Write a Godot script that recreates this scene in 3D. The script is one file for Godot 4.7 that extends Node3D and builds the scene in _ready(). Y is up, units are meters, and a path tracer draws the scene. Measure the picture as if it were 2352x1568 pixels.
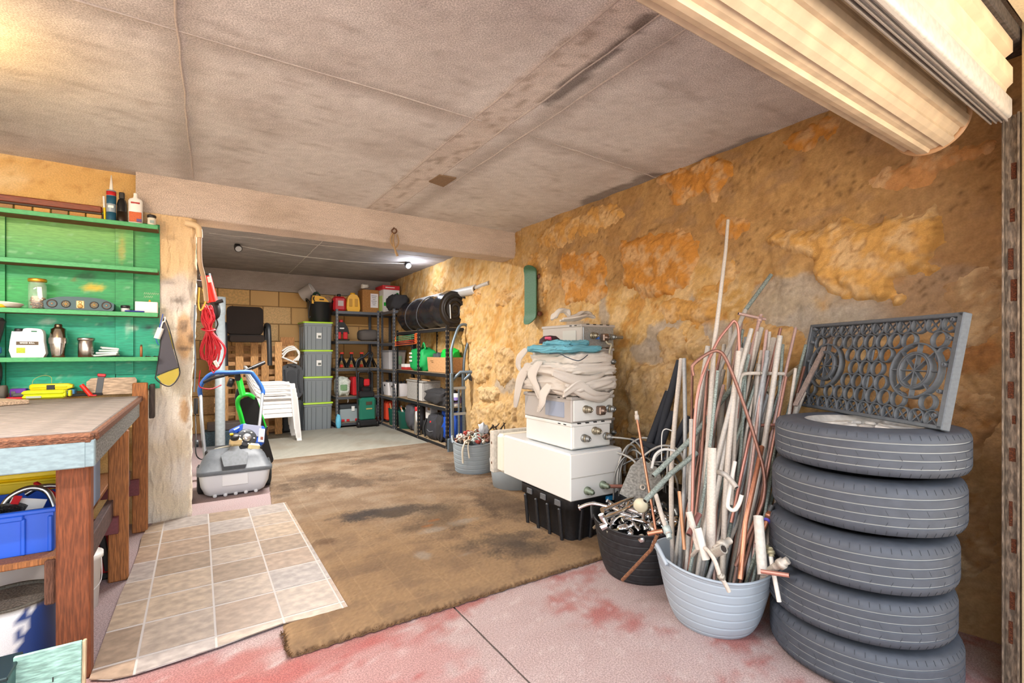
extends Node3D
# A cluttered concrete-and-limestone garage seen from its open roller door. Metres; the room runs along -z, its right wall is near x = 2.87.

var rng := RandomNumberGenerator.new()
var mats := {}
var texs := {}
var taken := {}


# collects triangles; corners are given counter-clockwise seen from outside
class Geo:
	var st := SurfaceTool.new()
	var inv := Transform3D()
	var moved := false
	var tint := false

	func _init(colored := false, uvs := false) -> void:
		st.begin(Mesh.PRIMITIVE_TRIANGLES)
		st.set_smooth_group(4294967295)
		tint = colored
		if colored:
			st.set_color(Color.WHITE)
		if uvs:
			st.set_uv(Vector2.ZERO)

	func flat() -> Geo:
		st.set_smooth_group(4294967295)
		return self

	func smooth(n := 1) -> Geo:
		st.set_smooth_group(n)
		return self

	func put(p: Vector3) -> void:
		st.add_vertex(inv * p if moved else p)

	func tri(a: Vector3, b: Vector3, c: Vector3) -> void:
		put(a)
		put(c)
		put(b)

	func quad(a: Vector3, b: Vector3, c: Vector3, d: Vector3) -> void:
		tri(a, b, c)
		tri(a, c, d)

	func uvquad(a: Vector3, b: Vector3, c: Vector3, d: Vector3) -> void:
		var p := [a, c, b, a, d, c]
		var t := [Vector2(0, 1), Vector2(1, 0), Vector2(1, 1), Vector2(0, 1), Vector2(0, 0), Vector2(1, 0)]
		for i in 6:
			st.set_uv(t[i])
			put(p[i])

	func box(c: Vector3, s: Vector3, bev := 0.0, b := Basis()) -> Geo:
		flat()
		var h := s / 2
		if bev <= 0.0:
			var p := []
			for i in 8:
				p.append(c + b * (h * Vector3(1 if i & 1 else -1, 1 if i & 2 else -1, 1 if i & 4 else -1)))
			for f in [[4, 5, 7, 6], [1, 0, 2, 3], [5, 1, 3, 7], [0, 4, 6, 2], [6, 7, 3, 2], [0, 1, 5, 4]]:
				quad(p[f[0]], p[f[1]], p[f[2]], p[f[3]])
			return self
		bev = minf(bev, minf(h.x, minf(h.y, h.z)) * 0.9)
		var i := h - Vector3.ONE * bev
		var q := func(sx: int, sy: int, sz: int, ax: int) -> Vector3:
			var v := Vector3(sx * i.x, sy * i.y, sz * i.z)
			v[ax] = [sx, sy, sz][ax] * h[ax]
			return c + b * v
		for ax in 3:
			var u := (ax + 1) % 3
			var w := (ax + 2) % 3
			for sg in [-1, 1]:
				var s4 := []
				for k in [[-1, -1], [1, -1], [1, 1], [-1, 1]]:
					var e := [0, 0, 0]
					e[ax] = sg
					e[u] = k[0]
					e[w] = k[1]
					s4.append(q.call(e[0], e[1], e[2], ax))
				if sg < 0:
					s4.reverse()
				quad(s4[0], s4[1], s4[2], s4[3])
				for sh in [-1, 1]:  # edges along w between faces ax and u
					var e0 := [0, 0, 0]
					e0[ax] = sg
					e0[u] = sh
					e0[w] = -1
					var e1 := e0.duplicate()
					e1[w] = 1
					var a: Vector3 = q.call(e0[0], e0[1], e0[2], ax)
					var bb: Vector3 = q.call(e0[0], e0[1], e0[2], u)
					var cc: Vector3 = q.call(e1[0], e1[1], e1[2], u)
					var d: Vector3 = q.call(e1[0], e1[1], e1[2], ax)
					if sg * sh > 0:
						quad(a, bb, cc, d)
					else:
						quad(d, cc, bb, a)
		for sx in [-1, 1]:
			for sy in [-1, 1]:
				for sz in [-1, 1]:
					var a: Vector3 = q.call(sx, sy, sz, 0)
					var bb: Vector3 = q.call(sx, sy, sz, 1)
					var cc: Vector3 = q.call(sx, sy, sz, 2)
					if sx * sy * sz > 0:
						tri(a, bb, cc)
					else:
						tri(a, cc, bb)
		return self

	func bar(a: Vector3, e: Vector3, w: float, t: float, bev := 0.0, up := Vector3.UP) -> Geo:  # a box from a to e, w along the side, t along up
		var y := (e - a).normalized()
		var x := up.cross(y)
		if x.length() < 0.01:
			x = Vector3.RIGHT.cross(y)
		x = x.normalized()
		return box((a + e) / 2, Vector3(w, a.distance_to(e), t), bev, Basis(x, y, x.cross(y)))

	func tube(p: Array, r, n := 8, caps := true, shut := false) -> Geo:
		var m := p.size()
		var t := []
		for i in m:
			var d: Vector3 = (p[(i + 1) % m] - p[(i + m - 1) % m]) if shut else (p[mini(i + 1, m - 1)] - p[maxi(i - 1, 0)])
			t.append(d.normalized())
		var side: Vector3 = t[0].cross(Vector3.UP if absf(t[0].y) < 0.9 else Vector3.RIGHT).normalized()
		var rings := []
		for i in m:
			side = (side - t[i] * side.dot(t[i])).normalized()
			var o: Vector3 = t[i].cross(side)
			var ring := []
			var rr: float = r[i] if r is Array else r
			for k in n:
				var g := TAU * k / n
				ring.append(p[i] + (side * cos(g) + o * sin(g)) * rr)
			rings.append(ring)
		smooth(1)
		for i in (m if shut else m - 1):
			var a: Array = rings[i]
			var b: Array = rings[(i + 1) % m]
			for k in n:
				var l := (k + 1) % n
				quad(a[k], a[l], b[l], b[k])
		if caps and not shut:
			flat()
			for k in n:
				var l := (k + 1) % n
				tri(p[0], rings[0][l], rings[0][k])
				tri(p[m - 1], rings[m - 1][k], rings[m - 1][l])
		flat()
		return self

	func rod(a: Vector3, b: Vector3, r: float, n := 8) -> Geo:
		return tube([a, b], r, n)

	# profile of (radius, height); a repeated point starts a crease; sx, sz squash the circle
	func lathe(prof: Array, n: int, xf := Transform3D(), a0 := 0.0, a1 := TAU) -> Geo:
		var g := 1
		smooth(g)
		for i in prof.size() - 1:
			var p: Vector2 = prof[i]
			var q: Vector2 = prof[i + 1]
			if p.is_equal_approx(q):
				g += 1
				smooth(g)
				continue
			for k in n:
				var c := a0 + (a1 - a0) * k / n
				var d := a0 + (a1 - a0) * (k + 1) / n
				var A := xf * Vector3(p.x * cos(c), p.y, -p.x * sin(c))
				var B := xf * Vector3(p.x * cos(d), p.y, -p.x * sin(d))
				var C := xf * Vector3(q.x * cos(d), q.y, -q.x * sin(d))
				var D := xf * Vector3(q.x * cos(c), q.y, -q.x * sin(c))
				if p.x > 0.0:
					tri(A, B, C)
				if q.x > 0.0:
					tri(A, C, D)
		flat()
		return self

	# polygon in the xy plane of xf pushed along its z from 0 to d
	func prism(poly, d: float, xf := Transform3D(), rounded := false, far := true) -> Geo:
		var p := PackedVector2Array(poly)
		if Geometry2D.is_polygon_clockwise(p):
			p.reverse()
		var ix := Geometry2D.triangulate_polygon(p)
		flat()
		for i in range(0, ix.size(), 3):
			var a := p[ix[i]]
			var b := p[ix[i + 1]]
			var c := p[ix[i + 2]]
			if (b - a).cross(c - a) < 0:
				var s := b
				b = c
				c = s
			tri(xf * Vector3(a.x, a.y, d), xf * Vector3(b.x, b.y, d), xf * Vector3(c.x, c.y, d))
			if far:
				tri(xf * Vector3(a.x, a.y, 0), xf * Vector3(c.x, c.y, 0), xf * Vector3(b.x, b.y, 0))
		if rounded:
			smooth(1)
		for i in p.size():
			var a := p[i]
			var b := p[(i + 1) % p.size()]
			quad(xf * Vector3(a.x, a.y, 0), xf * Vector3(b.x, b.y, 0), xf * Vector3(b.x, b.y, d), xf * Vector3(a.x, a.y, d))
		flat()
		return self

	# a smooth grid; f(u, v) gives a point, c(u, v, p) its colour; u to the right and v up as seen from outside
	func sheet(nu: int, nv: int, f: Callable, c = null) -> Geo:
		var p := []
		var k := []
		for j in nv + 1:
			for i in nu + 1:
				var q: Vector3 = f.call(float(i) / nu, float(j) / nv)
				p.append(q)
				if c != null:
					k.append(c.call(float(i) / nu, float(j) / nv, q))
		smooth(1)
		var w := nu + 1
		for j in nv:
			for i in nu:
				var a := j * w + i
				for n in [a, a + w + 1, a + 1, a, a + w, a + w + 1]:
					if k:
						st.set_color(k[n])
					put(p[n])
		flat()
		return self

	# closed rings of points joined in order, with end caps
	func loft(rings: Array, caps := true, group := 1) -> Geo:
		smooth(group)
		for i in rings.size() - 1:
			var a: Array = rings[i]
			var b: Array = rings[i + 1]
			var n := a.size()
			for k in n:
				var l := (k + 1) % n
				quad(a[k], a[l], b[l], b[k])
		if caps:
			flat()
			for e in [0, rings.size() - 1]:
				var r: Array = rings[e]
				var c := Vector3.ZERO
				for q in r:
					c += q
				c /= r.size()
				for k in r.size():
					var l := (k + 1) % r.size()
					if e:
						tri(c, r[k], r[l])
					else:
						tri(c, r[l], r[k])
		flat()
		return self

	func ball(c: Vector3, r: Vector3, n := 12, m := 8) -> Geo:
		var prof := []
		for i in m + 1:
			var g := -PI / 2 + PI * i / m
			prof.append(Vector2(maxf(cos(g), 0.0) if i and i < m else 0.0, sin(g)))
		return lathe(prof, n, Transform3D(Basis.from_scale(r), c))

	func mesh() -> ArrayMesh:
		st.generate_normals()
		st.index()
		return st.commit()


func V(x: float, y: float, z: float) -> Vector3:
	return Vector3(x, y, z)


func hx(c) -> Color:
	return Color(c) if c is String else c


func lin(c) -> Color:
	return hx(c).srgb_to_linear()


func rot(x := 0.0, y := 0.0, z := 0.0) -> Basis:
	return Basis.from_euler(Vector3(deg_to_rad(x), deg_to_rad(y), deg_to_rad(z)))


func xf(o: Vector3, b := Basis()) -> Transform3D:
	return Transform3D(b, o)


func aim(o: Vector3, to: Vector3) -> Transform3D:  # local y runs from o to «to»
	var y := (to - o).normalized()
	var x := (Vector3.UP if absf(y.y) < 0.95 else Vector3.RIGHT).cross(y).normalized()
	return Transform3D(Basis(x, y, x.cross(y)), o)


func curve(p: Array, n := 6, shut := false) -> Array:  # Catmull-Rom through the points
	var out := []
	var m := p.size()
	for i in (m if shut else m - 1):
		var a = p[(i + m - 1) % m] if shut else p[maxi(i - 1, 0)]
		var b = p[i]
		var c = p[(i + 1) % m]
		var d = p[(i + 2) % m] if shut else p[mini(i + 2, m - 1)]
		for k in n:
			var t := float(k) / n
			out.append(0.5 * (2 * b + (c - a) * t + (2 * a - 5 * b + 4 * c - d) * t * t + (3 * b - a - 3 * c + d) * t * t * t))
	if not shut:
		out.append(p[m - 1])
	return out


func rrect(w: float, h: float, r: float, n := 4) -> Array:
	var o := []
	for k in 4:
		var c := Vector2((w / 2 - r) * (1 if k in [0, 3] else -1), (h / 2 - r) * (1 if k < 2 else -1))
		for i in n + 1:
			o.append(c + Vector2.from_angle(PI / 2 * (k + float(i) / n)) * r)
	return o


func numbered(n: String) -> String:
	taken[n] = taken.get(n, 0) + 1
	return n if taken[n] == 1 else "%s_%03d" % [n, taken[n] - 1]


func tag(o: Node, label: String, category := "", group := "", kind := "") -> Node:
	if label:
		o.set_meta("label", label)
	if category:
		o.set_meta("category", category)
	if group:
		o.set_meta("group", group)
	if kind:
		o.set_meta("kind", kind)
	return o


func thing(called: String, label: String, category: String, at := Vector3.ZERO, turn := 0.0, group := "") -> Node3D:
	var o := Node3D.new()
	o.name = numbered(called)
	add_child(o)
	o.position = at
	o.rotation.y = deg_to_rad(turn)
	tag(o, label, category, group)
	return o


func part(o: Node3D, called: String, g, mat: Material, label := "") -> MeshInstance3D:
	var i := MeshInstance3D.new()
	i.name = called
	i.mesh = g.mesh() if g is Geo else g
	i.material_override = mat
	o.add_child(i, true)
	if label:
		i.set_meta("label", label)
	return i


func solo(called: String, g, mat: Material, label: String, category: String, at := Vector3.ZERO, turn := 0.0, group := "") -> MeshInstance3D:
	var i := part(self, numbered(called), g, mat)
	i.position = at
	i.rotation.y = deg_to_rad(turn)
	tag(i, label, category, group)
	return i


func struct(called: String, g, mat: Material, o: Node3D = self) -> MeshInstance3D:
	var i := part(o, called, g, mat)
	if o == self:
		i.set_meta("kind", "structure")
	return i


func copy(o: Node3D, label: String, at: Vector3, turn := 0.0) -> Node3D:
	var c: Node3D = o.duplicate()
	c.name = numbered(o.name.rstrip("0123456789").trim_suffix("_"))
	add_child(c)
	c.position = at
	c.rotation.y = deg_to_rad(turn)
	c.set_meta("label", label)
	return c


func G(o: Node3D = null, colored := false) -> Geo:  # geometry written in world places for a part of o
	var g := Geo.new(colored)
	if o:
		g.inv = o.transform.affine_inverse()
		g.moved = true
	return g


func fn(freq: float, oct := 4, sd := 1, kind := FastNoiseLite.TYPE_SIMPLEX_SMOOTH) -> FastNoiseLite:
	var n := FastNoiseLite.new()
	n.noise_type = kind
	n.seed = sd
	n.frequency = freq
	n.fractal_octaves = oct
	n.fractal_type = FastNoiseLite.FRACTAL_FBM if oct > 1 else FastNoiseLite.FRACTAL_NONE
	return n


func tex(key: String, freq: float, oct: int, lo: float, hi: float, cut := 0.0, kind := FastNoiseLite.TYPE_SIMPLEX_SMOOTH) -> Texture2D:
	if not texs.has(key):
		var t := NoiseTexture2D.new()
		t.width = 512
		t.height = 512
		t.seamless = true
		t.noise = fn(freq, oct, key.hash() % 1000, kind)
		var r := Gradient.new()
		r.set_color(0, Color(lo, lo, lo))
		r.set_color(1, Color(hi, hi, hi))
		if cut > 0.0:
			r.set_offset(0, cut)
			r.set_offset(1, 1.0 - cut)
		t.color_ramp = r
		texs[key] = t
	return texs[key]


func pattern(key: String) -> Texture2D:
	match key:
		"grain": return tex(key, 0.09, 3, 0.88, 1.0)
		"blotch": return tex(key, 0.012, 5, 0.82, 1.0, 0.15)
		"wood": return tex(key, 0.022, 6, 0.72, 1.0, 0.18)
		"grime": return tex(key, 0.02, 6, 0.9, 1.0, 0.25)
		"speck": return tex(key, 0.16, 2, 0.78, 1.0, 0.2)
		"fibre": return tex(key, 0.2, 2, 0.72, 1.0, 0.15)
		"pit": return tex(key, 0.05, 4, 0.0, 1.0, 0.05, FastNoiseLite.TYPE_CELLULAR)
		"rust": return tex(key, 0.03, 5, 0.66, 1.0, 0.25)
	return null


# a material by name: colour, roughness, metallic, pattern laid over the colour with its scale per axis, relief in cm
func M(called: String, col = null, rough := 0.6, metal := 0.0, pat := "", sc = 1.0, bump := 0.0, bumppat := "") -> StandardMaterial3D:
	if mats.has(called):
		return mats[called]
	var m := StandardMaterial3D.new()
	m.resource_name = called
	m.albedo_color = hx(col)
	m.roughness = rough
	m.metallic = metal
	m.uv1_triplanar = true
	m.uv1_scale = sc if sc is Vector3 else Vector3.ONE * sc
	if pat:
		m.albedo_texture = pattern(pat)
	if bump != 0.0:
		m.heightmap_enabled = true
		m.heightmap_texture = pattern(bumppat if bumppat else pat)
		m.heightmap_scale = bump
	mats[called] = m
	return m


func plainM(col, rough := 0.5, metal := 0.0) -> StandardMaterial3D:
	var key := "%s %.2f %.2f" % [col if col is String else col.to_html(), rough, metal]
	return M(key, col, rough, metal)


func words(o: Node3D, called: String, text: String, size: float, mat: Material, t: Transform3D, fontname := "Droid Sans", thick := true) -> MeshInstance3D:
	var m := TextMesh.new()
	var f := SystemFont.new()
	f.font_names = PackedStringArray([fontname])
	if thick:
		f.font_weight = 700
	m.font = f
	m.text = text
	m.font_size = 32
	m.pixel_size = size / 32.0
	m.depth = 0.0006
	var i := part(o, called, m, mat)
	i.transform = t
	return i


# parts in world places: a box, a tube, a lathed body, a tag with print
func pb(o: Node3D, called: String, c: Vector3, s: Vector3, mat: Material, bev := 0.003, b := Basis(), label := "") -> MeshInstance3D:
	return part(o, called, G(o).box(c, s, bev, b), mat, label)


func pt(o: Node3D, called: String, p: Array, r, mat: Material, n := 8, label := "") -> MeshInstance3D:
	return part(o, called, G(o).tube(p, r, n), mat, label)


func pl(o: Node3D, called: String, prof: Array, at: Vector3, mat: Material, n := 24, b := Basis(), label := "") -> MeshInstance3D:
	return part(o, called, G(o).lathe(prof, n, Transform3D(b, at)), mat, label)


func pp(o: Node3D, called: String, poly: Array, d: float, t: Transform3D, mat: Material, rounded := false, label := "") -> MeshInstance3D:
	return part(o, called, G(o).prism(poly, d, t, rounded), mat, label)


func pw(o: Node3D, text: String, size: float, mat: Material, at: Vector3, b := Basis()) -> MeshInstance3D:
	return words(o, "lettering", text, size, mat, o.transform.affine_inverse() * Transform3D(b, at))


func can(r: float, h: float, lip := 0.0) -> Array:  # closed round body with softened edges
	var e := minf(0.004, r * 0.2)
	return [Vector2(0, 0), Vector2(r - e, 0), Vector2(r, e), Vector2(r, h - e), Vector2(r - e + lip, h), Vector2(0, h)]


func stain(g: Geo) -> void:
	g.tint = true

func _ready() -> void:
	rng.seed = 7
	var cam := Camera3D.new()
	cam.name = "camera"
	cam.projection = Camera3D.PROJECTION_FRUSTUM
	cam.near = 0.05
	cam.far = 100.0
	cam.size = 0.05 * 1568.0 / 1110.0
	cam.frustum_offset = Vector2(0, 0.05 * 24.0 / 1110.0)
	cam.position = Vector3(0, 1.25, 0)
	cam.rotation_degrees = Vector3(0, -33, 0)
	add_child(cam)
	cam.current = true
	var we := WorldEnvironment.new()
	we.name = "sky"
	var e := Environment.new()
	e.background_mode = Environment.BG_SKY
	var sm := ProceduralSkyMaterial.new()
	sm.sky_top_color = Color("ccd8ea")
	sm.sky_horizon_color = Color("f2efe8")
	sm.ground_bottom_color = Color("8a8074")
	sm.ground_horizon_color = Color("d8d0c4")
	sm.sky_curve = 0.2
	sm.sky_energy_multiplier = 1.6
	sm.ground_energy_multiplier = 2.0
	var sky := Sky.new()
	sky.sky_material = sm
	e.sky = sky
	e.tonemap_mode = Environment.TONE_MAPPER_LINEAR
	e.tonemap_exposure = 1.45
	e.sdfgi_enabled = true
	e.ssao_enabled = true
	e.ssil_enabled = true
	we.environment = e
	add_child(we)
	var sun := DirectionalLight3D.new()  # over the roof of the house: it lights the drive, never the room
	sun.name = "sun"
	sun.rotation_degrees = Vector3(-62, 200, 0)
	sun.light_color = Color("fff0dc")
	sun.light_energy = 13.0
	sun.shadow_enabled = true
	add_child(sun)
	batten("ceiling_batten", Vector3(0.95, 2.5, -5.35), 1.2, Color("fbf8f4"), 11.0, "white tube light batten under the slab behind the dropped beam")
	batten("ceiling_batten", Vector3(-1.7, 2.5, -2.2), 1.2, Color("fbf3ea"), 9.0, "warm tube light batten over the workbench")
	batten("ceiling_batten", Vector3(-0.2, 2.5, -1.15), 1.2, Color("f6f5ff"), 3.0, "white tube light batten under the slab just inside the door")
	bare_bulb()
	shell()
	make_mats()
	make_left_side()
	make_back_corner()
	make_machines()
	make_shelving()
	make_heaters()
	make_scrap()
	make_front()


func lamp_light(called: String, at: Vector3, col: Color, energy: float, size := 0.05) -> void:
	var l := OmniLight3D.new()
	l.name = called
	l.position = at
	l.light_color = col
	l.light_energy = energy
	l.light_size = size
	l.omni_range = 14.0
	l.omni_attenuation = 2.0
	l.shadow_enabled = true
	add_child(l)


func batten(called: String, at: Vector3, length: float, col: Color, energy: float, label: String) -> void:
	var o := thing(called, label, "light", at)
	part(o, "housing", Geo.new().box(V(0, 0.012, 0), V(length, 0.024, 0.06), 0.005), plainM("e8e6e0", 0.5))
	var m := M(called + col.to_html(), "ffffff", 0.4)
	m.emission_enabled = true
	m.emission = col
	m.emission_energy_multiplier = 4.0
	part(o, "tube", Geo.new().rod(V(-length / 2 + 0.02, -0.018, 0), V(length / 2 - 0.02, -0.018, 0), 0.014, 10), m)
	var l := AreaLight3D.new()
	l.name = called + "_glow"
	l.position = at + V(0, -0.036, 0)
	l.rotation_degrees.x = -90
	l.area_size = Vector2(length, 0.05)
	l.light_color = col
	l.light_energy = energy
	l.area_range = 14.0
	l.area_attenuation = 2.0
	l.shadow_enabled = true
	add_child(l)


func bare_bulb() -> void:
	var p := V(-0.98, 2.36, -2.75)
	var o := thing("light_bulb", "warm bare bulb in a batten holder under the slab over the bench", "light", p)
	pl(o, "holder", [Vector2(0, 0.17), Vector2(0.03, 0.17), Vector2(0.03, 0.15), Vector2(0.018, 0.14), Vector2(0.018, 0.05), Vector2(0, 0.05)], p, plainM("e8e6e0", 0.5), 16)
	var m := M("bulb_glow", "ffffff", 0.4)
	m.emission_enabled = true
	m.emission = Color("ffcf80")
	m.emission_energy_multiplier = 6.0
	part(o, "globe", Geo.new().ball(V(0, 0.02, 0), V(0.03, 0.036, 0.03), 14, 10), m)
	lamp_light("light_bulb_glow", p + V(0, 0.02, 0), Color("ffcc78"), 0.4, 0.03)

var n_big: FastNoiseLite
var n_mid: FastNoiseLite
var n_fine: FastNoiseLite
var n_edge: FastNoiseLite


func blob(p: Vector2, c: Vector2, r: Vector2, ang := 0.0, rag := 0.35) -> float:  # 1 inside a ragged ellipse, 0 outside
	var d := (p - c).rotated(-deg_to_rad(ang)) / r
	var k := d.length() + n_mid.get_noise_2d(p.x * 1.7 + 31.0, p.y * 1.7) * rag * 2.0 + n_edge.get_noise_2d(p.x, p.y) * rag * 0.6
	return 1.0 - smoothstep(0.75, 1.05, k)


func wall_x(z: float, y: float) -> float:
	var x := 2.875 if z > -4.3 else lerpf(2.875, 2.985, (-4.3 - z) / 4.5)
	var soft := 0.45 if z > -4.2 and y > 1.75 else 1.0
	x += n_mid.get_noise_2d(z * 1.3, y * 1.3) * 0.026 + n_edge.get_noise_2d(z, y * 1.2) * 0.016 * soft + n_fine.get_noise_2d(z * 1.2, y * 1.2) * 0.009 * soft
	if z > -4.2:
		x -= 0.03 * smoothstep(1.75, 2.35, y)  # the thick render under the slab
	return x


func wall_colour(z: float, y: float) -> Color:
	var p := Vector2(z, y)
	var a := n_mid.get_noise_2d(z, y) * 0.5 + 0.5
	var b := n_edge.get_noise_2d(z * 0.7 + 9.0, y * 1.2) * 0.5 + 0.5
	var w := n_edge.get_noise_2d(z * 0.5, y * 0.5 + 60.0)
	var h := n_edge.get_noise_2d((z + w * 0.4) * 0.55 + 20.0, (y + w * 0.5) * 0.75 - z * 0.25) * 0.5 + 0.5
	var c := lin("c39a58").lerp(lin("cfaa70"), smoothstep(0.3, 0.7, b))
	c = c.lerp(lin("d5b584"), smoothstep(0.52, 0.58, h) * 0.8)
	c = c.lerp(lin("bd8740"), smoothstep(0.36, 0.3, h) * 0.8)
	c = c.lerp(lin("c6ab84"), (1.0 - smoothstep(0.3, 1.3, y)) * 0.45)
	if z < -4.3:
		c = c.lerp(lin("b98c4c"), 0.5 * a)
	var top := smoothstep(1.62, 1.86, y + n_mid.get_noise_2d(z * 0.8, 3.0) * 0.5 + (z + 2.0) * 0.09) * (1.0 if z > -3.6 else clampf((z + 4.5) / 0.9, 0, 1) * 0.8)
	c = c.lerp(lin("a98250").lerp(lin("b8905a"), smoothstep(0.4, 0.6, h)).lerp(lin("9a7a58"), smoothstep(0.55, 0.7, b) * 0.6), top * 0.95)
	for g in [[-1.62, 1.53, 0.3, 0.13, 10.0], [-1.2, 1.37, 0.22, 0.1, 0.0], [-2.25, 1.47, 0.26, 0.09, 25.0], [-2.13, 1.62, 0.06, 0.2, 5.0], [-1.0, 1.45, 0.25, 0.1, -10.0], [-0.75, 1.62, 0.3, 0.25, 0.0], [-1.85, 1.4, 0.2, 0.12, -20.0], [-2.6, 1.25, 0.16, 0.1, 0.0], [-3.4, 1.32, 0.15, 0.2, 0.0], [-5.2, 1.15, 0.3, 0.1, 0.0], [-4.6, 0.9, 0.2, 0.08, 0.0], [-3.0, 1.75, 0.05, 0.25, 0.0]]:
		c = c.lerp(lin("b0a598").lerp(lin("a3937c"), b), blob(p, Vector2(g[0], g[1]), Vector2(g[2], g[3]), g[4], 0.7) * 0.85)
	if z > -1.3:  # brown damp beside the door
		c = c.lerp(lin("94714f").lerp(lin("a57e55"), b), smoothstep(-1.3, -0.85, z + n_mid.get_noise_2d(y * 2.0, z) * 0.4) * 0.75 * (1.0 - smoothstep(1.5, 1.9, y) * 0.3))
	c = c.lerp(lin("a5672f"), blob(p, Vector2(-0.95, 1.22), Vector2(0.5, 0.07), 4.0, 0.9) * 0.5)
	var crack := absf(n_edge.get_noise_2d(z * 0.3 + 50.0 + w * 0.2, y * 0.7 - z * 0.25))
	c = c.lerp(lin("5a4226"), (1.0 - smoothstep(0.003, 0.016, crack)) * (0.6 if top > 0.4 else 0.35))
	return c * (1.0 + n_fine.get_noise_2d(z * 2.0, y * 2.0) * 0.3)


func stone(o: Node3D, outline: Array, tone: Color, high := 0.03) -> void:
	# a field stone: a rough face that dips under the mortar past its outline
	var pts: Array = curve(outline, 4, true)
	var lo: Vector2 = pts[0]
	var hi: Vector2 = pts[0]
	for q in pts:
		lo = lo.min(q)
		hi = hi.max(q)
	lo -= Vector2.ONE * 0.05
	hi += Vector2.ONE * 0.05
	var poly := PackedVector2Array(pts)
	var step := 0.013
	var nu := int((hi.x - lo.x) / step) + 1
	var nv := int((hi.y - lo.y) / step) + 1
	var grid := []
	var dist := PackedFloat32Array()
	for jj in nv + 1:
		for ii in nu + 1:
			var q := lo + Vector2(ii, jj) * step
			var d := 9.0
			for k in pts.size():
				d = minf(d, q.distance_squared_to(Geometry2D.get_closest_point_to_segment(q, pts[k], pts[(k + 1) % pts.size()])))
			d = sqrt(d) * (1.0 if Geometry2D.is_point_in_polygon(q, poly) else -1.0)
			d += n_edge.get_noise_2d(q.x * 1.3, q.y * 1.3) * 0.05 + n_fine.get_noise_2d(q.x, q.y) * 0.02
			dist.append(d)
			var lift := high * smoothstep(-0.012, 0.05, d) - 0.016 * (1.0 - smoothstep(-0.014, 0.004, d))
			lift += (n_edge.get_noise_2d(q.x * 1.6 + 7.0, q.y * 1.6) * 0.016 + n_fine.get_noise_2d(q.x * 1.3, q.y * 1.3) * 0.012) * smoothstep(0.0, 0.03, d)
			grid.append(Vector3(wall_x(q.x, q.y) - lift, q.y, q.x))
	var g := Geo.new(true)
	g.smooth(1)
	var w := nu + 1
	for jj in nv:
		for ii in nu:
			var a := jj * w + ii
			if maxf(maxf(dist[a], dist[a + 1]), maxf(dist[a + w], dist[a + w + 1])) < -0.02:
				continue
			for k in [a, a + w + 1, a + 1, a, a + w, a + w + 1]:
				var v: Vector3 = grid[k]
				var b := n_edge.get_noise_2d(v.z * 1.2 + 3.0, v.y * 1.2) * 0.5 + 0.5
				var f := n_fine.get_noise_2d(v.z * 1.2 + 20.0, v.y * 1.2)
				var c := tone.lerp(lin("dcc096"), smoothstep(0.42, 0.66, b + f * 0.2) * 0.5)
				c = c.lerp(lin("94642c"), smoothstep(0.22, 0.5, f) * 0.55)
				g.st.set_color(c * (1.0 + n_fine.get_noise_2d(v.z * 2.5, v.y * 2.5) * 0.25))
				g.put(v)
	part(o, "stone", g, mats["stone"])


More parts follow.
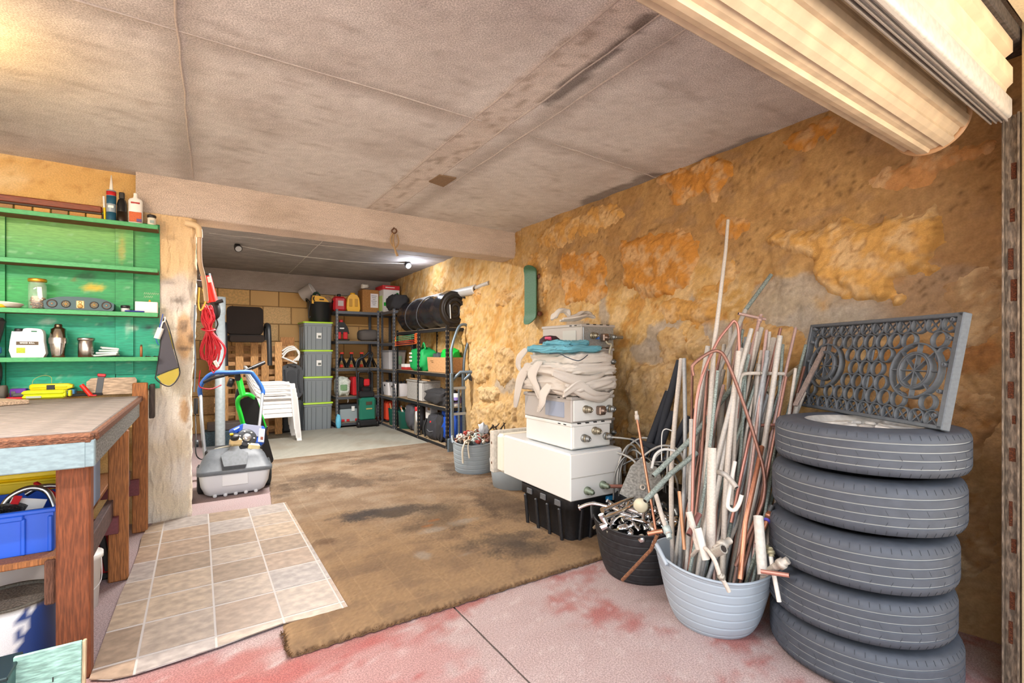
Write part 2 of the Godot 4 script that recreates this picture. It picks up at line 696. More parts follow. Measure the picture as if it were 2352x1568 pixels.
func shell() -> void:
	n_big = fn(0.35, 3, 11)
	n_mid = fn(0.9, 4, 12)
	n_fine = fn(14.0, 3, 13)
	n_edge = fn(4.5, 4, 14)
	var rough := M("rough_wall", "ffffff", 0.95, 0.0, "grain", 1.6, 2.0)
	rough.vertex_color_use_as_albedo = true
	var sm := M("stone", "ffffff", 0.95, 0.0, "grain", 2.3, 2.5)
	sm.vertex_color_use_as_albedo = true
	var conc := M("concrete", "ffffff", 0.9, 0.0, "speck", 1.4, 0.2, "grain")
	conc.vertex_color_use_as_albedo = true
	var drive := M("drive_concrete", "b9b4ae", 0.9, 0.0, "blotch", 0.4)

	# floor: two worn red slabs with a joint between them
	var floor_colour := func(_u, _v, p: Vector3) -> Color:
		var a := n_mid.get_noise_2d(p.x * 0.9, p.z * 1.3) * 0.5 + 0.5
		var b := n_edge.get_noise_2d(p.x * 0.8, p.z * 1.4) * 0.5 + 0.5
		var f := n_fine.get_noise_2d(p.x * 1.5, p.z * 0.8)
		var red := lin("a5645e").lerp(lin("ae7c76"), b)
		var pale := lin("b39d98").lerp(lin("bca9a4"), b)
		var wear := smoothstep(0.4, 0.62, a + b * 0.35 - 0.16 + smoothstep(0.3, 2.2, p.x) * 0.22 + f * 0.1)
		var c := red.lerp(pale, wear * 0.9)
		if p.x < 1.0:
			c = c.lerp(lin("b04a45"), blob(Vector2(p.x, p.z), Vector2(0.55, -1.75), Vector2(0.5, 0.28), 20.0, 0.8) * 0.3)
		c = c.lerp(lin("d8cac4"), smoothstep(0.4, 0.55, f) * 0.25)
		if p.x < 0.45 or p.z < -2.3:
			c = c.lerp(lin("b0a3a0").lerp(lin("a68e90"), a), (1.0 - smoothstep(-2.6, -2.2, p.z)) * 0.85)
		for s in [[1.66, -1.06, 0.035, 0.016], [1.64, -0.985, 0.016, 0.01], [1.69, -1.14, 0.012, 0.007]]:
			c = c.lerp(lin("87534c"), blob(Vector2(p.x, p.z), Vector2(s[0], s[1]), Vector2(s[2], s[3]), 30.0, 0.15))
		c = c.lerp(lin("f0ebe2"), blob(Vector2(p.x, p.z), Vector2(1.87, -0.83), Vector2(0.1, 0.045), -35.0, 0.5))
		return c
	var g := Geo.new(true)
	for s in [[-5.2, 1.046, 150], [1.054, 3.1, 72]]:
		g.sheet(s[2], 120, func(u, v): return Vector3(lerpf(s[0], s[1], u), n_edge.get_noise_2d(u * 2, v * 3) * 0.002, lerpf(0.2, -2.6, v)), floor_colour)
		g.st.set_color(lin("8d7f7a"))
		g.box(Vector3((s[0] + s[1]) / 2, -0.06, -1.2), Vector3(s[1] - s[0], 0.1, 2.8))
		g.sheet(30, 60, func(u, v): return Vector3(lerpf(s[0], s[1], u), 0, lerpf(-2.6, -9.0, v)), floor_colour)
	g.st.set_color(lin("5b4c47"))
	g.box(Vector3(-1.0, -0.16, -4.4), Vector3(8.8, 0.1, 9.2))
	struct("floor", g, conc)
	struct("driveway", Geo.new().box(Vector3(0, -0.15, 5.2), Vector3(24, 0.2, 10)), drive)

	# right wall: rubble limestone in old mortar
	g = Geo.new(true)
	g.sheet(250, 150, func(u, v): return Vector3(wall_x(lerpf(-4.5, -0.3, u), v * 2.56), v * 2.56, lerpf(-4.5, -0.3, u)), func(_u, _v, p): return wall_colour(p.z, p.y))
	g.sheet(150, 90, func(u, v): return Vector3(wall_x(lerpf(-9.0, -4.5, u), v * 2.56), v * 2.56, lerpf(-9.0, -4.5, u)), func(_u, _v, p): return wall_colour(p.z, p.y))
	g.st.set_color(lin("a98a5c"))
	g.box(Vector3(3.2, 1.3, -4.6), Vector3(0.3, 2.8, 9.4))
	var w := struct("wall_right", g, rough)
	var orange := lin("c98b3d")
	var ochre := lin("cf9d55")
	var tan := lin("c5a26c")
	for s in [
		[[Vector2(-2.422, 2.523), Vector2(-2.236, 2.529), Vector2(-1.871, 2.508), Vector2(-1.858, 2.313), Vector2(-1.959, 2.226), Vector2(-2.018, 2.329), Vector2(-2.236, 2.272), Vector2(-2.311, 2.316), Vector2(-2.292, 2.406)], orange, 0.03],
		[[Vector2(-1.484, 2.454), Vector2(-1.383, 2.484), Vector2(-1.239, 2.502), Vector2(-1.207, 2.452), Vector2(-1.293, 2.390), Vector2(-1.383, 2.369), Vector2(-1.467, 2.408)], orange, 0.02],
		[[Vector2(-1.068, 2.127), Vector2(-0.958, 2.152), Vector2(-0.840, 2.196), Vector2(-0.688, 2.172), Vector2(-0.602, 2.163), Vector2(-0.611, 2.116), Vector2(-0.732, 2.080), Vector2(-0.873, 2.052), Vector2(-0.994, 2.045)], lin("c9925a"), 0.03],
		[[Vector2(-1.594, 1.924), Vector2(-1.431, 1.954), Vector2(-1.146, 1.928), Vector2(-0.976, 1.911), Vector2(-0.809, 1.932), Vector2(-0.790, 1.787), Vector2(-0.816, 1.671), Vector2(-0.777, 1.625), Vector2(-0.958, 1.608), Vector2(-0.924, 1.499), Vector2(-1.087, 1.513), Vector2(-1.271, 1.601), Vector2(-1.337, 1.693), Vector2(-1.315, 1.762), Vector2(-1.504, 1.843)], ochre, 0.05],
		[[Vector2(-2.806, 2.118), Vector2(-2.556, 2.128), Vector2(-2.163, 2.096), Vector2(-2.072, 1.973), Vector2(-2.127, 1.817), Vector2(-2.163, 1.715), Vector2(-2.471, 1.653), Vector2(-2.712, 1.762), Vector2(-2.782, 1.945)], orange, 0.04],
		[[Vector2(-3.548, 2.133), Vector2(-3.255, 2.132), Vector2(-2.991, 2.050), Vector2(-2.971, 1.864), Vector2(-3.012, 1.685), Vector2(-3.313, 1.688), Vector2(-3.523, 1.738)], orange, 0.02],
		[[Vector2(-2.402, 1.617), Vector2(-2.236, 1.622), Vector2(-1.959, 1.597), Vector2(-1.927, 1.473), Vector2(-2.092, 1.468), Vector2(-2.342, 1.472)], ochre, 0.03],
		[[Vector2(-2.422, 1.405), Vector2(-2.292, 1.426), Vector2(-2.181, 1.397), Vector2(-2.184, 1.213), Vector2(-2.350, 1.174), Vector2(-2.406, 1.227)], tan, 0.04],
		[[Vector2(-2.163, 1.420), Vector2(-2.041, 1.392), Vector2(-2.008, 1.273), Vector2(-2.051, 1.191), Vector2(-2.156, 1.214)], tan, 0.035],
		[[Vector2(-2.712, 1.105), Vector2(-2.390, 1.154), Vector2(-2.236, 1.120), Vector2(-2.127, 0.882), Vector2(-2.145, 0.668), Vector2(-2.430, 0.595), Vector2(-2.698, 0.623), Vector2(-2.726, 0.862)], tan, 0.05],
		[[Vector2(-2.041, 1.687), Vector2(-1.927, 1.731), Vector2(-1.871, 1.837), Vector2(-1.804, 1.771), Vector2(-1.871, 1.668), Vector2(-1.959, 1.643)], ochre, 0.02],
		[[Vector2(-1.959, 2.111), Vector2(-1.858, 2.130), Vector2(-1.746, 2.076), Vector2(-1.703, 2.013), Vector2(-1.804, 1.979), Vector2(-1.911, 2.014)], orange, 0.02],
		[[Vector2(-1.804, 1.328), Vector2(-1.661, 1.444), Vector2(-1.529, 1.412), Vector2(-1.407, 1.344), Vector2(-1.431, 1.145), Vector2(-1.607, 1.087), Vector2(-1.775, 1.162)], lin("c69a60"), 0.035],
		[[Vector2(-1.383, 1.049), Vector2(-1.271, 1.127), Vector2(-1.146, 1.041), Vector2(-1.166, 0.902), Vector2(-1.315, 0.909)], tan, 0.04],
		[[Vector2(-4.111, 2.190), Vector2(-3.777, 2.180), Vector2(-3.763, 1.965), Vector2(-3.848, 1.717), Vector2(-4.057, 1.734)], ochre, 0.02],
		[[Vector2(-4.799, 1.290), Vector2(-4.519, 1.298), Vector2(-4.370, 1.193), Vector2(-4.396, 0.980), Vector2(-4.610, 0.858), Vector2(-4.770, 0.989)], tan, 0.035],
		[[Vector2(-5.443, 1.267), Vector2(-5.141, 1.319), Vector2(-4.932, 1.214), Vector2(-4.912, 0.983), Vector2(-5.056, 0.872), Vector2(-5.362, 0.921)], tan, 0.035],
		[[Vector2(-5.214, 0.800), Vector2(-4.949, 0.847), Vector2(-4.741, 0.820), Vector2(-4.761, 0.698), Vector2(-5.084, 0.650)], lin("c9ad7e"), 0.04],
		[[Vector2(-5.371, 0.592), Vector2(-4.898, 0.650), Vector2(-4.413, 0.727), Vector2(-4.345, 0.488), Vector2(-4.379, 0.294), Vector2(-4.898, 0.189), Vector2(-5.348, 0.174)], tan, 0.045],
		[[Vector2(-5.897, 1.769), Vector2(-5.557, 1.859), Vector2(-5.381, 1.624), Vector2(-5.450, 1.350), Vector2(-5.742, 1.354)], lin("c69b5c"), 0.03],
		[[Vector2(-3.098, 2.481), Vector2(-2.840, 2.453), Vector2(-2.745, 2.324), Vector2(-2.940, 2.297), Vector2(-3.266, 2.271), Vector2(-3.295, 2.413)], ochre, 0.02],
		[[Vector2(-3.707, 2.464), Vector2(-3.266, 2.445), Vector2(-3.325, 2.282), Vector2(-3.640, 2.241), Vector2(-3.921, 2.335)], ochre, 0.025],
		[[Vector2(-0.924, 1.056), Vector2(-0.732, 1.109), Vector2(-0.618, 1.021), Vector2(-0.646, 0.772), Vector2(-0.857, 0.691)], lin("a57e55"), 0.03],
		[[Vector2(-0.809, 0.499), Vector2(-0.660, 0.598), Vector2(-0.605, 0.426), Vector2(-0.688, 0.244), Vector2(-0.793, 0.262)], lin("a07a52"), 0.03],
		[[Vector2(-0.762, 1.583), Vector2(-0.646, 1.644), Vector2(-0.598, 1.525), Vector2(-0.605, 1.340), Vector2(-0.688, 1.265), Vector2(-0.747, 1.384)], lin("a98660"), 0.02],
	]:
		stone(w, s[0], s[1], s[2])
	for k in 46:  # the rest of the rubble behind the shelves and low down
		var z := rng.randf_range(-8.6, -4.2) if k % 3 else rng.randf_range(-4.2, -1.0)
		var y := rng.randf_range(0.15, 2.3) if z < -4.3 else rng.randf_range(0.1, 0.62)
		var rr := Vector2(rng.randf_range(0.12, 0.26), rng.randf_range(0.08, 0.16))
		var o := []
		for i in 9:
			o.append(Vector2(z, y) + Vector2.from_angle(TAU * i / 9) * rr * rng.randf_range(0.8, 1.12))
		if z > -5.75 and y > 0.55 and y < 1.75 and z < -4.0:
			continue
		stone(w, o, tan.lerp(ochre, rng.randf()).lerp(lin("b9854a"), rng.randf() * 0.5), rng.randf_range(0.02, 0.04))

	# back wall of sawn limestone blocks under a concrete beam
	w = struct("wall_back", Geo.new().box(Vector3(1.4, 1.28, -8.95), Vector3(3.8, 2.6, 0.3)), M("mortar", "a9875a", 0.95, 0.0, "grain", 3.0, 0.3))
	var block := []
	for k in 4:
		block.append(M("limestone_block_%d" % k, ["e4b879", "e2b67a", "e6bf88", "dcae6e"][k], 0.95, 0.0, "grain" if k % 2 else "grime", 2.0 + k * 0.4, 0.6, "grain"))
	for row in 8:
		var x := -0.4 - (0.22 if row % 2 else 0.0)
		while x < 3.1:
			var lw := 0.43 + rng.randf_range(-0.015, 0.015)
			part(w, "block", Geo.new().box(Vector3(x + lw / 2, 0.14 + row * 0.285, -8.81), Vector3(lw - 0.014, 0.272, 0.06), 0.006), block[rng.randi() % 4])
			x += lw
	var cg := func(base: String, dark: String, k := 1.0) -> Callable:
		return func(_u, _v, p: Vector3) -> Color:
			var a := n_mid.get_noise_3d(p.x * k, p.y * k * 2.0, p.z * k) * 0.5 + 0.5
			var f := n_fine.get_noise_3d(p.x * 0.6, p.y * 2.5, p.z * 0.6)
			var c := lin(base).lerp(lin(dark), smoothstep(0.35, 0.85, a) * 0.6)
			return c * (1.0 + f * 0.14)
	g = Geo.new(true)
	var face := cg.call("c0b0a4", "9d8d80")
	g.sheet(120, 24, func(u, v): return Vector3(lerpf(-0.5, 3.2, u), lerpf(2.24, 2.56, v), -8.72 + n_edge.get_noise_2d(u * 4, v) * 0.006), face)
	g.st.set_color(lin("8f7b6c"))
	g.box(Vector3(1.35, 2.4, -8.85), Vector3(3.7, 0.32, 0.25))
	struct("trim_1", g, conc)

	# the long dropped beam between garage and back room
	g = Geo.new(true)
	face = cg.call("dccbbd", "b8a594", 1.3)
	var beam := func(u: float, v: float) -> Vector3:
		var p := Vector3(lerpf(-0.375, 3.1, u), 0, 0)
		if v < 0.3:
			p.y = 2.262
			p.z = lerpf(-4.64, -4.375, v / 0.3)
		else:
			p.y = lerpf(2.262, 2.56, (v - 0.3) / 0.7)
			p.z = -4.362 - 0.01 * float(v < 0.34)
		return p + Vector3(0, n_edge.get_noise_2d(p.x, p.z) * 0.004, n_edge.get_noise_2d(p.x, p.y * 2.0) * 0.006)
	g.sheet(150, 40, beam, face)
	g.st.set_color(lin("a08c7c"))
	g.box(Vector3(1.37, 2.42, -4.5), Vector3(3.46, 0.3, 0.25))
	struct("trim_2", g, conc)

	# concrete slab overhead with the marks of its form boards
	g = Geo.new(true)
	var ceil_colour := func(_u, _v, p: Vector3) -> Color:
		var q := Vector2(p.x, p.z)
		var a := n_mid.get_noise_2d(p.x * 1.1, p.z * 1.1) * 0.5 + 0.5
		var b := n_edge.get_noise_2d(p.x * 0.5 + p.z * 0.3, p.z * 1.5) * 0.5 + 0.5
		var f := n_fine.get_noise_2d(p.x * 0.9, p.z * 0.9)
		var c := lin("ebe7e4").lerp(lin("d3ccc7"), smoothstep(0.35, 0.8, a) * 0.8)
		c = c.lerp(lin("a89d96"), smoothstep(0.6, 0.85, b) * 0.5)
		var seam := minf(absf(p.z + 2.37 + n_mid.get_noise_2d(p.x, 1.0) * 0.03), minf(absf(p.x + 0.06), absf(p.x - 1.62)))
		c = c.lerp(lin("a0948a"), (1.0 - smoothstep(0.03, 0.17, seam + b * 0.08)) * 0.5)
		if p.x > 1.28 and p.x < 1.48 and p.z > -4.4:
			c = c.lerp(lin("e3d6cb"), 0.6)
			c = c.lerp(lin("97826f"), smoothstep(0.2, 0.32, n_edge.get_noise_2d(p.x * 3.0, p.z * 1.2)) * 0.5)
		c = c.lerp(lin("4c3f3a"), blob(q, Vector2(1.5, -1.75), Vector2(0.03, 0.35), 4.0, 0.9) * 0.7)
		c = c.lerp(lin("5a4c46"), blob(q, Vector2(2.82, -2.7), Vector2(0.1, 0.5), 0.0, 0.6) * 0.65)
		c = c.lerp(lin("5a4c46"), blob(q, Vector2(2.85, -1.7), Vector2(0.07, 0.4), 0.0, 0.6) * 0.55)
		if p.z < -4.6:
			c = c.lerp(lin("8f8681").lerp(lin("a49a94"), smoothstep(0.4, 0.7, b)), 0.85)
		c *= 1.0 + f * 0.16
		return c
	var ceil := func(x0: float, x1: float, z0: float, z1: float) -> Callable:
		return func(u, v): return Vector3(lerpf(x0, x1, u), 2.54 + n_edge.get_noise_2d(u * 3, v * 3) * 0.004, lerpf(z0, z1, v))
	g.sheet(260, 150, ceil.call(-5.2, 3.1, -4.5, -0.5), ceil_colour)
	g.sheet(100, 120, ceil.call(-0.6, 3.2, -9.0, -4.5), ceil_colour)
	g.st.set_color(lin("8d7f76"))
	g.box(Vector3(-1.0, 2.67, -4.75), Vector3(8.6, 0.24, 9.0))
	w = struct("ceiling", g, conc)
	var ridge := M("cement_ridge", "c2b8b1", 0.95, 0.0, "grime", 4.0, 0.3)
	for s in [[V(-5.0, 2.54, -2.37), V(1.33, 2.54, -2.355)], [V(1.7, 2.54, -2.36), V(2.9, 2.54, -2.425)], [V(-0.1, 2.54, -0.6), V(-0.03, 2.54, -4.3)], [V(1.29, 2.54, -0.6), V(1.28, 2.54, -4.3)], [V(1.48, 2.54, -0.6), V(1.49, 2.54, -4.3)], [V(1.63, 2.54, -0.6), V(1.63, 2.54, -3.42)], [V(0.1, 2.54, -6.2), V(2.9, 2.54, -6.1)], [V(1.2, 2.54, -4.7), V(1.25, 2.54, -8.7)]]:
		var pts := []
		for k in 25:
			var q: Vector3 = s[0].lerp(s[1], k / 24.0)
			pts.append(q + Vector3(n_edge.get_noise_2d(k * 0.7, q.x) * 0.012, 0.002 + n_edge.get_noise_2d(k * 0.9, q.z) * 0.003, n_edge.get_noise_2d(q.x, k * 0.7) * 0.012))
		part(w, "joint_ridge", Geo.new().tube(pts, 0.006, 6), ridge)
	part(w, "patch_plate", Geo.new().prism([Vector2(1.459, 3.397), Vector2(1.471, 3.229), Vector2(1.6, 3.22), Vector2(1.598, 3.44)], 0.012, Transform3D(Basis(Vector3.RIGHT, Vector3.FORWARD, Vector3.UP), V(0, 2.53, 0))), M("patch", "8a7158", 0.8, 0.0, "grime", 5.0))

	# the wall behind the bench and the pier at its end
	g = Geo.new(true)
	var yellow := func(_u, _v, p: Vector3) -> Color:
		var a := n_mid.get_noise_2d(p.x * 1.5, p.y * 3.0) * 0.5 + 0.5
		var c := lin("e0b673").lerp(lin("e8cb98"), smoothstep(0.4, 0.7, a))
		c = c.lerp(lin("b98848"), (1.0 - smoothstep(0.0, 0.08, absf(n_edge.get_noise_2d(p.x * 0.4, p.y * 1.6)))) * 0.5)
		return c
	g.sheet(200, 90, func(u, v): return Vector3(lerpf(-5.2, -0.35, u), v * 2.56, -4.43 + n_mid.get_noise_2d(u * 4, v * 4) * 0.02 - 0.02), yellow)
	g.st.set_color(lin("b7925a"))
	g.box(Vector3(-2.8, 1.28, -4.75), Vector3(5.0, 2.6, 0.5))
	struct("wall_inner", g, rough)
	g = Geo.new(true)
	var pier_colour := func(_u, _v, p: Vector3) -> Color:
		var q := Vector2(p.x, p.y)
		var a := n_mid.get_noise_2d(p.x * 2.0, p.y * 2.0) * 0.5 + 0.5
		var c := lin("eee6d8").lerp(lin("e4d6bb"), smoothstep(0.35, 0.75, a))
		c = c.lerp(lin("e6c595"), smoothstep(1.7, 1.95, p.y + n_mid.get_noise_2d(p.x, 2.0) * 0.2) * 0.9)
		c = c.lerp(lin("d9cfc8"), blob(q, Vector2(-0.15, 1.7), Vector2(0.14, 0.17), 0.0, 0.3) * 0.8)
		c = c.lerp(lin("d9a468"), blob(q, Vector2(-0.08, 1.38), Vector2(0.07, 0.2), 0.0, 0.4) * 0.7)
		for s in [[-0.13, 1.63, 0.06, 0.03], [-0.09, 1.44, 0.03, 0.05], [-0.05, 1.35, 0.03, 0.06], [-0.08, 1.28, 0.05, 0.02]]:
			c = c.lerp(lin("6a5f56"), soft_blob(q, Vector2(s[0], s[1]), Vector2(s[2], s[3]) * 1.3) * 0.7)
		c = c.lerp(lin("b78a52"), soft_blob(q, Vector2(-0.09, 0.82), Vector2(0.03, 0.14)) * 0.8)
		return c
	var pier := func(u: float, v: float) -> Vector3:
		var y := v * 2.3
		var x0 := -0.36
		var x1 := -0.045 + 0.03 * smoothstep(0.9, 1.6, y)
		var r := 0.05
		var k := clampf(u, 0, 1) * 3.0
		var p := Vector3(lerpf(x0, x1 - r, k / 2.0), y, -4.385) if k < 2.0 else (Vector3(x1 - r + r * sin((k - 2.0) * PI), y, -4.385 - r + r * cos((k - 2.0) * PI)) if k < 2.5 else Vector3(x1, y, lerpf(-4.435, -4.95, (k - 2.5) * 2.0)))
		return p + Vector3(n_edge.get_noise_2d(y * 1.2, u * 2.0) * 0.014, 0, n_mid.get_noise_2d(u * 3.0, y * 2.0) * 0.02 + n_edge.get_noise_2d(u * 3.0, y * 1.5) * 0.008)
	g.sheet(70, 180, pier, pier_colour)
	g.st.set_color(lin("c9b391"))
	g.box(Vector3(-0.23, 1.15, -4.72), Vector3(0.3, 2.28, 0.5))
	struct("pillar", g, rough)
	struct("wall_left", Geo.new().box(Vector3(-5.2, 1.28, -2.4), Vector3(0.3, 2.6, 4.4)), M("left_render", "e2dccf", 0.95, 0.0, "blotch", 1.0))
	struct("wall_rear", Geo.new().box(Vector3(-0.55, 1.28, -6.9), Vector3(0.4, 2.6, 4.4)), M("left_render"))
	# facade with the opening: jamb, lintel and rendered reveal
	var cream := M("cream_render", "f1dcb4", 0.9, 0.0, "grain", 2.0, 0.2)
	g = Geo.new()
	g.box(Vector3(2.885, 1.3, -0.2), Vector3(0.86, 2.8, 0.51), 0.01)
	g.box(Vector3(-1.2, 2.72, -0.12), Vector3(9.2, 0.6, 0.66))
	g.box(Vector3(-5.4, 1.3, -0.2), Vector3(0.7, 2.8, 0.5))
	struct("wall_front", g, cream)
	struct("roof_slab", Geo.new().box(Vector3(-1.0, 3.6, -4.6), Vector3(10, 1.2, 9.6)), M("left_render"))

func soft_blob(p: Vector2, c: Vector2, r: Vector2) -> float:
	var k := ((p - c) / r).length() + n_mid.get_noise_2d(p.x * 2.0 + 31.0, p.y * 2.0) * 0.9 + n_edge.get_noise_2d(p.x * 1.5, p.y * 1.5) * 0.35
	return 1.0 - smoothstep(0.25, 1.15, k + n_fine.get_noise_2d(p.x * 3.0, p.y * 3.0) * 0.25)


func make_mats() -> void:
	# coir carpet with oil stains, grey ribbed mat behind it, loose vinyl sheet over its corner
	var carpet := M("carpet_brown", "ffffff", 1.0, 0.0, "fibre", 5.0, 1.2)
	carpet.vertex_color_use_as_albedo = true
	var g := Geo.new(true)
	var stainc := func(_u, _v, p: Vector3) -> Color:
		var q := Vector2(p.x, p.z)
		var a := n_mid.get_noise_2d(p.x * 1.2, p.z * 1.2) * 0.5 + 0.5
		var b := n_edge.get_noise_2d(p.x * 0.7, p.z * 0.9) * 0.5 + 0.5
		var f := n_fine.get_noise_2d(p.x * 3.0, p.z * 3.0)
		var c := lin("c49e72").lerp(lin("b6926a"), a)
		var far := smoothstep(-2.8, -4.6, p.z + (a - 0.5) * 1.6)
		c = c.lerp(lin("b09880"), far * 0.75)
		c = c.lerp(lin("c2ab90"), smoothstep(0.52, 0.7, b) * 0.5 * far)
		c = c.lerp(lin("94765a"), smoothstep(0.56, 0.26, b) * 0.55)
		c = c.lerp(lin("8a6d52"), smoothstep(0.55, 0.75, a) * 0.3)
		for s in [[1.28, -3.62, 0.42, 0.2, "3d3836", 0.8], [1.0, -3.68, 0.16, 0.14, "3a3434", 0.7], [1.55, -3.4, 0.5, 0.3, "6b563f", 0.6], [1.65, -2.72, 0.42, 0.2, "574a3d", 0.7], [1.75, -2.5, 0.2, 0.14, "544638", 0.6], [1.1, -4.75, 0.75, 0.3, "66513f", 0.75], [0.9, -5.1, 0.3, 0.2, "5d4a3c", 0.5], [1.75, -5.5, 0.45, 0.22, "5f4938", 0.7], [1.3, -5.75, 0.5, 0.1, "70553f", 0.5], [2.1, -3.4, 0.25, 0.9, "5a4432", 0.55], [2.35, -4.6, 0.2, 0.6, "57412f", 0.6], [1.4, -2.95, 0.2, 0.12, "6d523c", 0.5], [0.68, -3.3, 0.14, 0.07, "6f4d33", 0.6]]:
			c = c.lerp(lin(s[4]), soft_blob(q, Vector2(s[0], s[1]), Vector2(s[2], s[3])) * s[5])
		for s in [[1.35, -3.1, 0.1, 0.05], [1.65, -3.15, 0.12, 0.06], [1.35, -2.62, 0.09, 0.04], [1.15, -2.75, 0.05, 0.1], [0.8, -5.85, 0.3, 0.1], [2.0, -2.75, 0.1, 0.06]]:
			c = c.lerp(lin("c2b5a4"), soft_blob(q, Vector2(s[0], s[1]), Vector2(s[2], s[3])) * 0.55)
		for s in [[1.45, -3.28, 0.06, 0.03], [1.37, -3.2, 0.05, 0.02]]:
			c = c.lerp(lin("b8743a"), blob(q, Vector2(s[0], s[1]), Vector2(s[2], s[3]), 0.0, 0.5) * 0.6)
		var rim := minf(-2.14 - p.z, p.x - 0.3 - 0.05 * (-2.14 - p.z) * 0.5)
		c = c.lerp(lin("5c4029"), (1.0 - smoothstep(0.0, 0.035, rim + f * 0.02)) * 0.75)
		return c * (1.0 + f * 0.25)
	var left := func(z: float) -> float: return lerpf(0.3, 0.66, clampf((-2.14 - z) / 4.0, 0, 1)) if z > -6.1 else 0.66
	g.sheet(190, 300, func(u, v):
		var z := lerpf(-2.14, -6.16, v)
		var x := lerpf(left.call(z), 2.8, u)
		var e := minf(minf(u * 2.4, v * 4.0), 1.0 - 0.0)
		var corner := Vector2(x - 0.3, -2.14 - z)
		if corner.x < 0.06 and corner.y < 0.06:
			x += 0.02 * (1.0 - corner.y / 0.06)
		var under := smoothstep(0.6, 0.64, x) if z < -2.4 and z > -4.37 else 1.0
		return V(x + n_fine.get_noise_2d(z * 2.0, 0.0) * 0.01 * float(u == 0.0), 0.004 + (0.014 * smoothstep(0.0, 0.02, e) + n_fine.get_noise_2d(x * 5.0, z * 5.0) * 0.002) * under, z + n_fine.get_noise_2d(x * 2.0, 5.0) * 0.012 * float(v == 0.0)), stainc)
	var o := thing("carpet", "large brown coir carpet with dark oil stains covering the garage floor", "carpet", V(1.5, 0, -4.1))
	var ci := part(o, "pile", g, carpet)
	ci.position = -o.position
	g = Geo.new(true)  # loose fibres along the cut edges
	for k in 2600:
		var t := rng.randf()
		var p := V(lerpf(0.31, 2.3, t), 0.008, -2.14 + rng.randf_range(-0.02, 0.004)) if k % 5 else V(0.305 + rng.randf_range(-0.004, 0.015), 0.008, lerpf(-2.14, -2.36, t))
		var d := V(rng.randf_range(-0.012, 0.012), rng.randf_range(0.002, 0.012), rng.randf_range(0.0, 0.014))
		g.st.set_color(lin(["8a6540", "a67c50", "5c422b", "b98f60"][k % 4]))
		var s := V(0.0009, 0, 0.0006)
		g.quad(p - s, p + s, p + d + s * 0.4, p + d - s * 0.4)
	ci = part(o, "edge_fibres", g, carpet)
	ci.position = -o.position
	ci.set_meta("kind", "stuff")
	g = Geo.new(true)
	g.sheet(130, 110, func(u, v):
		var p := V(lerpf(0.66, 2.62, u), 0.0, lerpf(-6.1 - 0.02 * u, -8.12, v))
		p.y = 0.02 + 0.0015 * sin(p.x * 260.0) - 0.016 * float(v == 0.0 or u == 0.0)
		return p, func(_u, _v, p: Vector3):
		var a := n_mid.get_noise_2d(p.x * 1.5, p.z) * 0.5 + 0.5
		var b := n_edge.get_noise_2d(p.x * 1.6 + p.z, p.z * 0.5) * 0.5 + 0.5
		return lin("a8a597").lerp(lin("b9b4a6"), b).lerp(lin("9c8f7d"), smoothstep(0.45, 0.8, a) * 0.6))
	var matm := M("mat_grey", "ffffff", 1.0, 0.0, "fibre", 3.0, 0.5)
	matm.vertex_color_use_as_albedo = true
	o = thing("floor_mat", "pale grey ribbed mat on the floor before the back shelving", "mat", V(1.6, 0, -7.1))
	part(o, "pile", g, matm).position = -o.position
	o = thing("vinyl_sheet", "loose sheet of beige tile pattern vinyl flooring with a wavy cut edge", "vinyl flooring", V(0.1, 0, -3.3))
	var edge := [Vector2(0.61, -2.394), Vector2(0.606, -4.356), Vector2(0.4, -4.345), Vector2(0.2, -4.36), Vector2(0.0, -4.372), Vector2(-0.15, -4.36), Vector2(-0.27, -4.33), Vector2(-0.302, -4.24), Vector2(-0.316, -4.04), Vector2(-0.311, -3.783), Vector2(-0.318, -3.438), Vector2(-0.333, -3.134), Vector2(-0.336, -2.967), Vector2(-0.341, -2.72), Vector2(-0.346, -2.404), Vector2(-0.28, -2.36), Vector2(-0.204, -2.347), Vector2(-0.081, -2.356), Vector2(0.069, -2.374), Vector2(0.325, -2.419), Vector2(0.45, -2.4), Vector2(0.529, -2.394)]
	var flip := edge.map(func(q): return Vector2(q.x, -q.y))
	var lay := Transform3D(Basis(Vector3.RIGHT, Vector3.FORWARD, Vector3.UP), V(0, 0.009, 0))
	part(o, "backing", G(o).prism(flip, 0.004, lay), M("grout_pale", "c3bbb4", 0.5, 0.0, "grain", 5.0))
	var tiles := []
	for s in ["a9917b", "b3a18f", "a08a74", "aba098", "b8a38c"]:
		tiles.append(M("vinyl_tile_%d" % tiles.size(), s, 0.42, 0.0, "blotch", Vector3(2, 1, 2.6), 0.05))
	var xs := [-0.475, -0.206, 0.065, 0.331, 0.588, 0.612]
	var zs := [2.2, 2.465, 2.76, 3.03, 3.29, 3.56, 3.85, 4.12, 4.4]
	for i in 5:
		for j in 8:
			var cell := PackedVector2Array([Vector2(xs[i] + 0.004, zs[j] + 0.008), Vector2(xs[i + 1] - 0.005, zs[j] + 0.008), Vector2(xs[i + 1] - 0.005, zs[j + 1] - 0.008), Vector2(xs[i] + 0.004, zs[j + 1] - 0.008)])
			for piece in Geometry2D.intersect_polygons(cell, PackedVector2Array(flip)):
				if piece.size() > 2:
					part(o, "tile", G(o).prism(Array(piece), 0.0052, lay, false, false), tiles[(i * 3 + j * 2 + (i * j) % 3) % 5])

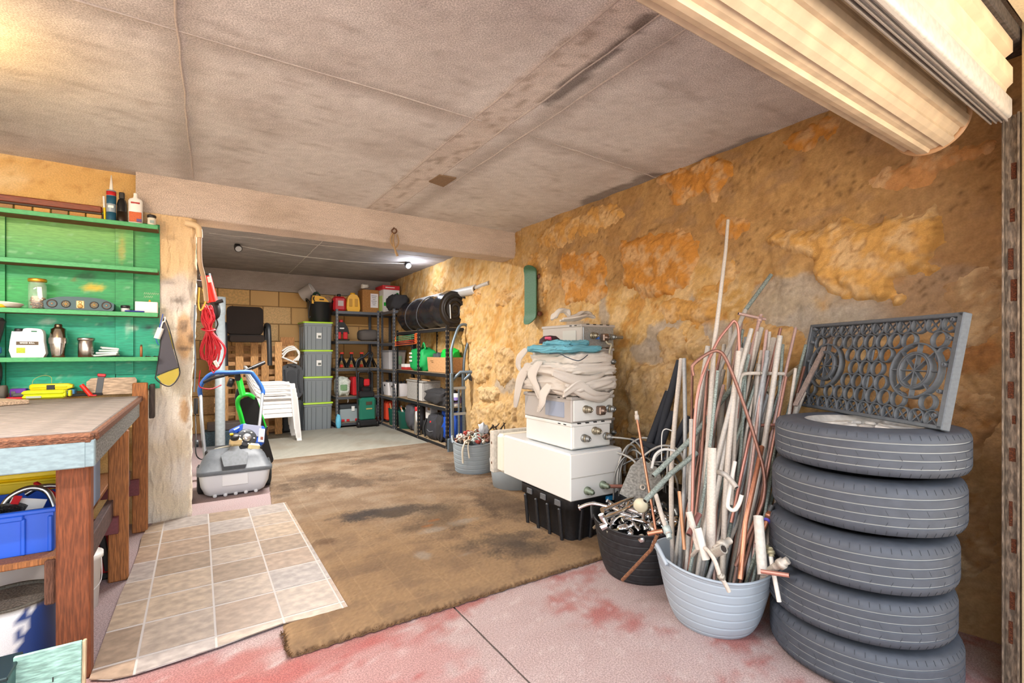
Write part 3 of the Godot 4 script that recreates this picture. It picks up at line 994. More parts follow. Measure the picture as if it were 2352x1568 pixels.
func make_left_side() -> void:
	var old := M("old_wood", "8f4f2c", 0.75, 0.0, "wood", Vector3(9, 0.9, 9), 0.4)
	var orange_wood := M("orange_wood", "b0703c", 0.7, 0.0, "wood", Vector3(10, 0.8, 10), 0.4)
	var top_wood := M("weathered_top", "948981", 0.85, 0.0, "wood", Vector3(0.9, 9, 7), 0.5)
	var torn := M("torn_edge", "8e5c40", 0.85, 0.0, "rust", Vector3(3, 9, 9), 1.0)
	var blue_paint := M("pale_blue_paint", "90a6ab", 0.7, 0.0, "grime", Vector3(2, 5, 5), 0.15)
	var grey_paint := M("worn_grey_paint", "8a8a85", 0.8, 0.0, "rust", Vector3(6, 6, 2.5), 0.3)
	var maroon := M("maroon_paint", "6b3238", 0.6, 0.0, "grime", 6.0)
	var steel := M("brushed_steel", "c9c7c4", 0.28, 1.0)
	var chrome := M("chrome", "e4e6e8", 0.1, 1.0)
	var black := M("black_plastic", "1e1e20", 0.45)
	var white := M("white_plastic", "e9e8e4", 0.45)
	var red := M("red_plastic", "c3232a", 0.4)
	var yellow := M("yellow_plastic", "f2d21c", 0.4)

	# workbench
	var o := thing("workbench", "old timber workbench with a pale blue painted front rail and worn top", "workbench", V(-1.25, 0, -3.3))
	for k in 4:  # boards of the top
		pb(o, "top_board", V(-1.3, 0.93, -2.64 - k * 0.43), V(1.93, 0.042, 0.424), top_wood, 0.006)
	pb(o, "front_edging", V(-1.3, 0.926, -2.395), V(1.94, 0.04, 0.05), torn, 0.009)
	pb(o, "side_edging", V(-0.333, 0.93, -3.3), V(0.03, 0.034, 1.78), torn, 0.006)
	pb(o, "front_rail", V(-1.36, 0.87, -2.385), V(2.02, 0.1, 0.03), blue_paint, 0.004)
	pb(o, "rail_end", V(-0.341, 0.871, -2.39), V(0.03, 0.1, 0.035), blue_paint, 0.003)
	pb(o, "side_rail", V(-0.342, 0.866, -3.25), V(0.025, 0.1, 1.66), grey_paint, 0.004)
	pb(o, "leg", V(-0.396, 0.425, -2.47), V(0.1, 0.85, 0.07), old, 0.006)
	pb(o, "leg", V(-0.366, 0.41, -3.4), V(0.085, 0.82, 0.06), orange_wood, 0.006)
	pb(o, "leg", V(-2.1, 0.425, -2.47), V(0.1, 0.85, 0.07), old, 0.006)
	pb(o, "leg", V(-2.1, 0.425, -4.2), V(0.1, 0.85, 0.07), old, 0.006)
	pb(o, "corner_post", V(-0.338, 0.518, -4.23), V(0.085, 1.036, 0.06), orange_wood, 0.006)
	pb(o, "corner_post", V(-0.276, 0.9, -4.3), V(0.03, 0.24, 0.1), M("dark_timber", "4d443e", 0.8, 0.0, "wood", Vector3(9, 1, 9)), 0.004)
	pb(o, "cross_rail", V(-0.62, 0.317, -3.35), V(0.52, 0.09, 0.035), maroon, 0.003)
	pb(o, "cross_rail", V(-0.62, 0.322, -4.185), V(0.56, 0.11, 0.03), maroon, 0.003)
	pb(o, "lower_rail", V(-0.4, 0.4, -3.3), V(0.03, 0.1, 1.7), M("dull_maroon", "5e4440", 0.75, 0.0, "wood", Vector3(6, 6, 1)), 0.003)
	pb(o, "lower_shelf", V(-1.28, 0.45, -3.3), V(1.66, 0.026, 1.56), orange_wood, 0.004)
	pb(o, "brace", V(-0.475, 0.37, -2.52), V(0.032, 0.17, 0.03), M("splintered_wood", "8b5d47", 0.9, 0.0, "wood", Vector3(20, 1.5, 20), 1.2), 0.005)

	# what is stored under it
	var blue := M("crate_blue", "1f5bd0", 0.4)
	o = thing("storage_crate", "bright blue plastic crate on the shelf under the workbench", "crate", V(-0.72, 0.463, -2.62))
	var g := G(o)
	for s in [[V(-0.72, 0.548, -2.6), V(0.48, 0.17, 0.006)], [V(-0.72, 0.548, -2.95), V(0.48, 0.17, 0.006)], [V(-0.483, 0.548, -2.775), V(0.006, 0.17, 0.35)], [V(-0.957, 0.548, -2.775), V(0.006, 0.17, 0.35)], [V(-0.72, 0.468, -2.775), V(0.47, 0.008, 0.34)]]:
		g.box(s[0], s[1], 0.002)
	part(o, "body", g, blue)
	g = G(o)
	for x in [-0.49, -0.567, -0.7, -0.83, -0.95]:
		g.box(V(x, 0.535, -2.594), V(0.014, 0.14, 0.012), 0.003)
	g.box(V(-0.72, 0.628, -2.593), V(0.5, 0.018, 0.02), 0.004)
	g.box(V(-0.6, 0.61, -2.592), V(0.07, 0.022, 0.014), 0.004)
	part(o, "ribs_and_rim", g, blue)
	solo("pipe_bend", Geo.new().tube(curve([Vector3(-0.668, 0.608, -2.75), Vector3(-0.637, 0.664, -2.75), Vector3(-0.579, 0.69, -2.75), Vector3(-0.527, 0.664, -2.75), Vector3(-0.497, 0.594, -2.72)], 8), 0.011, 10), steel, "bent silver tube arching out of the blue crate", "pipe")
	solo("pipe_bend", Geo.new().tube(curve([Vector3(-0.614, 0.644, -2.85), Vector3(-0.56, 0.671, -2.85), Vector3(-0.477, 0.653, -2.86)], 8), 0.01, 10), steel, "second silver tube lying behind the arched one in the blue crate", "pipe")
	solo("pipe_wrench", Geo.new().bar(Vector3(-0.597, 0.681, -2.9), Vector3(-0.481, 0.607, -2.8), 0.02, 0.014, 0.005), red, "red pipe wrench slanting above the blue crate", "tool")
	o = thing("blister_pack", "white printed blister pack lying in the blue crate", "packet", Vector3(-0.586, 0.628, -2.72))
	pb(o, "card", Vector3(-0.583, 0.631, -2.72), V(0.11, 0.05, 0.004), white, 0.001, rot(-35, 0, -14))
	pb(o, "red_print", Vector3(-0.613, 0.655, -2.715), V(0.025, 0.035, 0.005), red, 0.001, rot(-35, 0, -14))
	solo("foil_bag", Geo.new().ball(Vector3(-0.642, 0.62, -2.72), V(0.07, 0.025, 0.04), 9, 5), M("foil", "b9bcc0", 0.25, 0.8, "pit", 8.0, 2.0), "crumpled silver bag at the edge of the blue crate", "bag")
	o = thing("tool_tray", "long yellow plastic tool box behind the blue crate", "tool box", V(-0.8, 0.463, -3.05))
	pb(o, "body", V(-0.8, 0.575, -3.1), V(0.56, 0.22, 0.22), yellow, 0.01)
	pb(o, "lid", V(-0.8, 0.7, -3.1), V(0.58, 0.03, 0.24), yellow, 0.008)
	pb(o, "ledge", V(-0.8, 0.672, -2.985), V(0.58, 0.012, 0.02), yellow, 0.003)
	pb(o, "label_strip", V(-0.66, 0.6, -2.988), V(0.22, 0.03, 0.004), M("brown_label", "4e3c20", 0.5), 0.001)
	for s in [[-0.47, 0.52, -2.95, "d9d7d0", "white offcut board standing on the shelf behind the front leg"], [-0.45, 0.56, -3.25, "8ba3c4", "pale blue panel standing on the shelf beside the middle leg"]]:
		solo("panel_offcut", Geo.new().box(V(s[0], s[1] + 0.06, s[2]), V(0.02, 0.3, 0.25), 0.003), plainM(s[3]), s[4], "board")
	o = thing("paint_tin", "large paint tin with white paint spilled over its blue label", "paint tin", V(-0.61, 0, -2.62))
	g = G(o, true)
	var spill := func(p: Vector3) -> Color:
		var ang := atan2(p.x + 0.61, p.z + 2.62)
		if p.y > 0.285 + n_edge.get_noise_2d(p.x * 3, p.z * 3) * 0.01:
			return lin("8f8578").lerp(lin("57503f"), n_edge.get_noise_2d(p.x * 5, p.z * 5) + 0.5)
		return lin("eeeeec") if ang + n_edge.get_noise_2d(ang * 2, p.y * 5) * 0.5 < 0.55 - (0.3 - p.y) * 1.2 else lin("26407e")
	g.sheet(48, 14, func(u, v): return V(-0.61 + sin(TAU * u) * 0.138, v * 0.3, -2.62 + cos(TAU * u) * 0.138), func(_u, _v, p): return spill.call(p))
	var tin := M("paint_skin", "ffffff", 0.5, 0.0, "grain", 5.0)
	tin.vertex_color_use_as_albedo = true
	part(o, "body", g, tin)
	pl(o, "rim", [Vector2(0.136, 0.297), Vector2(0.142, 0.3), Vector2(0.142, 0.308), Vector2(0.13, 0.308), Vector2(0.128, 0.297)], V(-0.61, 0, -2.62), M("dirty_rim", "6b6355", 0.7, 0.0, "rust", 9.0))
	pl(o, "lid", [Vector2(0, 0.298), Vector2(0.13, 0.298)], V(-0.61, 0, -2.62), M("dirty_lid", "8a7d6d", 0.85, 0.0, "rust", 7.0, 0.6))
	o = thing("plastic_disc", "round white lid leaning behind the paint tin", "lid", V(-0.62, 0.36, -2.9))
	pl(o, "disc", [Vector2(0, 0), Vector2(0.15, 0), Vector2(0.155, 0.012), Vector2(0.14, 0.016), Vector2(0, 0.014)], V(-0.64, 0.25, -2.85), white, 28, rot(35, 0, -22))
	o = thing("bucket", "white plastic bucket with a red print behind the front bench leg", "bucket", V(-0.5, 0, -3.12))
	pl(o, "body", [Vector2(0, 0), Vector2(0.085, 0), Vector2(0.1, 0.24), Vector2(0.106, 0.24), Vector2(0.106, 0.262), Vector2(0.09, 0.262), Vector2(0.07, 0.29), Vector2(0, 0.29)], V(-0.5, 0, -3.12), white)
	pb(o, "print", V(-0.448, 0.19, -3.035), V(0.05, 0.06, 0.02), red, 0.004, rot(0, 30, 0))
	pt(o, "handle", curve([V(-0.4, 0.25, -3.1), V(-0.39, 0.16, -3.02), V(-0.42, 0.12, -3.0)], 5), 0.002, white, 5)
	o = thing("tool_bag", "red and black tool bag on the floor beside the middle bench leg", "bag", V(-0.5, 0, -3.55))
	pb(o, "body", V(-0.5, 0.14, -3.55), V(0.26, 0.26, 0.22), M("red_cloth", "9d1a22", 0.85), 0.03)
	pb(o, "strap", V(-0.43, 0.17, -3.43), V(0.03, 0.24, 0.02), black, 0.005, rot(0, 0, 8))
	pb(o, "base", V(-0.5, 0.02, -3.55), V(0.27, 0.04, 0.23), black, 0.01)
	o = thing("jerry_can", "dark red fuel can under the shelf behind the paint tin", "can", V(-0.85, 0, -2.95))
	pb(o, "body", V(-0.85, 0.15, -2.95), V(0.2, 0.3, 0.16), M("dark_red", "8a1720", 0.5), 0.02)
	pb(o, "groove", V(-0.78, 0.16, -2.868), V(0.03, 0.24, 0.006), M("dark_red"), 0.002)
	pt(o, "grip", [V(-0.9, 0.3, -2.95), V(-0.9, 0.34, -2.95), V(-0.8, 0.34, -2.95), V(-0.8, 0.3, -2.95)], 0.012, black)
	var turq := M("turquoise_wash", "a8d5c4", 0.7, 0.0, "wood", Vector3(1.6, 9, 9))
	o = thing("painted_board", "turquoise washed pine board standing before the front bench leg", "board", V(-0.39, 0, -2.14))
	pb(o, "face", V(-0.41, 0.14, -2.14), V(0.165, 0.28, 0.014), turq, 0.002, rot(-6, 0, 0))
	pb(o, "raw_edge", V(-0.322, 0.139, -2.145), V(0.01, 0.278, 0.02), M("raw_pine", "dcc39a", 0.7, 0.0, "wood", Vector3(9, 1, 9)), 0.002, rot(-6, 0, 0))
	for s in [[-0.395, 0.13], [-0.396, 0.185]]:
		pb(o, "nail_slot", V(s[0], s[1], -2.131), V(0.003, 0.014, 0.004), black, 0.0, rot(-6, 0, 0))
	o = thing("planter_box", "dark teal metal box beside the turquoise board", "box", V(-0.56, 0, -2.1))
	pb(o, "body", V(-0.56, 0.13, -2.13), V(0.15, 0.26, 0.15), M("teal_metal", "3f6a6c", 0.35, 0.4, "blotch", 3.0), 0.004)
	pb(o, "rim", V(-0.56, 0.262, -2.13), V(0.156, 0.012, 0.156), M("teal_dark", "26393b", 0.4, 0.4), 0.003)

	# painted shelf unit on the wall
	var green := M("green_paint", "ffffff", 0.55, 0.0, "grime", Vector3(1.2, 7, 7), 0.1)
	green.vertex_color_use_as_albedo = true
	var edge := M("green_edge", "4aa668", 0.55, 0.0, "grime", Vector3(3, 12, 12))
	var bare := M("bare_brown", "8a5a35", 0.8, 0.0, "wood", Vector3(1, 9, 9))
	o = thing("wall_shelf", "green painted timber shelf unit fixed above the workbench", "shelf", V(-1.2, 0.98, -4.4))
	var spray := func(_u, _v, p: Vector3) -> Color:
		var q := Vector2(p.x, p.y)
		var c := lin("2f9d5c").lerp(lin("8bbd62"), smoothstep(1.78, 2.15, p.y) * 0.75 * smoothstep(-0.25, -0.5, p.x))
		c = c.lerp(lin("12a07c"), 1.0 - smoothstep(1.4, 1.62, p.y))
		c = c.lerp(lin("2aa24a"), blob(q, Vector2(-0.95, 1.65), Vector2(0.3, 0.12), 0.0, 0.4) * 0.6)
		for s in [[-0.615, 1.69, 0.05, 0.025, "d8b41c", 0.9], [-0.66, 1.765, 0.06, 0.03, "1f5c37", 0.8], [-0.71, 1.74, 0.025, 0.02, "7d5a1a", 0.7], [-0.84, 1.45, 0.075, 0.025, "c9d6cd", 0.8], [-0.57, 1.44, 0.03, 0.018, "1d5a4e", 0.8], [-0.52, 1.45, 0.03, 0.018, "17506a", 0.8], [-0.3, 1.43, 0.035, 0.022, "24423f", 0.9], [-0.42, 1.43, 0.02, 0.06, "a7cdb8", 0.7], [-0.385, 1.42, 0.015, 0.02, "c5d8bf", 0.6], [-0.255, 1.41, 0.03, 0.07, "8a9488", 0.7], [-0.45, 1.97, 0.02, 0.08, "c9a24a", 0.5]]:
			c = c.lerp(lin(s[4]), soft_blob(q, Vector2(s[0], s[1]), Vector2(s[2], s[3]) * 1.35) * s[5])
		c = c.lerp(lin("9fceaa"), smoothstep(0.42, 0.6, n_fine.get_noise_2d(p.x * 0.5, p.y * 1.8)) * 0.35)
		return c
	var px := [-2.3, -1.7, -1.036, -0.488, -0.234]
	for k in 4:
		var x0: float = px[k]
		var x1: float = px[k + 1]
		g = G(o, true)
		g.sheet(int((x1 - x0) * 70), 84, func(u, v): return V(lerpf(x0 + 0.002, x1 - 0.002, u), lerpf(0.985, 2.22 if k < 3 else 2.18, v), -4.372), spray)
		g.st.set_color(lin("2c8a55"))
		g.box(V((x0 + x1) / 2, 1.58, -4.388), V(x1 - x0 - 0.004, 1.19, 0.03))
		part(o, "back_panel", g, green)
	for s in [[-0.437, 1.095, 0.1], [-1.08, 1.0, 0.09]]:
		g = G(o, true)
		for r in [[s[1], 1.2], [1.222, 1.5], [1.535, 1.82], [1.848, 2.12]]:
			g.sheet(8, 20, func(u, v): return V(s[0] + (u - 0.5) * s[2], lerpf(r[0], r[1], v), -4.352), spray)
			g.st.set_color(lin("2c8a55"))
			g.box(V(s[0], (r[0] + r[1]) / 2, -4.363), V(s[2], r[1] - r[0], 0.02))
		part(o, "batten", g, green)
	for y in [2.14, 1.835, 1.523, 1.214]:
		g = G(o)
		g.box(V(-1.27, y - 0.014, -4.29), V(2.06, 0.024, 0.15), 0.002)
		part(o, "shelf_board", g, bare)
		pb(o, "shelf_lip", V(-1.27, y - 0.013, -4.214), V(2.064, 0.029, 0.008), edge, 0.002)
	for k in 13:  # faint chalk scribble, not legible in the photograph either
		var cx := -0.325 + (k % 8) * 0.011
		var cy := 1.672 - 0.024 * (k / 8)
		pt(o, "chalk_mark", curve([V(cx - 0.003, cy - 0.008, -4.3705), V(cx + 0.002, cy + 0.008, -4.3705), V(cx + 0.005, cy - 0.002 * (k % 3), -4.3705)], 3), 0.0009, M("chalk", "cfe0c0", 0.9), 4)

	# on the top shelf
	o = thing("framed_panel", "long reddish framed panel with gold squares leaning above the green shelf", "panel", V(-1.1, 2.142, -4.3))
	pb(o, "frame", V(-1.06, 2.235, -4.37), V(1.0, 0.045, 0.03), M("red_brown", "8c3a1c", 0.45, 0.0, "wood", Vector3(1, 9, 9)), 0.006)
	pb(o, "dark_edge", V(-1.06, 2.206, -4.366), V(1.0, 0.016, 0.026), M("umber", "3b2a1c", 0.6), 0.003)
	pb(o, "dark_edge", V(-1.06, 2.149, -4.36), V(1.0, 0.012, 0.026), M("umber"), 0.003)
	for k in 10:
		pb(o, "gold_square", V(-0.6 - k * 0.088, 2.178, -4.366), V(0.084, 0.044, 0.02), M("gold_square_%d" % (k % 3), ["b98f45", "a77a38", "8f6a3c"][k % 3], 0.45, 0.25, "grime", 12.0, 0.4), 0.004)
	pb(o, "frame_end", V(-0.553, 2.178, -4.364), V(0.012, 0.06, 0.026), M("umber"), 0.003)
	o = thing("sealant_cartridge", "sealant cartridge with clear nozzle, grey and blue label, on top shelf", "cartridge", V(-0.5, 2.142, -4.28))
	pl(o, "tube", can(0.027, 0.215), o.position, M("cartridge_grey", "8c9aa3", 0.4))
	pl(o, "blue_label", [Vector2(0.0273, 0.0), Vector2(0.0275, 0.06), Vector2(0.0273, 0.06)], o.position + V(0, 0.004, 0), M("label_blue", "1c5470", 0.45))
	pl(o, "blue_band", [Vector2(0.0273, 0.12), Vector2(0.0275, 0.175), Vector2(0.0273, 0.175)], o.position, M("label_blue"))
	pl(o, "red_band", [Vector2(0.0273, 0.178), Vector2(0.0275, 0.205), Vector2(0.0273, 0.205)], o.position, red)
	pl(o, "nozzle", [Vector2(0.012, 0.215), Vector2(0.01, 0.235), Vector2(0.003, 0.32), Vector2(0, 0.32)], o.position, M("clear_nozzle", "e8e6e0", 0.3), 12)
	pb(o, "white_patch", o.position + V(0, 0.1, 0.026), V(0.03, 0.016, 0.004), white, 0.001)
	o = thing("pencil", "yellow and white pen standing beside the sealant cartridge", "pen", V(-0.535, 2.142, -4.3))
	pt(o, "barrel", [V(-0.535, 2.144, -4.3), V(-0.54, 2.24, -4.31)], 0.006, yellow)
	pt(o, "cap", [V(-0.54, 2.24, -4.31), V(-0.545, 2.32, -4.32)], 0.007, white)
	o = thing("oil_bottle", "black glossy bottle with square cap between cartridge and polish bottle", "bottle", V(-0.443, 2.142, -4.28))
	pl(o, "body", [Vector2(0, 0), Vector2(0.026, 0), Vector2(0.028, 0.01), Vector2(0.028, 0.13), Vector2(0.022, 0.155), Vector2(0.016, 0.165), Vector2(0, 0.165)], o.position, M("black_gloss", "17181a", 0.2), 20)
	pb(o, "cap", o.position + V(0, 0.188, 0), V(0.03, 0.046, 0.03), black, 0.005)
	pl(o, "bronze_label", [Vector2(0.0283, 0.015), Vector2(0.0285, 0.075), Vector2(0.0283, 0.075)], o.position, M("bronze_label", "5c4424", 0.4, 0.3, "pit", 20.0))
	o = thing("polish_bottle", "white polish bottle with orange car picture on its label", "bottle", V(-0.368, 2.142, -4.28))
	var ob := []
	for s in [[0.0, 0.036, 0.018], [0.004, 0.04, 0.022], [0.165, 0.041, 0.022], [0.178, 0.034, 0.018], [0.186, 0.014, 0.012], [0.2, 0.012, 0.011]]:
		var ring := []
		for k in 20:
			ring.append(o.position + V(cos(TAU * k / 20) * s[1], s[0], -sin(TAU * k / 20) * s[2]))
		ob.append(ring)
	part(o, "body", G(o).loft(ob), white)
	pl(o, "cap", can(0.012, 0.022), o.position + V(0, 0.198, 0), M("clear_nozzle"), 12)
	pb(o, "orange_label", o.position + V(0, 0.05, 0.02), V(0.07, 0.07, 0.008), M("orange_print", "d8642a", 0.4, 0.0, "blotch", 20.0), 0.003)
	pb(o, "purple_print", o.position + V(0.02, 0.028, 0.021), V(0.03, 0.024, 0.008), plainM("5a4a86"), 0.003)
	pb(o, "red_emblem", o.position + V(0, 0.148, 0.02), V(0.05, 0.012, 0.006), plainM("a83232"), 0.002)
	o = thing("small_pot", "small white pot with black lid at the end of the top shelf", "pot", V(-0.277, 2.142, -4.28))
	pl(o, "body", can(0.025, 0.06), o.position, M("pot_cream", "dcd8c8", 0.5), 18)
	pl(o, "lid", can(0.027, 0.02), o.position + V(0, 0.06, 0), black, 18)
	pb(o, "print", o.position + V(0.003, 0.03, 0.0245), V(0.024, 0.02, 0.003), plainM("8fa39c"), 0.001)

	# on the third shelf: jar, speaker, pot, card
	o = thing("coin_jar", "glass jar with a gold lid, half full of coins", "jar", V(-0.869, 1.525, -4.28))
	var glass := M("clear_glass", Color(1, 1, 1, 0.12), 0.03)
	glass.transparency = BaseMaterial3D.TRANSPARENCY_ALPHA
	pl(o, "glass", [Vector2(0, 0.002), Vector2(0.04, 0.002), Vector2(0.044, 0.01), Vector2(0.044, 0.15), Vector2(0.038, 0.165), Vector2(0.038, 0.178)], o.position, glass)
	pl(o, "lid", can(0.046, 0.022), o.position + V(0, 0.174, 0), M("gold_lid", "d8a23a", 0.3, 0.7))
	g = G(o)
	for k in 70:
		var a := rng.randf() * TAU
		var r := sqrt(rng.randf()) * 0.03
		var t := Transform3D(rot(rng.randf_range(-40, 40), rng.randf() * 360, rng.randf_range(-40, 40)), o.position + V(cos(a) * r, 0.008 + k * 0.0009, sin(a) * r))
		g.lathe([Vector2(0, -0.001), Vector2(0.011, -0.001), Vector2(0.011, 0.001), Vector2(0, 0.001)], 10, t)
	part(o, "coins", g, M("coin_metal", "a98a5e", 0.35, 0.85)).set_meta("kind", "stuff")
	pb(o, "note", o.position + V(-0.01, 0.06, 0.005), V(0.03, 0.05, 0.002), M("note_pink", "d9b89c", 0.8), 0.0)
	pb(o, "note", o.position + V(0.012, 0.09, 0.0), V(0.022, 0.11, 0.002), white, 0.0, rot(0, 10, 4))
	o = thing("soundbar_speaker", "dark teal centre speaker with round gold cones, on the green shelf", "speaker", V(-0.656, 1.525, -4.28))
	var outline := []
	for k in 13:
		var t := -1.0 + k / 6.0
		outline.append(Vector2(t * 0.17, 0.088 - 0.026 * t * t * t * t - 0.006 * t * t))
	outline.append_array([Vector2(0.176, 0.05), Vector2(0.174, 0.012), Vector2(0.165, 0.002), Vector2(-0.165, 0.002), Vector2(-0.174, 0.012), Vector2(-0.176, 0.05)])
	pp(o, "cabinet", outline, 0.09, xf(o.position + V(0, 0, -0.04)), M("teal_cabinet", "37555a", 0.5))
	for s in [[-0.135, 0.025, 0], [-0.068, 0.022, 1], [0.073, 0.022, 1], [0.137, 0.025, 0]]:
		var c: Vector3 = o.position + V(s[0], 0.038, 0.05)
		var cone := pl(o, "driver", [Vector2(s[1], 0), Vector2(s[1], 0.003), Vector2(s[1] - 0.003, 0.004), Vector2(s[1] - 0.004, 0.001), Vector2(0.007, -0.006), Vector2(0.006, 0.001), Vector2(0, 0.003)], c, M("cone_gold", "d8b880", 0.35, 0.3) if s[2] else M("cone_copper", "a5826a", 0.4, 0.3), 24, rot(90, 0, 0))
		var ring := MeshInstance3D.new()
		ring.name = "surround"
		ring.mesh = Geo.new().lathe([Vector2(s[1] - 0.004, 0.0035), Vector2(s[1] - 0.001, 0.006), Vector2(s[1] + 0.002, 0.002)], 24, Transform3D(rot(90, 0, 0), c - o.position)).mesh()
		ring.material_override = black
		cone.add_child(ring, true)
		if s[2]:
			for q in 4:
				part(cone, "spoke", Geo.new().box(c - o.position + Vector3(cos(PI * q / 4) * 0.0, 0, 0.004), V(0.032, 0.0025, 0.002), 0.0, Basis(Vector3.BACK, PI * q / 4)), M("cone_bronze", "9c7a3c", 0.4, 0.4))
	pb(o, "tweeter_plate", o.position + V(0.003, 0.038, 0.05), V(0.04, 0.05, 0.006), M("cone_gold"), 0.006)
	pl(o, "tweeter", [Vector2(0.014, 0), Vector2(0.014, 0.004), Vector2(0.01, 0.005), Vector2(0, 0.007)], o.position + V(0.003, 0.027, 0.053), M("cone_bronze"), 18, rot(90, 0, 0))
	pl(o, "emblem", [Vector2(0.009, 0), Vector2(0.009, 0.003), Vector2(0.006, 0.003), Vector2(0.006, 0)], o.position + V(0.003, 0.051, 0.053), M("cone_bronze"), 18, rot(90, 0, 0))
	o = thing("small_tin", "small clear pot with black lid beside the speaker", "pot", V(-0.424, 1.525, -4.28))
	pl(o, "body", can(0.024, 0.03), o.position, M("cloudy_plastic", "bfc9c4", 0.35), 18)
	pl(o, "lid", can(0.027, 0.02), o.position + V(0, 0.028, 0), black, 18)
	solo("blue_box_cutter", Geo.new().box(V(-0.37, 1.532, -4.245), V(0.11, 0.01, 0.02), 0.004, rot(0, 4, 0)), plainM("39409a"), "flat blue cutter lying at the front of the third shelf", "cutter")
	solo("white_card", Geo.new().box(V(-0.307, 1.566, -4.3), V(0.13, 0.08, 0.03), 0.003, rot(0, -6, 0)), M("card_white", "ece7e0", 0.7), "blank white box at the end of the third shelf", "box")
	solo("orange_pip", Geo.new().lathe([Vector2(0, 0), Vector2(0.006, 0), Vector2(0.007, 0.006), Vector2(0.004, 0.014), Vector2(0, 0.016)], 10), plainM("e0952c"), "tiny orange cap standing on the blank white box", "cap", V(-0.29, 1.606, -4.3))
	o = thing("paper_plates", "stack of crumpled paper plates at the picture edge of the third shelf", "plate", V(-1.0, 1.525, -4.27))
	for k in 3:
		pl(o, "plate", [Vector2(0, 0.002), Vector2(0.05, 0.003), Vector2(0.07, 0.02), Vector2(0.072, 0.022), Vector2(0.05, 0.006), Vector2(0, 0.005)], o.position + V(-0.01 * k, 0.008 * k, 0), M("paper", "e3ddd0", 0.8), 18, rot(-6 + 4 * k, 20 * k, 5 - 4 * k))
	solo("yellow_tape", Geo.new().lathe([Vector2(0.02, 0), Vector2(0.03, 0), Vector2(0.03, 0.02), Vector2(0.02, 0.02), Vector2(0.02, 0)], 20), plainM("e7b41f"), "small roll of yellow tape beside the paper plates", "tape", V(-1.03, 1.525, -4.235))

	# on the lowest shelf
	o = thing("weed_killer_can", "white jerrycan of weed killer with a dark banner label", "jerrycan", V(-0.908, 1.215, -4.28))
	var jc := [Vector2(-0.073, 0.0), Vector2(0.073, 0.0), Vector2(0.075, 0.1), Vector2(0.072, 0.16), Vector2(0.055, 0.182), Vector2(0.0, 0.186), Vector2(-0.02, 0.178), Vector2(-0.025, 0.165), Vector2(-0.062, 0.163), Vector2(-0.073, 0.15)]
	pp(o, "body", curve(jc, 3, true), 0.07, xf(o.position + V(0, 0, -0.035)), white, true)
	pb(o, "grip_hole", o.position + V(0.03, 0.166, 0), V(0.036, 0.016, 0.074), M("hole_green", "1f6a4c", 0.6), 0.006)
	pl(o, "cap", can(0.023, 0.022), o.position + V(-0.045, 0.162, 0), black, 18)
	pb(o, "label", o.position + V(0, 0.062, 0.036), V(0.104, 0.08, 0.003), M("label_white", "f2f1ec"), 0.001)
	pb(o, "banner", o.position + V(0, 0.09, 0.0375), V(0.102, 0.022, 0.002), M("brown_label"), 0.0)
	pb(o, "green_print", o.position + V(-0.03, 0.045, 0.0375), V(0.04, 0.034, 0.002), M("lime_print", "b4c52c", 0.6, 0.0, "blotch", 30.0), 0.0)
	pw(o, "WEED KILL", 0.0135, white, o.position + V(0, 0.092, 0.0387))
	o = thing("cocktail_shaker", "tall polished cocktail shaker on the lowest green shelf", "shaker", V(-0.769, 1.215, -4.28))
	pl(o, "body", [Vector2(0, 0), Vector2(0.032, 0), Vector2(0.033, 0.006), Vector2(0.045, 0.1), Vector2(0.046, 0.125), Vector2(0.044, 0.128), Vector2(0.038, 0.185), Vector2(0.024, 0.195), Vector2(0.021, 0.198), Vector2(0.021, 0.212), Vector2(0.016, 0.218), Vector2(0, 0.218)], o.position, M("polished_steel", "cfc9c2", 0.16, 1.0, "grime", 6.0), 28)
	pl(o, "handle_bands", [Vector2(0.0465, 0.09), Vector2(0.0475, 0.1), Vector2(0.0475, 0.12), Vector2(0.0465, 0.128)], o.position, steel, 28)
	o = thing("steel_canister", "short brushed steel canister beside the shaker", "canister", V(-0.631, 1.215, -4.28))
	pl(o, "body", can(0.042, 0.112), o.position, M("canister_steel", "b5aea8", 0.3, 1.0), 28)
	pl(o, "lid", can(0.046, 0.02), o.position + V(0, 0.11, 0), M("canister_steel"), 28)
	o = thing("plastic_packet", "heap of clear plastic packets on the lowest shelf", "packet", V(-0.515, 1.215, -4.28))
	for k in 4:
		pb(o, "sleeve", o.position + V(0.006 * k - 0.01, 0.012 + k * 0.016, 0.004 * k), V(0.13 - k * 0.012, 0.012, 0.07), M("frosted_%d" % (k % 2), ["c4d6d0", "e6ebe8"][k % 2], 0.25), 0.005, rot(3 * k - 4, k * 9 - 10, 4 - 3 * k))
	o = thing("copper_stub", "short brown tube standing on the lowest shelf beside the batten", "tube", V(-0.338, 1.215, -4.3))
	pl(o, "tube", can(0.008, 0.075), o.position, M("brown_tube", "a0673e", 0.4, 0.3), 12)
	pl(o, "tip", can(0.006, 0.012), o.position + V(0, 0.075, 0), M("brown_label"), 12)
	for k in 5:
		solo("loose_screw", Geo.new().lathe([Vector2(0, 0), Vector2(0.002, 0.002), Vector2(0.0025, 0.018), Vector2(0.005, 0.02), Vector2(0, 0.022)], 7, Transform3D(rot(90, 0, 70 * k), V(0, 0.003, 0))), M("dark_screw", "4a4038", 0.5, 0.6), "small loose dark screw by the brown tube on the lowest shelf", "screw", V(-0.305 + k * 0.012, 1.215, -4.27 + 0.008 * (k % 2)), 0, "loose screws on the lowest shelf")

	# bench top clutter
	var lime := M("lime_case", "d9e021", 0.35)
	o = thing("hard_case", "lime yellow waterproof case at the front of the bench clutter", "case", V(-0.8, 0.955, -4.24))
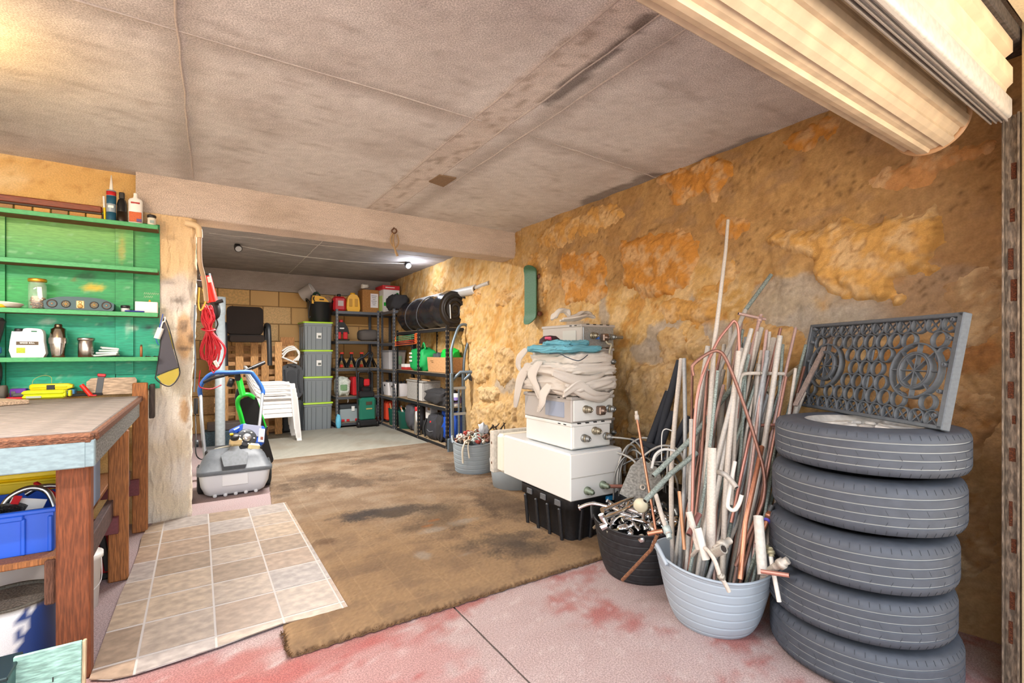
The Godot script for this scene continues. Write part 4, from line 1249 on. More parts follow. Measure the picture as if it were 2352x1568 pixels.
	pb(o, "base", V(-0.815, 0.968, -4.2), V(0.2, 0.026, 0.1), lime, 0.01)
	pb(o, "lid", V(-0.815, 0.994, -4.2), V(0.204, 0.026, 0.104), lime, 0.01)
	for x in [-0.725, -0.7]:
		pb(o, "latch", V(x + 0.006, 0.985, -4.18), V(0.014, 0.04, 0.05), lime, 0.004)
	pb(o, "plate", V(-0.86, 0.968, -4.148), V(0.07, 0.014, 0.004), M("plate_grey", "a9b0a0", 0.4), 0.001)
	o = thing("blue_level", "blue plastic tray between two yellow cases on the bench", "tray", V(-0.8, 0.955, -4.32))
	pb(o, "body", V(-0.8, 0.978, -4.32), V(0.22, 0.045, 0.07), M("tray_blue", "4d8fc4", 0.4), 0.005)
	pb(o, "groove", V(-0.79, 0.985, -4.283), V(0.08, 0.02, 0.004), M("tray_pale", "7db0d8", 0.4), 0.001)
	o = thing("dry_box", "yellow tapered plastic cord box with a wire hoop on the bench", "box", V(-0.81, 1.0, -4.31))
	var rr := []
	for s in [[-0.11, 0.012, 0.02], [-0.1, 0.02, 0.035], [0.075, 0.02, 0.036], [0.1, 0.01, 0.03]]:
		var ring := []
		for q in rrect(s[2] * 2, s[1] * 2, 0.008, 3):
			ring.append(V(-0.8 + s[0], 1.022 + q.y, -4.31 - q.x))
		rr.append(ring)
	part(o, "body", G(o).loft(rr), yellow)
	pb(o, "ridge", V(-0.81, 1.022, -4.273), V(0.17, 0.006, 0.006), yellow, 0.002)
	pb(o, "clasp", V(-0.805, 1.02, -4.272), V(0.04, 0.03, 0.006), black, 0.002)
	pt(o, "wire_hoop", curve([V(-0.9, 1.03, -4.31), V(-0.895, 1.07, -4.32), V(-0.855, 1.095, -4.33), V(-0.815, 1.085, -4.33), V(-0.808, 1.045, -4.31)], 6), 0.0015, M("wire_yellow", "a5a85a", 0.5), 5)
	o = thing("purple_box", "small purple box at the back of the bench beside the sander", "box", V(-0.97, 0.955, -4.33))
	pb(o, "body", V(-0.965, 0.985, -4.33), V(0.075, 0.06, 0.06), plainM("6a2fa0"), 0.004)
	pb(o, "silver_front", V(-0.985, 0.985, -4.298), V(0.02, 0.03, 0.005), steel, 0.001)
	o = thing("hand_sander", "red and black hand sander lying beside the purple box", "sander", V(-0.95, 0.955, -4.22))
	pb(o, "sole", V(-0.95, 0.962, -4.22), V(0.12, 0.014, 0.06), red, 0.003)
	pb(o, "grip", V(-0.925, 0.98, -4.22), V(0.09, 0.024, 0.045), M("grey_rubber", "4c4f52", 0.6), 0.008)
	o = thing("bench_grinder", "black bench grinder half out of view above the bench", "grinder", V(-1.13, 0.955, -4.25))
	pb(o, "base", V(-1.13, 0.97, -4.25), V(0.2, 0.03, 0.14), black, 0.006)
	pl(o, "motor", [Vector2(0, -0.08), Vector2(0.05, -0.08), Vector2(0.062, -0.06), Vector2(0.062, 0.06), Vector2(0.05, 0.08), Vector2(0, 0.08)], V(-1.12, 1.06, -4.25), black, 24, rot(0, 0, 90))
	pl(o, "wheel", [Vector2(0, -0.012), Vector2(0.045, -0.012), Vector2(0.045, 0.012), Vector2(0, 0.012)], V(-1.005, 1.0, -4.2), M("grind_stone", "6b655c", 0.9, 0.0, "speck", 8.0), 24, rot(0, 0, 90))
	pl(o, "guard", [Vector2(0.075, -0.02), Vector2(0.08, -0.02), Vector2(0.08, 0.02), Vector2(0.075, 0.02), Vector2(0.075, -0.02)], V(-1.06, 1.12, -4.25), M("dark_green_cast", "232e2c", 0.5), 24, rot(0, 0, 90))
	o = thing("cordless_tool", "black power tool hanging at the picture edge above the grinder", "power tool", V(-1.06, 1.25, -4.25))
	pb(o, "body", V(-1.07, 1.37, -4.24), V(0.1, 0.2, 0.07), black, 0.02, rot(0, 0, -12))
	pb(o, "blue_sleeve", V(-1.05, 1.26, -4.24), V(0.05, 0.05, 0.05), plainM("1d6fa8"), 0.01)
	o = thing("red_torch", "red cylindrical torch leaning in the middle of the bench", "torch", V(-0.62, 0.955, -4.26))
	pt(o, "body", [V(-0.6, 0.958, -4.24), V(-0.652, 1.03, -4.26)], 0.014, M("red_gloss", "cc2a1e", 0.25), 14)
	pb(o, "foot", V(-0.585, 0.96, -4.23), V(0.03, 0.01, 0.02), red, 0.002)
	o = thing("hand_saw_grip", "grey and red saw leaning against the pale board", "saw", V(-0.56, 0.955, -4.31))
	pb(o, "blade", V(-0.565, 1.02, -4.315), V(0.036, 0.13, 0.006), M("grey_rubber"), 0.001, rot(-8, 0, -6))
	pb(o, "grip", V(-0.556, 1.09, -4.325), V(0.045, 0.02, 0.02), red, 0.004, rot(-8, 0, -6))
	solo("pale_board", Geo.new().prism([Vector2(-0.135, 0), Vector2(0.135, 0), Vector2(0.135, 0.1), Vector2(0.125, 0.115), Vector2(-0.11, 0.115), Vector2(-0.135, 0.09)], 0.02, Transform3D(rot(-8, 0, 0))), M("pale_pine", "d2b79a", 0.75, 0.0, "wood", Vector3(1.2, 8, 8)), "pale pine board leaning on the green wall at the back of the bench", "board", V(-0.5, 0.955, -4.325))
	solo("plank", Geo.new().box(V(0, 0.012, 0), V(0.32, 0.024, 0.18), 0.003), M("pale_pine"), "short pale pine plank lying on the bench at the picture edge", "plank", V(-0.98, 0.953, -3.9), -52)
	solo("rubber_strip", Geo.new().box(V(0, 0.008, 0), V(0.22, 0.016, 0.05), 0.004), black, "black rubber strip lying behind the lime case on the bench", "strip", V(-0.66, 0.955, -4.3), 10)

	# hung at the shelf end
	o = thing("cleaning_cloth", "grey cloth with yellow lining hung from the end of the green shelf", "cloth", V(-0.2, 1.5, -4.25))
	var hem := [Vector2(-0.205, 1.49), Vector2(-0.225, 1.3), Vector2(-0.25, 1.1), Vector2(-0.252, 1.06), Vector2(-0.215, 1.02), Vector2(-0.175, 1.003), Vector2(-0.14, 1.03), Vector2(-0.113, 1.085), Vector2(-0.115, 1.135), Vector2(-0.14, 1.25), Vector2(-0.17, 1.4)]
	var grey := [Vector2(-0.205, 1.48), Vector2(-0.222, 1.3), Vector2(-0.246, 1.09), Vector2(-0.12, 1.145), Vector2(-0.148, 1.25), Vector2(-0.185, 1.42)]
	pp(o, "grey_side", grey, 0.012, xf(V(0, 0, -4.262)), M("cloth_grey", "6a6870", 0.95, 0.0, "fibre", 9.0, 0.3))
	pp(o, "yellow_side", [Vector2(-0.247, 1.075), Vector2(-0.212, 1.024), Vector2(-0.175, 1.008), Vector2(-0.142, 1.034), Vector2(-0.117, 1.085), Vector2(-0.119, 1.14)], 0.012, xf(V(0, 0, -4.26)), M("cloth_yellow", "e6cf5e", 0.95, 0.0, "fibre", 9.0, 0.3))
	pp(o, "yellow_fold", [Vector2(-0.192, 1.44), Vector2(-0.155, 1.27), Vector2(-0.146, 1.27), Vector2(-0.172, 1.39)], 0.006, xf(V(0, 0, -4.268)), M("cloth_yellow"))
	var edge3 := []
	for q in hem:
		edge3.append(V(q.x, q.y, -4.254))
	part(o, "black_hem", G(o).tube(curve(edge3, 4, true), 0.004, 6, false, true), black)
	part(o, "black_hem", G(o).tube(curve([V(-0.247, 1.085, -4.247), V(-0.18, 1.115, -4.246), V(-0.117, 1.14, -4.247)], 5), 0.004, 6), black)
	o = thing("glue_bottle", "white glue bottle on a blue cord beside the hanging cloth", "bottle", V(-0.24, 1.4, -4.24))
	pt(o, "body", [V(-0.245, 1.345, -4.24), V(-0.222, 1.42, -4.24)], 0.02, white, 14)
	pt(o, "hook", curve([V(-0.222, 1.42, -4.24), V(-0.212, 1.46, -4.24), V(-0.2, 1.47, -4.24), V(-0.198, 1.5, -4.245)], 5), 0.005, white, 8)
	pt(o, "blue_cord", curve([V(-0.232, 1.42, -4.235), V(-0.22, 1.47, -4.235), V(-0.21, 1.52, -4.235)], 4), 0.003, plainM("2a58b8"), 6)
	pt(o, "blue_cord", curve([V(-0.252, 1.35, -4.238), V(-0.245, 1.32, -4.238), V(-0.235, 1.3, -4.245)], 4), 0.003, plainM("2a58b8"), 6)
	o = thing("conduit_pipe", "cream conduit pipe bending down beside the pier", "pipe", Vector3(0, 2.178, -4.42))
	pt(o, "elbow", curve([Vector3(-0.082, 2.209, -4.34), Vector3(-0.031, 2.203, -4.34), Vector3(0.002, 2.184, -4.35), Vector3(0.008, 2.117, -4.36)], 5), 0.022, M("conduit_cream", "dfc39a", 0.6), 12)
	pt(o, "pipe", curve([Vector3(0.008, 2.134, -4.36), Vector3(0.011, 1.943, -4.4), Vector3(0.037, 1.824, -4.5), Vector3(0.055, 1.663, -4.6)], 5), 0.016, M("conduit_tan", "bfa283", 0.6), 12)
	solo("wall_cable", Geo.new().tube(curve([Vector3(-0.02, 1.602, -4.33), Vector3(-0.025, 1.407, -4.34), Vector3(-0.017, 1.178, -4.35), Vector3(-0.025, 0.949, -4.34)], 5), 0.006, 6), M("cable_grey", "6f7a86", 0.6), "grey cable running down the edge of the pier", "cable")

func make_back_corner() -> void:
	var black := M("black_plastic")
	var white := M("white_plastic")
	var pallet := M("pallet_pine", "ecb273", 0.75, 0.0, "wood", Vector3(9, 0.9, 9), 0.3)
	var pallet2 := M("pallet_pine_cross", "e6b078", 0.75, 0.0, "wood", Vector3(0.9, 9, 9), 0.3)
	var o := thing("wooden_pallet", "pine pallet of upright slats leaning on the back wall", "pallet", V(0.67, 0.02, -8.0))
	for x in [0.31, 0.5, 0.69, 0.83, 1.01]:
		pb(o, "slat", V(x, 0.71, -7.98), V(0.1, 1.38, 0.022), pallet, 0.003)
	for y in [0.12, 0.36, 0.62, 0.86, 1.08, 1.2]:
		pb(o, "cross_slat", V(0.66, y, -8.02), V(0.82, 0.055, 0.03), pallet2, 0.003)
	o = thing("wooden_pallet", "second pallet standing behind the upright slats of the first", "pallet", V(0.67, 0.02, -8.2))
	for y in [0.08, 0.24, 0.42, 0.55, 0.75, 0.95, 1.14, 1.3]:
		pb(o, "slat", V(0.74, y, -8.14), V(1.1, 0.08, 0.022), pallet2, 0.003)
	for x in [0.3, 0.75, 1.2]:
		pb(o, "bearer", V(x, 0.69, -8.2), V(0.09, 1.34, 0.08), pallet, 0.003)
	solo("plywood_offcut", Geo.new().box(V(0, 0.28, 0), V(0.2, 0.6, 0.015), 0.002), M("ply_tan", "c98f58", 0.8, 0.0, "wood", Vector3(9, 1, 9)), "tan plywood offcut above the child seat near the grey tubs", "board", V(1.17, 0.9, -8.24), 0)
	o = thing("office_chair", "dark brown upholstered armchair hung high against the block wall", "chair", V(0.56, 1.4, -7.9))
	var brown := M("brown_fabric", "2c2019", 0.95, 0.0, "fibre", 7.0, 0.3)
	pp(o, "backrest", rrect(0.46, 0.4, 0.06, 4), 0.09, xf(V(0.565, 1.69, -7.95), rot(-8, 0, 0)), brown, true)
	part(o, "seat", G(o).loft([
		rrect(0.42, 0.09, 0.03, 3).map(func(q): return V(0.57 + q.x, 1.44 + q.y, -7.9)),
		rrect(0.46, 0.11, 0.04, 3).map(func(q): return V(0.57 + q.x, 1.44 + q.y, -7.75)),
		rrect(0.42, 0.08, 0.03, 3).map(func(q): return V(0.57 + q.x, 1.43 + q.y, -7.55))]), brown)
	for s in [0.3, 0.835]:
		var arm := curve([V(s, 1.42, -7.93), V(s, 1.6, -7.92), V(s, 1.64, -7.86), V(s, 1.63, -7.68), V(s, 1.58, -7.6), V(s + 0.005, 1.3, -7.56), V(s + 0.01, 1.06, -7.55)], 6)
		pt(o, "arm", arm, 0.032, M("arm_black", "26282b", 0.4), 12)
	o = thing("drain_pipe", "tall pale grey plastic drain pipe standing behind the mower", "pipe", V(0.235, 0, -7.2))
	pl(o, "pipe", [Vector2(0.056, 0), Vector2(0.056, 1.95), Vector2(0.05, 1.95), Vector2(0.05, 0)], V(0.235, 0, -7.2), M("pvc_grey", "aab4b8", 0.45, 0.0, "grime", 2.0), 28)
	pl(o, "collar", [Vector2(0.056, 1.72), Vector2(0.062, 1.73), Vector2(0.062, 1.95), Vector2(0.056, 1.95)], V(0.235, 0, -7.2), M("pvc_grey"), 28)
	solo("dark_crate", Geo.new().box(V(0, 0.1, 0), V(0.5, 0.2, 0.3), 0.01), M("teal_crate", "3c5560", 0.5, 0.0, "rust", 3.0), "dark teal painted timber box on the floor behind the drain pipe", "box", V(0.3, 0, -7.6))
	solo("dark_box", Geo.new().box(V(0, 0.05, 0), V(0.44, 0.1, 0.26), 0.01), M("dusk_box", "4b423f", 0.7), "flat brown box lying on top of the dark teal box", "box", V(0.32, 0.2, -7.62))
	o = thing("child_seat", "black moulded child bicycle seat standing against the back wall", "seat", V(1.2, 0, -8.05))
	var shell_m := M("seat_black", "3a3d42", 0.5, 0.0, "grime", 4.0)
	var prof := rrect(0.33, 0.56, 0.15, 6)
	pp(o, "backrest", prof, 0.05, xf(V(1.205, 0.79, -8.12), rot(-4, 0, 0)), shell_m, true)
	pp(o, "pad", rrect(0.12, 0.4, 0.05, 5), 0.02, xf(V(1.205, 0.77, -8.075), rot(-4, 0, 0)), M("seat_pad", "2c2f34", 0.6), true)
	for s in [-1, 1]:
		pt(o, "moulded_rib", curve([V(1.205 + s * 0.1, 0.98, -8.06), V(1.205 + s * 0.09, 0.8, -8.05), V(1.205 + s * 0.12, 0.62, -8.055)], 5), 0.012, shell_m, 6)
	pb(o, "leg_shell", V(1.21, 0.26, -8.08), V(0.32, 0.5, 0.1), shell_m, 0.05, rot(4, 0, 0))
	pb(o, "strap", V(1.21, 0.28, -8.022), V(0.04, 0.4, 0.01), black, 0.003, rot(4, 0, 0))
	for s in [-1, 1]:
		pl(o, "bolt_hole", [Vector2(0, 0), Vector2(0.012, 0), Vector2(0.012, 0.004), Vector2(0, 0.004)], V(1.205 + s * 0.055, 1.02, -8.086), black, 10, rot(90, 0, 0))
	o = thing("hose_coil", "coil of white hose hanging between the pallet and the grey tubs", "hose", V(1.18, 1.2, -8.05))
	for k in 3:
		pt(o, "loop", curve([Vector3(1.055, 1.263, -7.95) + V(0, -0.05 * k, 0), Vector3(1.139, 1.322, -7.95) + V(0, -0.03 * k, 0), Vector3(1.224, 1.323, -7.95) + V(0.02 * k, -0.02 * k, 0), Vector3(1.293, 1.203, -7.96), Vector3(1.276, 1.117, -7.97) + V(-0.03 * k, 0, 0)], 6), 0.012, white, 8)
	pt(o, "loop", [Vector3(1.054, 1.172, -7.94), Vector3(1.259, 1.078, -7.94)], 0.013, white, 8)

	# stacked garden chairs facing the right wall
	var chairs := []
	o = thing("garden_chair", "white plastic garden chair at the bottom of the stack", "chair", V(0.92, 0, -7.5), 0, "stacked white garden chairs")
	var cw := M("chair_white", "eceae8", 0.45)
	pb(o, "seat", o.position + V(0.02, 0.4, 0), V(0.44, 0.02, 0.42), cw, 0.008)
	pb(o, "seat_skirt", o.position + V(0.02, 0.375, 0.21), V(0.42, 0.05, 0.015), cw, 0.004)
	for k in 5:
		pt(o, "back_slat", curve([o.position + V(-0.2, 0.41, -0.16 + k * 0.08), o.position + V(-0.26, 0.6, -0.16 + k * 0.08), o.position + V(-0.34, 0.82, -0.15 + k * 0.075)], 4), 0.013, cw, 6)
	pt(o, "back_rail", curve([o.position + V(-0.25, 0.66, -0.24), o.position + V(-0.33, 0.83, -0.17), o.position + V(-0.35, 0.86, 0), o.position + V(-0.33, 0.83, 0.17), o.position + V(-0.25, 0.66, 0.24)], 5), 0.018, cw, 8)
	for s in [-0.245, 0.245]:
		part(o, "arm", G(o).tube(curve([o.position + V(-0.27, 0.7, s * 0.98), o.position + V(-0.2, 0.635, s), o.position + V(-0.1, 0.625, s), o.position + V(0.12, 0.625, s), o.position + V(0.2, 0.61, s)], 5), 0.018, 8), cw)
		pb(o, "leg", o.position + V(0.235, 0.31, s), V(0.065, 0.64, 0.04), cw, 0.008, rot(0, 0, 5))
		pb(o, "leg", o.position + V(-0.23, 0.22, s * 0.9), V(0.06, 0.45, 0.04), cw, 0.008, rot(0, 0, -8))
	for k in 3:
		copy(o, "white plastic garden chair, %s in the stack beside the child seat" % ["second from the floor", "third from the floor", "topmost"][k], o.position + V(-0.012 * (k + 1), 0.062 * (k + 1), 0))

	# red extension lead and the red blower on the side of the pier
	o = thing("extension_lead", "bundled red extension lead hanging beside the stone pier", "cable", Vector3(0.054, 1.653, -5))
	var lead := M("lead_red", "cc2233", 0.45)
	for k in 16:
		var s := k * 0.42
		var w1 := rng.randf_range(-0.05, 0.05)
		var w2 := rng.randf_range(-0.11, 0.11)
		var top: Vector3 = Vector3(0.06, 1.654, -5) + V(rng.randf_range(-0.03, 0.04), rng.randf_range(-0.03, 0.01), rng.randf_range(-0.03, 0.03))
		var pin: Vector3 = Vector3(0.08, 1.445, -5) + V(w1 * 0.5, 0, rng.randf_range(-0.03, 0.03))
		var low: Vector3 = Vector3(0.099, 1.105, -5) + V(w2 * 0.5, rng.randf_range(-0.04, 0.09), rng.randf_range(-0.03, 0.03))
		var mid: Vector3 = Vector3(0.105, 1.281, -5)
		part(o, "loop", G(o).tube(curve([top, pin.lerp(top, 0.5) + V(w1, 0, 0), pin, mid + V(w2 + 0.02, 0, 0.02), low, mid + V(-w2 * 0.8 - 0.02, 0.02 * sin(s), -0.02), pin + V(-w1 * 0.4, 0.01, 0.01), top.lerp(pin, 0.5) + V(-w1, 0, 0.02)], 5, true), 0.0055, 6, false, true), lead)
	part(o, "tie", G(o).tube(curve([Vector3(0.025, 1.446, -4.96), Vector3(0.079, 1.431, -4.95), Vector3(0.125, 1.445, -4.98), Vector3(0.08, 1.458, -5.04)], 5, true), 0.007, 6, false, true), lead)
	pb(o, "plug", Vector3(0.133, 1.147, -4.94), V(0.03, 0.06, 0.03), white, 0.006, rot(0, 0, 25))
	pt(o, "tail", curve([Vector3(0.015, 1.092, -4.97), Vector3(0.006, 0.979, -4.97), Vector3(0.022, 0.941, -4.98), Vector3(0.096, 0.925, -5), Vector3(0.173, 0.954, -5.05)], 6), 0.005, lead, 6)
	solo("hanging_rope", Geo.new().tube(curve([Vector3(0.009, 1.805, -4.96), Vector3(0.003, 1.655, -4.96), Vector3(0.022, 1.61, -4.95), Vector3(0.053, 1.694, -4.95), Vector3(0.034, 1.792, -4.96)], 6), 0.006, 6), M("yellow_rope", "d9b64a", 0.8), "yellow rope loop from which the red lead hangs", "rope")
	o = thing("leaf_blower", "red leaf blower tube with black motor hanging beside the pier", "blower", Vector3(0.082, 1.832, -5.15))
	pt(o, "tube", [Vector3(0.055, 1.936, -5.12), Vector3(0.111, 1.697, -5.12)], 0.043, M("blower_red", "e2281c", 0.4), 18)
	pt(o, "top_ring", [Vector3(0.052, 1.947, -5.12), Vector3(0.055, 1.928, -5.12)], 0.046, black, 18)
	pb(o, "white_sticker", Vector3(0.084, 1.894, -5.08), V(0.03, 0.05, 0.004), white, 0.004, rot(0, 20, 12))
	pt(o, "grip", [Vector3(0.094, 1.683, -5.1), Vector3(0.188, 1.716, -5.1)], 0.018, black, 10)
	pt(o, "motor", curve([Vector3(0.115, 1.697, -5.12), Vector3(0.128, 1.616, -5.12), Vector3(0.121, 1.545, -5.12)], 4), [0.035, 0.04, 0.045, 0.045, 0.045, 0.042, 0.04, 0.03, 0.02], black, 14)
	pt(o, "hanger", [V(-0.04, 1.85, -4.8), Vector3(0.068, 1.874, -5.12)], 0.005, black, 6)
	pt(o, "cord", curve([Vector3(0.138, 1.544, -5.1), Vector3(0.148, 1.497, -5.1), Vector3(0.128, 1.438, -5.1), Vector3(0.144, 1.391, -5.1)], 5), 0.007, black, 6)

	# grey storage tubs with lime lids
	var tub := M("tub_grey", "7d8488", 0.45)
	var lid := M("lid_lime", "b5dd3a", 0.45)
	var n := ["bottom", "second", "third", "topmost"]
	var ys := [0.0, 0.445, 0.86, 1.284]
	for k in 4:
		var y: float = ys[k]
		var h: float = [0.445, 0.415, 0.424, 0.45][k]
		o = thing("storage_tub", "grey plastic storage tub with lime lid, %s of the stack" % ["lowest", "second from the floor", "third up, with white label", "topmost, under the black bucket"][k], "tub", V(1.61, y, -8.4), 0, "grey tubs with lime lids")
		var rings := []
		for s in [[0.0, 0.4, 0.46], [h * 0.85, 0.425, 0.49], [h * 0.86, 0.44, 0.505], [h - 0.022, 0.44, 0.505]]:
			rings.append(rrect(s[1], s[2], 0.03, 3).map(func(q): return V(1.61 + q.x, y + s[0], -8.4 - q.y)))
		part(o, "body", G(o).loft(rings, true, 4294967295), tub)
		for x in [-0.16, -0.1, -0.035, 0.06, 0.13]:
			pb(o, "rib", V(1.61 + x * 1.02, y + h * 0.42, -8.165), V(0.007, h * 0.8, 0.01), M("tub_rib", "54595d", 0.5), 0.002, rot(2, 0, 0))
		for z in [-0.15, 0.0, 0.15]:
			pb(o, "rib", V(1.4, y + h * 0.42, -8.4 + z), V(0.012, h * 0.8, 0.03), tub, 0.003)
		rings = []
		for s in [[h - 0.026, 0.462, 0.525], [h - 0.006, 0.462, 0.525], [h - 0.002, 0.44, 0.5]]:
			rings.append(rrect(s[1], s[2], 0.035, 3).map(func(q): return V(1.61 + q.x, y + s[0], -8.4 - q.y)))
		part(o, "lid", G(o).loft(rings), lid)
		if k > 1:
			pb(o, "label", V(1.62, y + h * 0.5, -8.158), V(0.075, 0.09, 0.004), white, 0.001, rot(2, 0, 0))
			pb(o, "print", V(1.628, y + h * 0.47, -8.155), V(0.045, 0.035, 0.003), M("print_grey", "70736c", 0.6, 0.0, "speck", 40.0), 0.0, rot(2, 0, 0))
	o = thing("builders_bucket", "black flexible bucket standing on the topmost grey tub", "bucket", V(1.68, 1.735, -8.4))
	pl(o, "body", [Vector2(0, 0), Vector2(0.165, 0), Vector2(0.17, 0.01), Vector2(0.195, 0.32), Vector2(0.2, 0.325), Vector2(0.188, 0.325), Vector2(0.16, 0.03), Vector2(0, 0.025)], o.position, M("bucket_black", "1b1c1e", 0.35), 32)
	for s in [-1, 1]:
		pt(o, "handle", curve([o.position + V(s * 0.17, 0.32, 0.09), o.position + V(s * 0.205, 0.37, 0.04), o.position + V(s * 0.205, 0.37, -0.04), o.position + V(s * 0.17, 0.32, -0.09)], 5), 0.012, M("bucket_black"), 8)
	o = thing("circular_saw", "yellow power saw sticking out of the black bucket", "saw", V(1.66, 2.06, -8.35))
	pp(o, "housing", [Vector2(-0.13, -0.06), Vector2(0.11, -0.06), Vector2(0.13, 0.0), Vector2(0.06, 0.06), Vector2(-0.02, 0.075), Vector2(-0.12, 0.07)], 0.08, xf(V(1.66, 2.08, -8.33), rot(0, 0, -4)), M("tool_yellow", "e5a81d", 0.4))
	pb(o, "badge", V(1.68, 2.1, -8.248), V(0.07, 0.02, 0.006), black, 0.002)
	pl(o, "guard", [Vector2(0, 0), Vector2(0.07, 0), Vector2(0.07, 0.012), Vector2(0, 0.012)], V(1.79, 2.1, -8.36), M("guard_tan", "a98a6a", 0.5), 18, rot(90, 0, 0))
	o = thing("power_lead", "coil of green and black lead over the edge of the black bucket", "cable", V(1.6, 2.1, -8.25))
	var pw_green := M("lead_green", "1f5a3c", 0.5)
	for k in 5:
		part(o, "loop", G(o).tube(curve([V(1.55, 2.1, -8.3 + k * 0.02), V(1.57 + k * 0.01, 2.2, -8.32), V(1.64 + k * 0.008, 2.22 - k * 0.012, -8.34), V(1.66, 2.14, -8.33 + k * 0.01), V(1.6, 2.07, -8.28)], 5, true), 0.008, 6, false, true), pw_green if k % 2 else black)
	pt(o, "tail", curve([V(1.52, 2.16, -8.24), V(1.49, 2.0, -8.2), V(1.47, 1.85, -8.2), V(1.48, 1.79, -8.2), V(1.5, 1.82, -8.2)], 6), 0.008, black, 6)
	o = thing("plastic_pail", "white plastic pail lying tilted behind the black bucket", "pail", V(1.52, 2.2, -8.5))
	pl(o, "body", [Vector2(0, 0), Vector2(0.1, 0), Vector2(0.115, 0.2), Vector2(0.12, 0.2), Vector2(0.12, 0.215), Vector2(0.105, 0.215), Vector2(0.09, 0.02), Vector2(0, 0.02)], V(1.43, 2.17, -8.56), M("pail_white", "cfc6c0", 0.5), 26, rot(40, 0, -50))


func make_machines() -> void:
	var black := M("black_plastic")
	var o := thing("cylinder_mower", "blue and grey cylinder lawn mower with a white grass catcher", "mower", V(0.28, 0, -5.0))
	var grey := M("mower_grey", "5b6066", 0.5, 0.0, "grime", 3.0)
	var pale := M("catcher_white", "d3d9df", 0.4)
	var tube := M("mower_tube", "a9adb2", 0.35, 0.6)
	var blue := M("mower_blue", "2456c0", 0.35)
	var rings := []
	for s in [[0.012, 0.4, 0.2, 0.03], [0.03, 0.46, 0.26, 0.06], [0.1, 0.52, 0.3, 0.06], [0.205, 0.545, 0.32, 0.05]]:
		rings.append(rrect(s[1], s[2], s[3], 4).map(func(q): return V(0.275 + q.x, s[0], -4.98 - q.y)))
	part(o, "catcher_base", G(o).loft(rings), pale)
	for k in 5:
		pb(o, "base_rib", V(0.12 + k * 0.078, 0.035, -4.862), V(0.03, 0.07, 0.02), pale, 0.008, rot(-20, 0, 0))
	pb(o, "plain_panel", V(0.27, 0.145, -4.826), V(0.2, 0.1, 0.012), M("catcher_panel", "dde3e8", 0.35), 0.005)
	rings = []
	for s in [[0.2, 0.575, 0.34, 0.05, 0.0], [0.232, 0.575, 0.34, 0.05, 0.0], [0.236, 0.54, 0.31, 0.06, 0.0], [0.32, 0.48, 0.24, 0.08, -0.02], [0.375, 0.38, 0.14, 0.06, -0.05], [0.385, 0.3, 0.08, 0.03, -0.06]]:
		rings.append(rrect(s[1], s[2], s[3], 4).map(func(q): return V(0.275 + q.x, s[0], -4.98 - q.y + s[4])))
	part(o, "catcher_hood", G(o).loft(rings), grey)
	pp(o, "hood_shield", [Vector2(-0.085, 0), Vector2(0.085, 0), Vector2(0.105, 0.11), Vector2(0.04, 0.16), Vector2(0.032, 0.19), Vector2(-0.032, 0.19), Vector2(-0.04, 0.16), Vector2(-0.105, 0.11)], 0.05, xf(V(0.27, 0.236, -4.856), rot(-40, 0, 0)), M("mower_shield", "7c8288", 0.5, 0.0, "grime", 3.0))
	pt(o, "cream_edge", curve([V(0.06, 0.33, -5.06), V(0.13, 0.375, -5.09), V(0.27, 0.39, -5.1), V(0.42, 0.38, -5.09), V(0.5, 0.33, -5.06)], 5), 0.008, M("cream_strip", "b5ab93", 0.5), 6)
	for s in [[0.02, 1], [0.545, 2]]:
		pl(o, "wheel", [Vector2(0.03, -0.03), Vector2(0.1, -0.03), Vector2(0.125, -0.02), Vector2(0.125, 0.02), Vector2(0.1, 0.03), Vector2(0.03, 0.03)], V(s[0], 0.125, -5.1), M("wheel_rubber", "4a4d50", 0.8, 0.0, "speck", 12.0, 1.0), 28, rot(0, 0, 90))
		pl(o, "wheel_hub", [Vector2(0, -0.025), Vector2(0.035, -0.025), Vector2(0.035, 0.025), Vector2(0, 0.025)], V(s[0], 0.125, -5.1), black, 16, rot(0, 0, 90))
	pb(o, "deck", V(0.28, 0.3, -5.22), V(0.46, 0.14, 0.22), M("deck_black", "2b2c2d", 0.5), 0.02)
	pt(o, "roller", [V(0.06, 0.1, -5.28), V(0.5, 0.1, -5.28)], 0.08, M("deck_black"), 18)
	# engine
	var eb := rot(-28, 14, -14)
	var ec := Vector3(0.409, 0.461, -5.12)
	pb(o, "engine_cowl", ec, V(0.22, 0.19, 0.14), blue, 0.02, eb)
	pb(o, "engine_wing", Vector3(0.314, 0.535, -5.14), V(0.14, 0.05, 0.1), blue, 0.012, rot(-10, 20, 20))
	pb(o, "engine_panel", ec + eb * V(-0.01, 0.03, 0.07), V(0.16, 0.11, 0.012), M("engine_print", "9aa0b8", 0.5, 0.0, "speck", 30.0), 0.003, eb)
	pb(o, "white_label", ec + eb * V(0.075, -0.01, 0.072), V(0.05, 0.13, 0.014), M("label_white"), 0.002, eb)
	pb(o, "label_print", ec + eb * V(0.078, -0.04, 0.0795), V(0.024, 0.03, 0.003), plainM("7a4238"), 0.0, eb)
	pl(o, "recoil_ring", [Vector2(0.036, 0), Vector2(0.085, 0), Vector2(0.085, 0.012), Vector2(0.07, 0.02), Vector2(0.036, 0.02)], ec + eb * V(-0.05, -0.05, 0.07), M("recoil_black", "33373c", 0.45), 24, eb * rot(90, 0, 0))
	pl(o, "recoil_cap", [Vector2(0, 0.03), Vector2(0.0, 0.03), Vector2(0.036, 0.026), Vector2(0.036, 0.0)].slice(1), ec + eb * V(-0.05, -0.05, 0.07), M("alloy_cap", "c6cad2", 0.3, 0.8), 20, eb * rot(90, 0, 0))
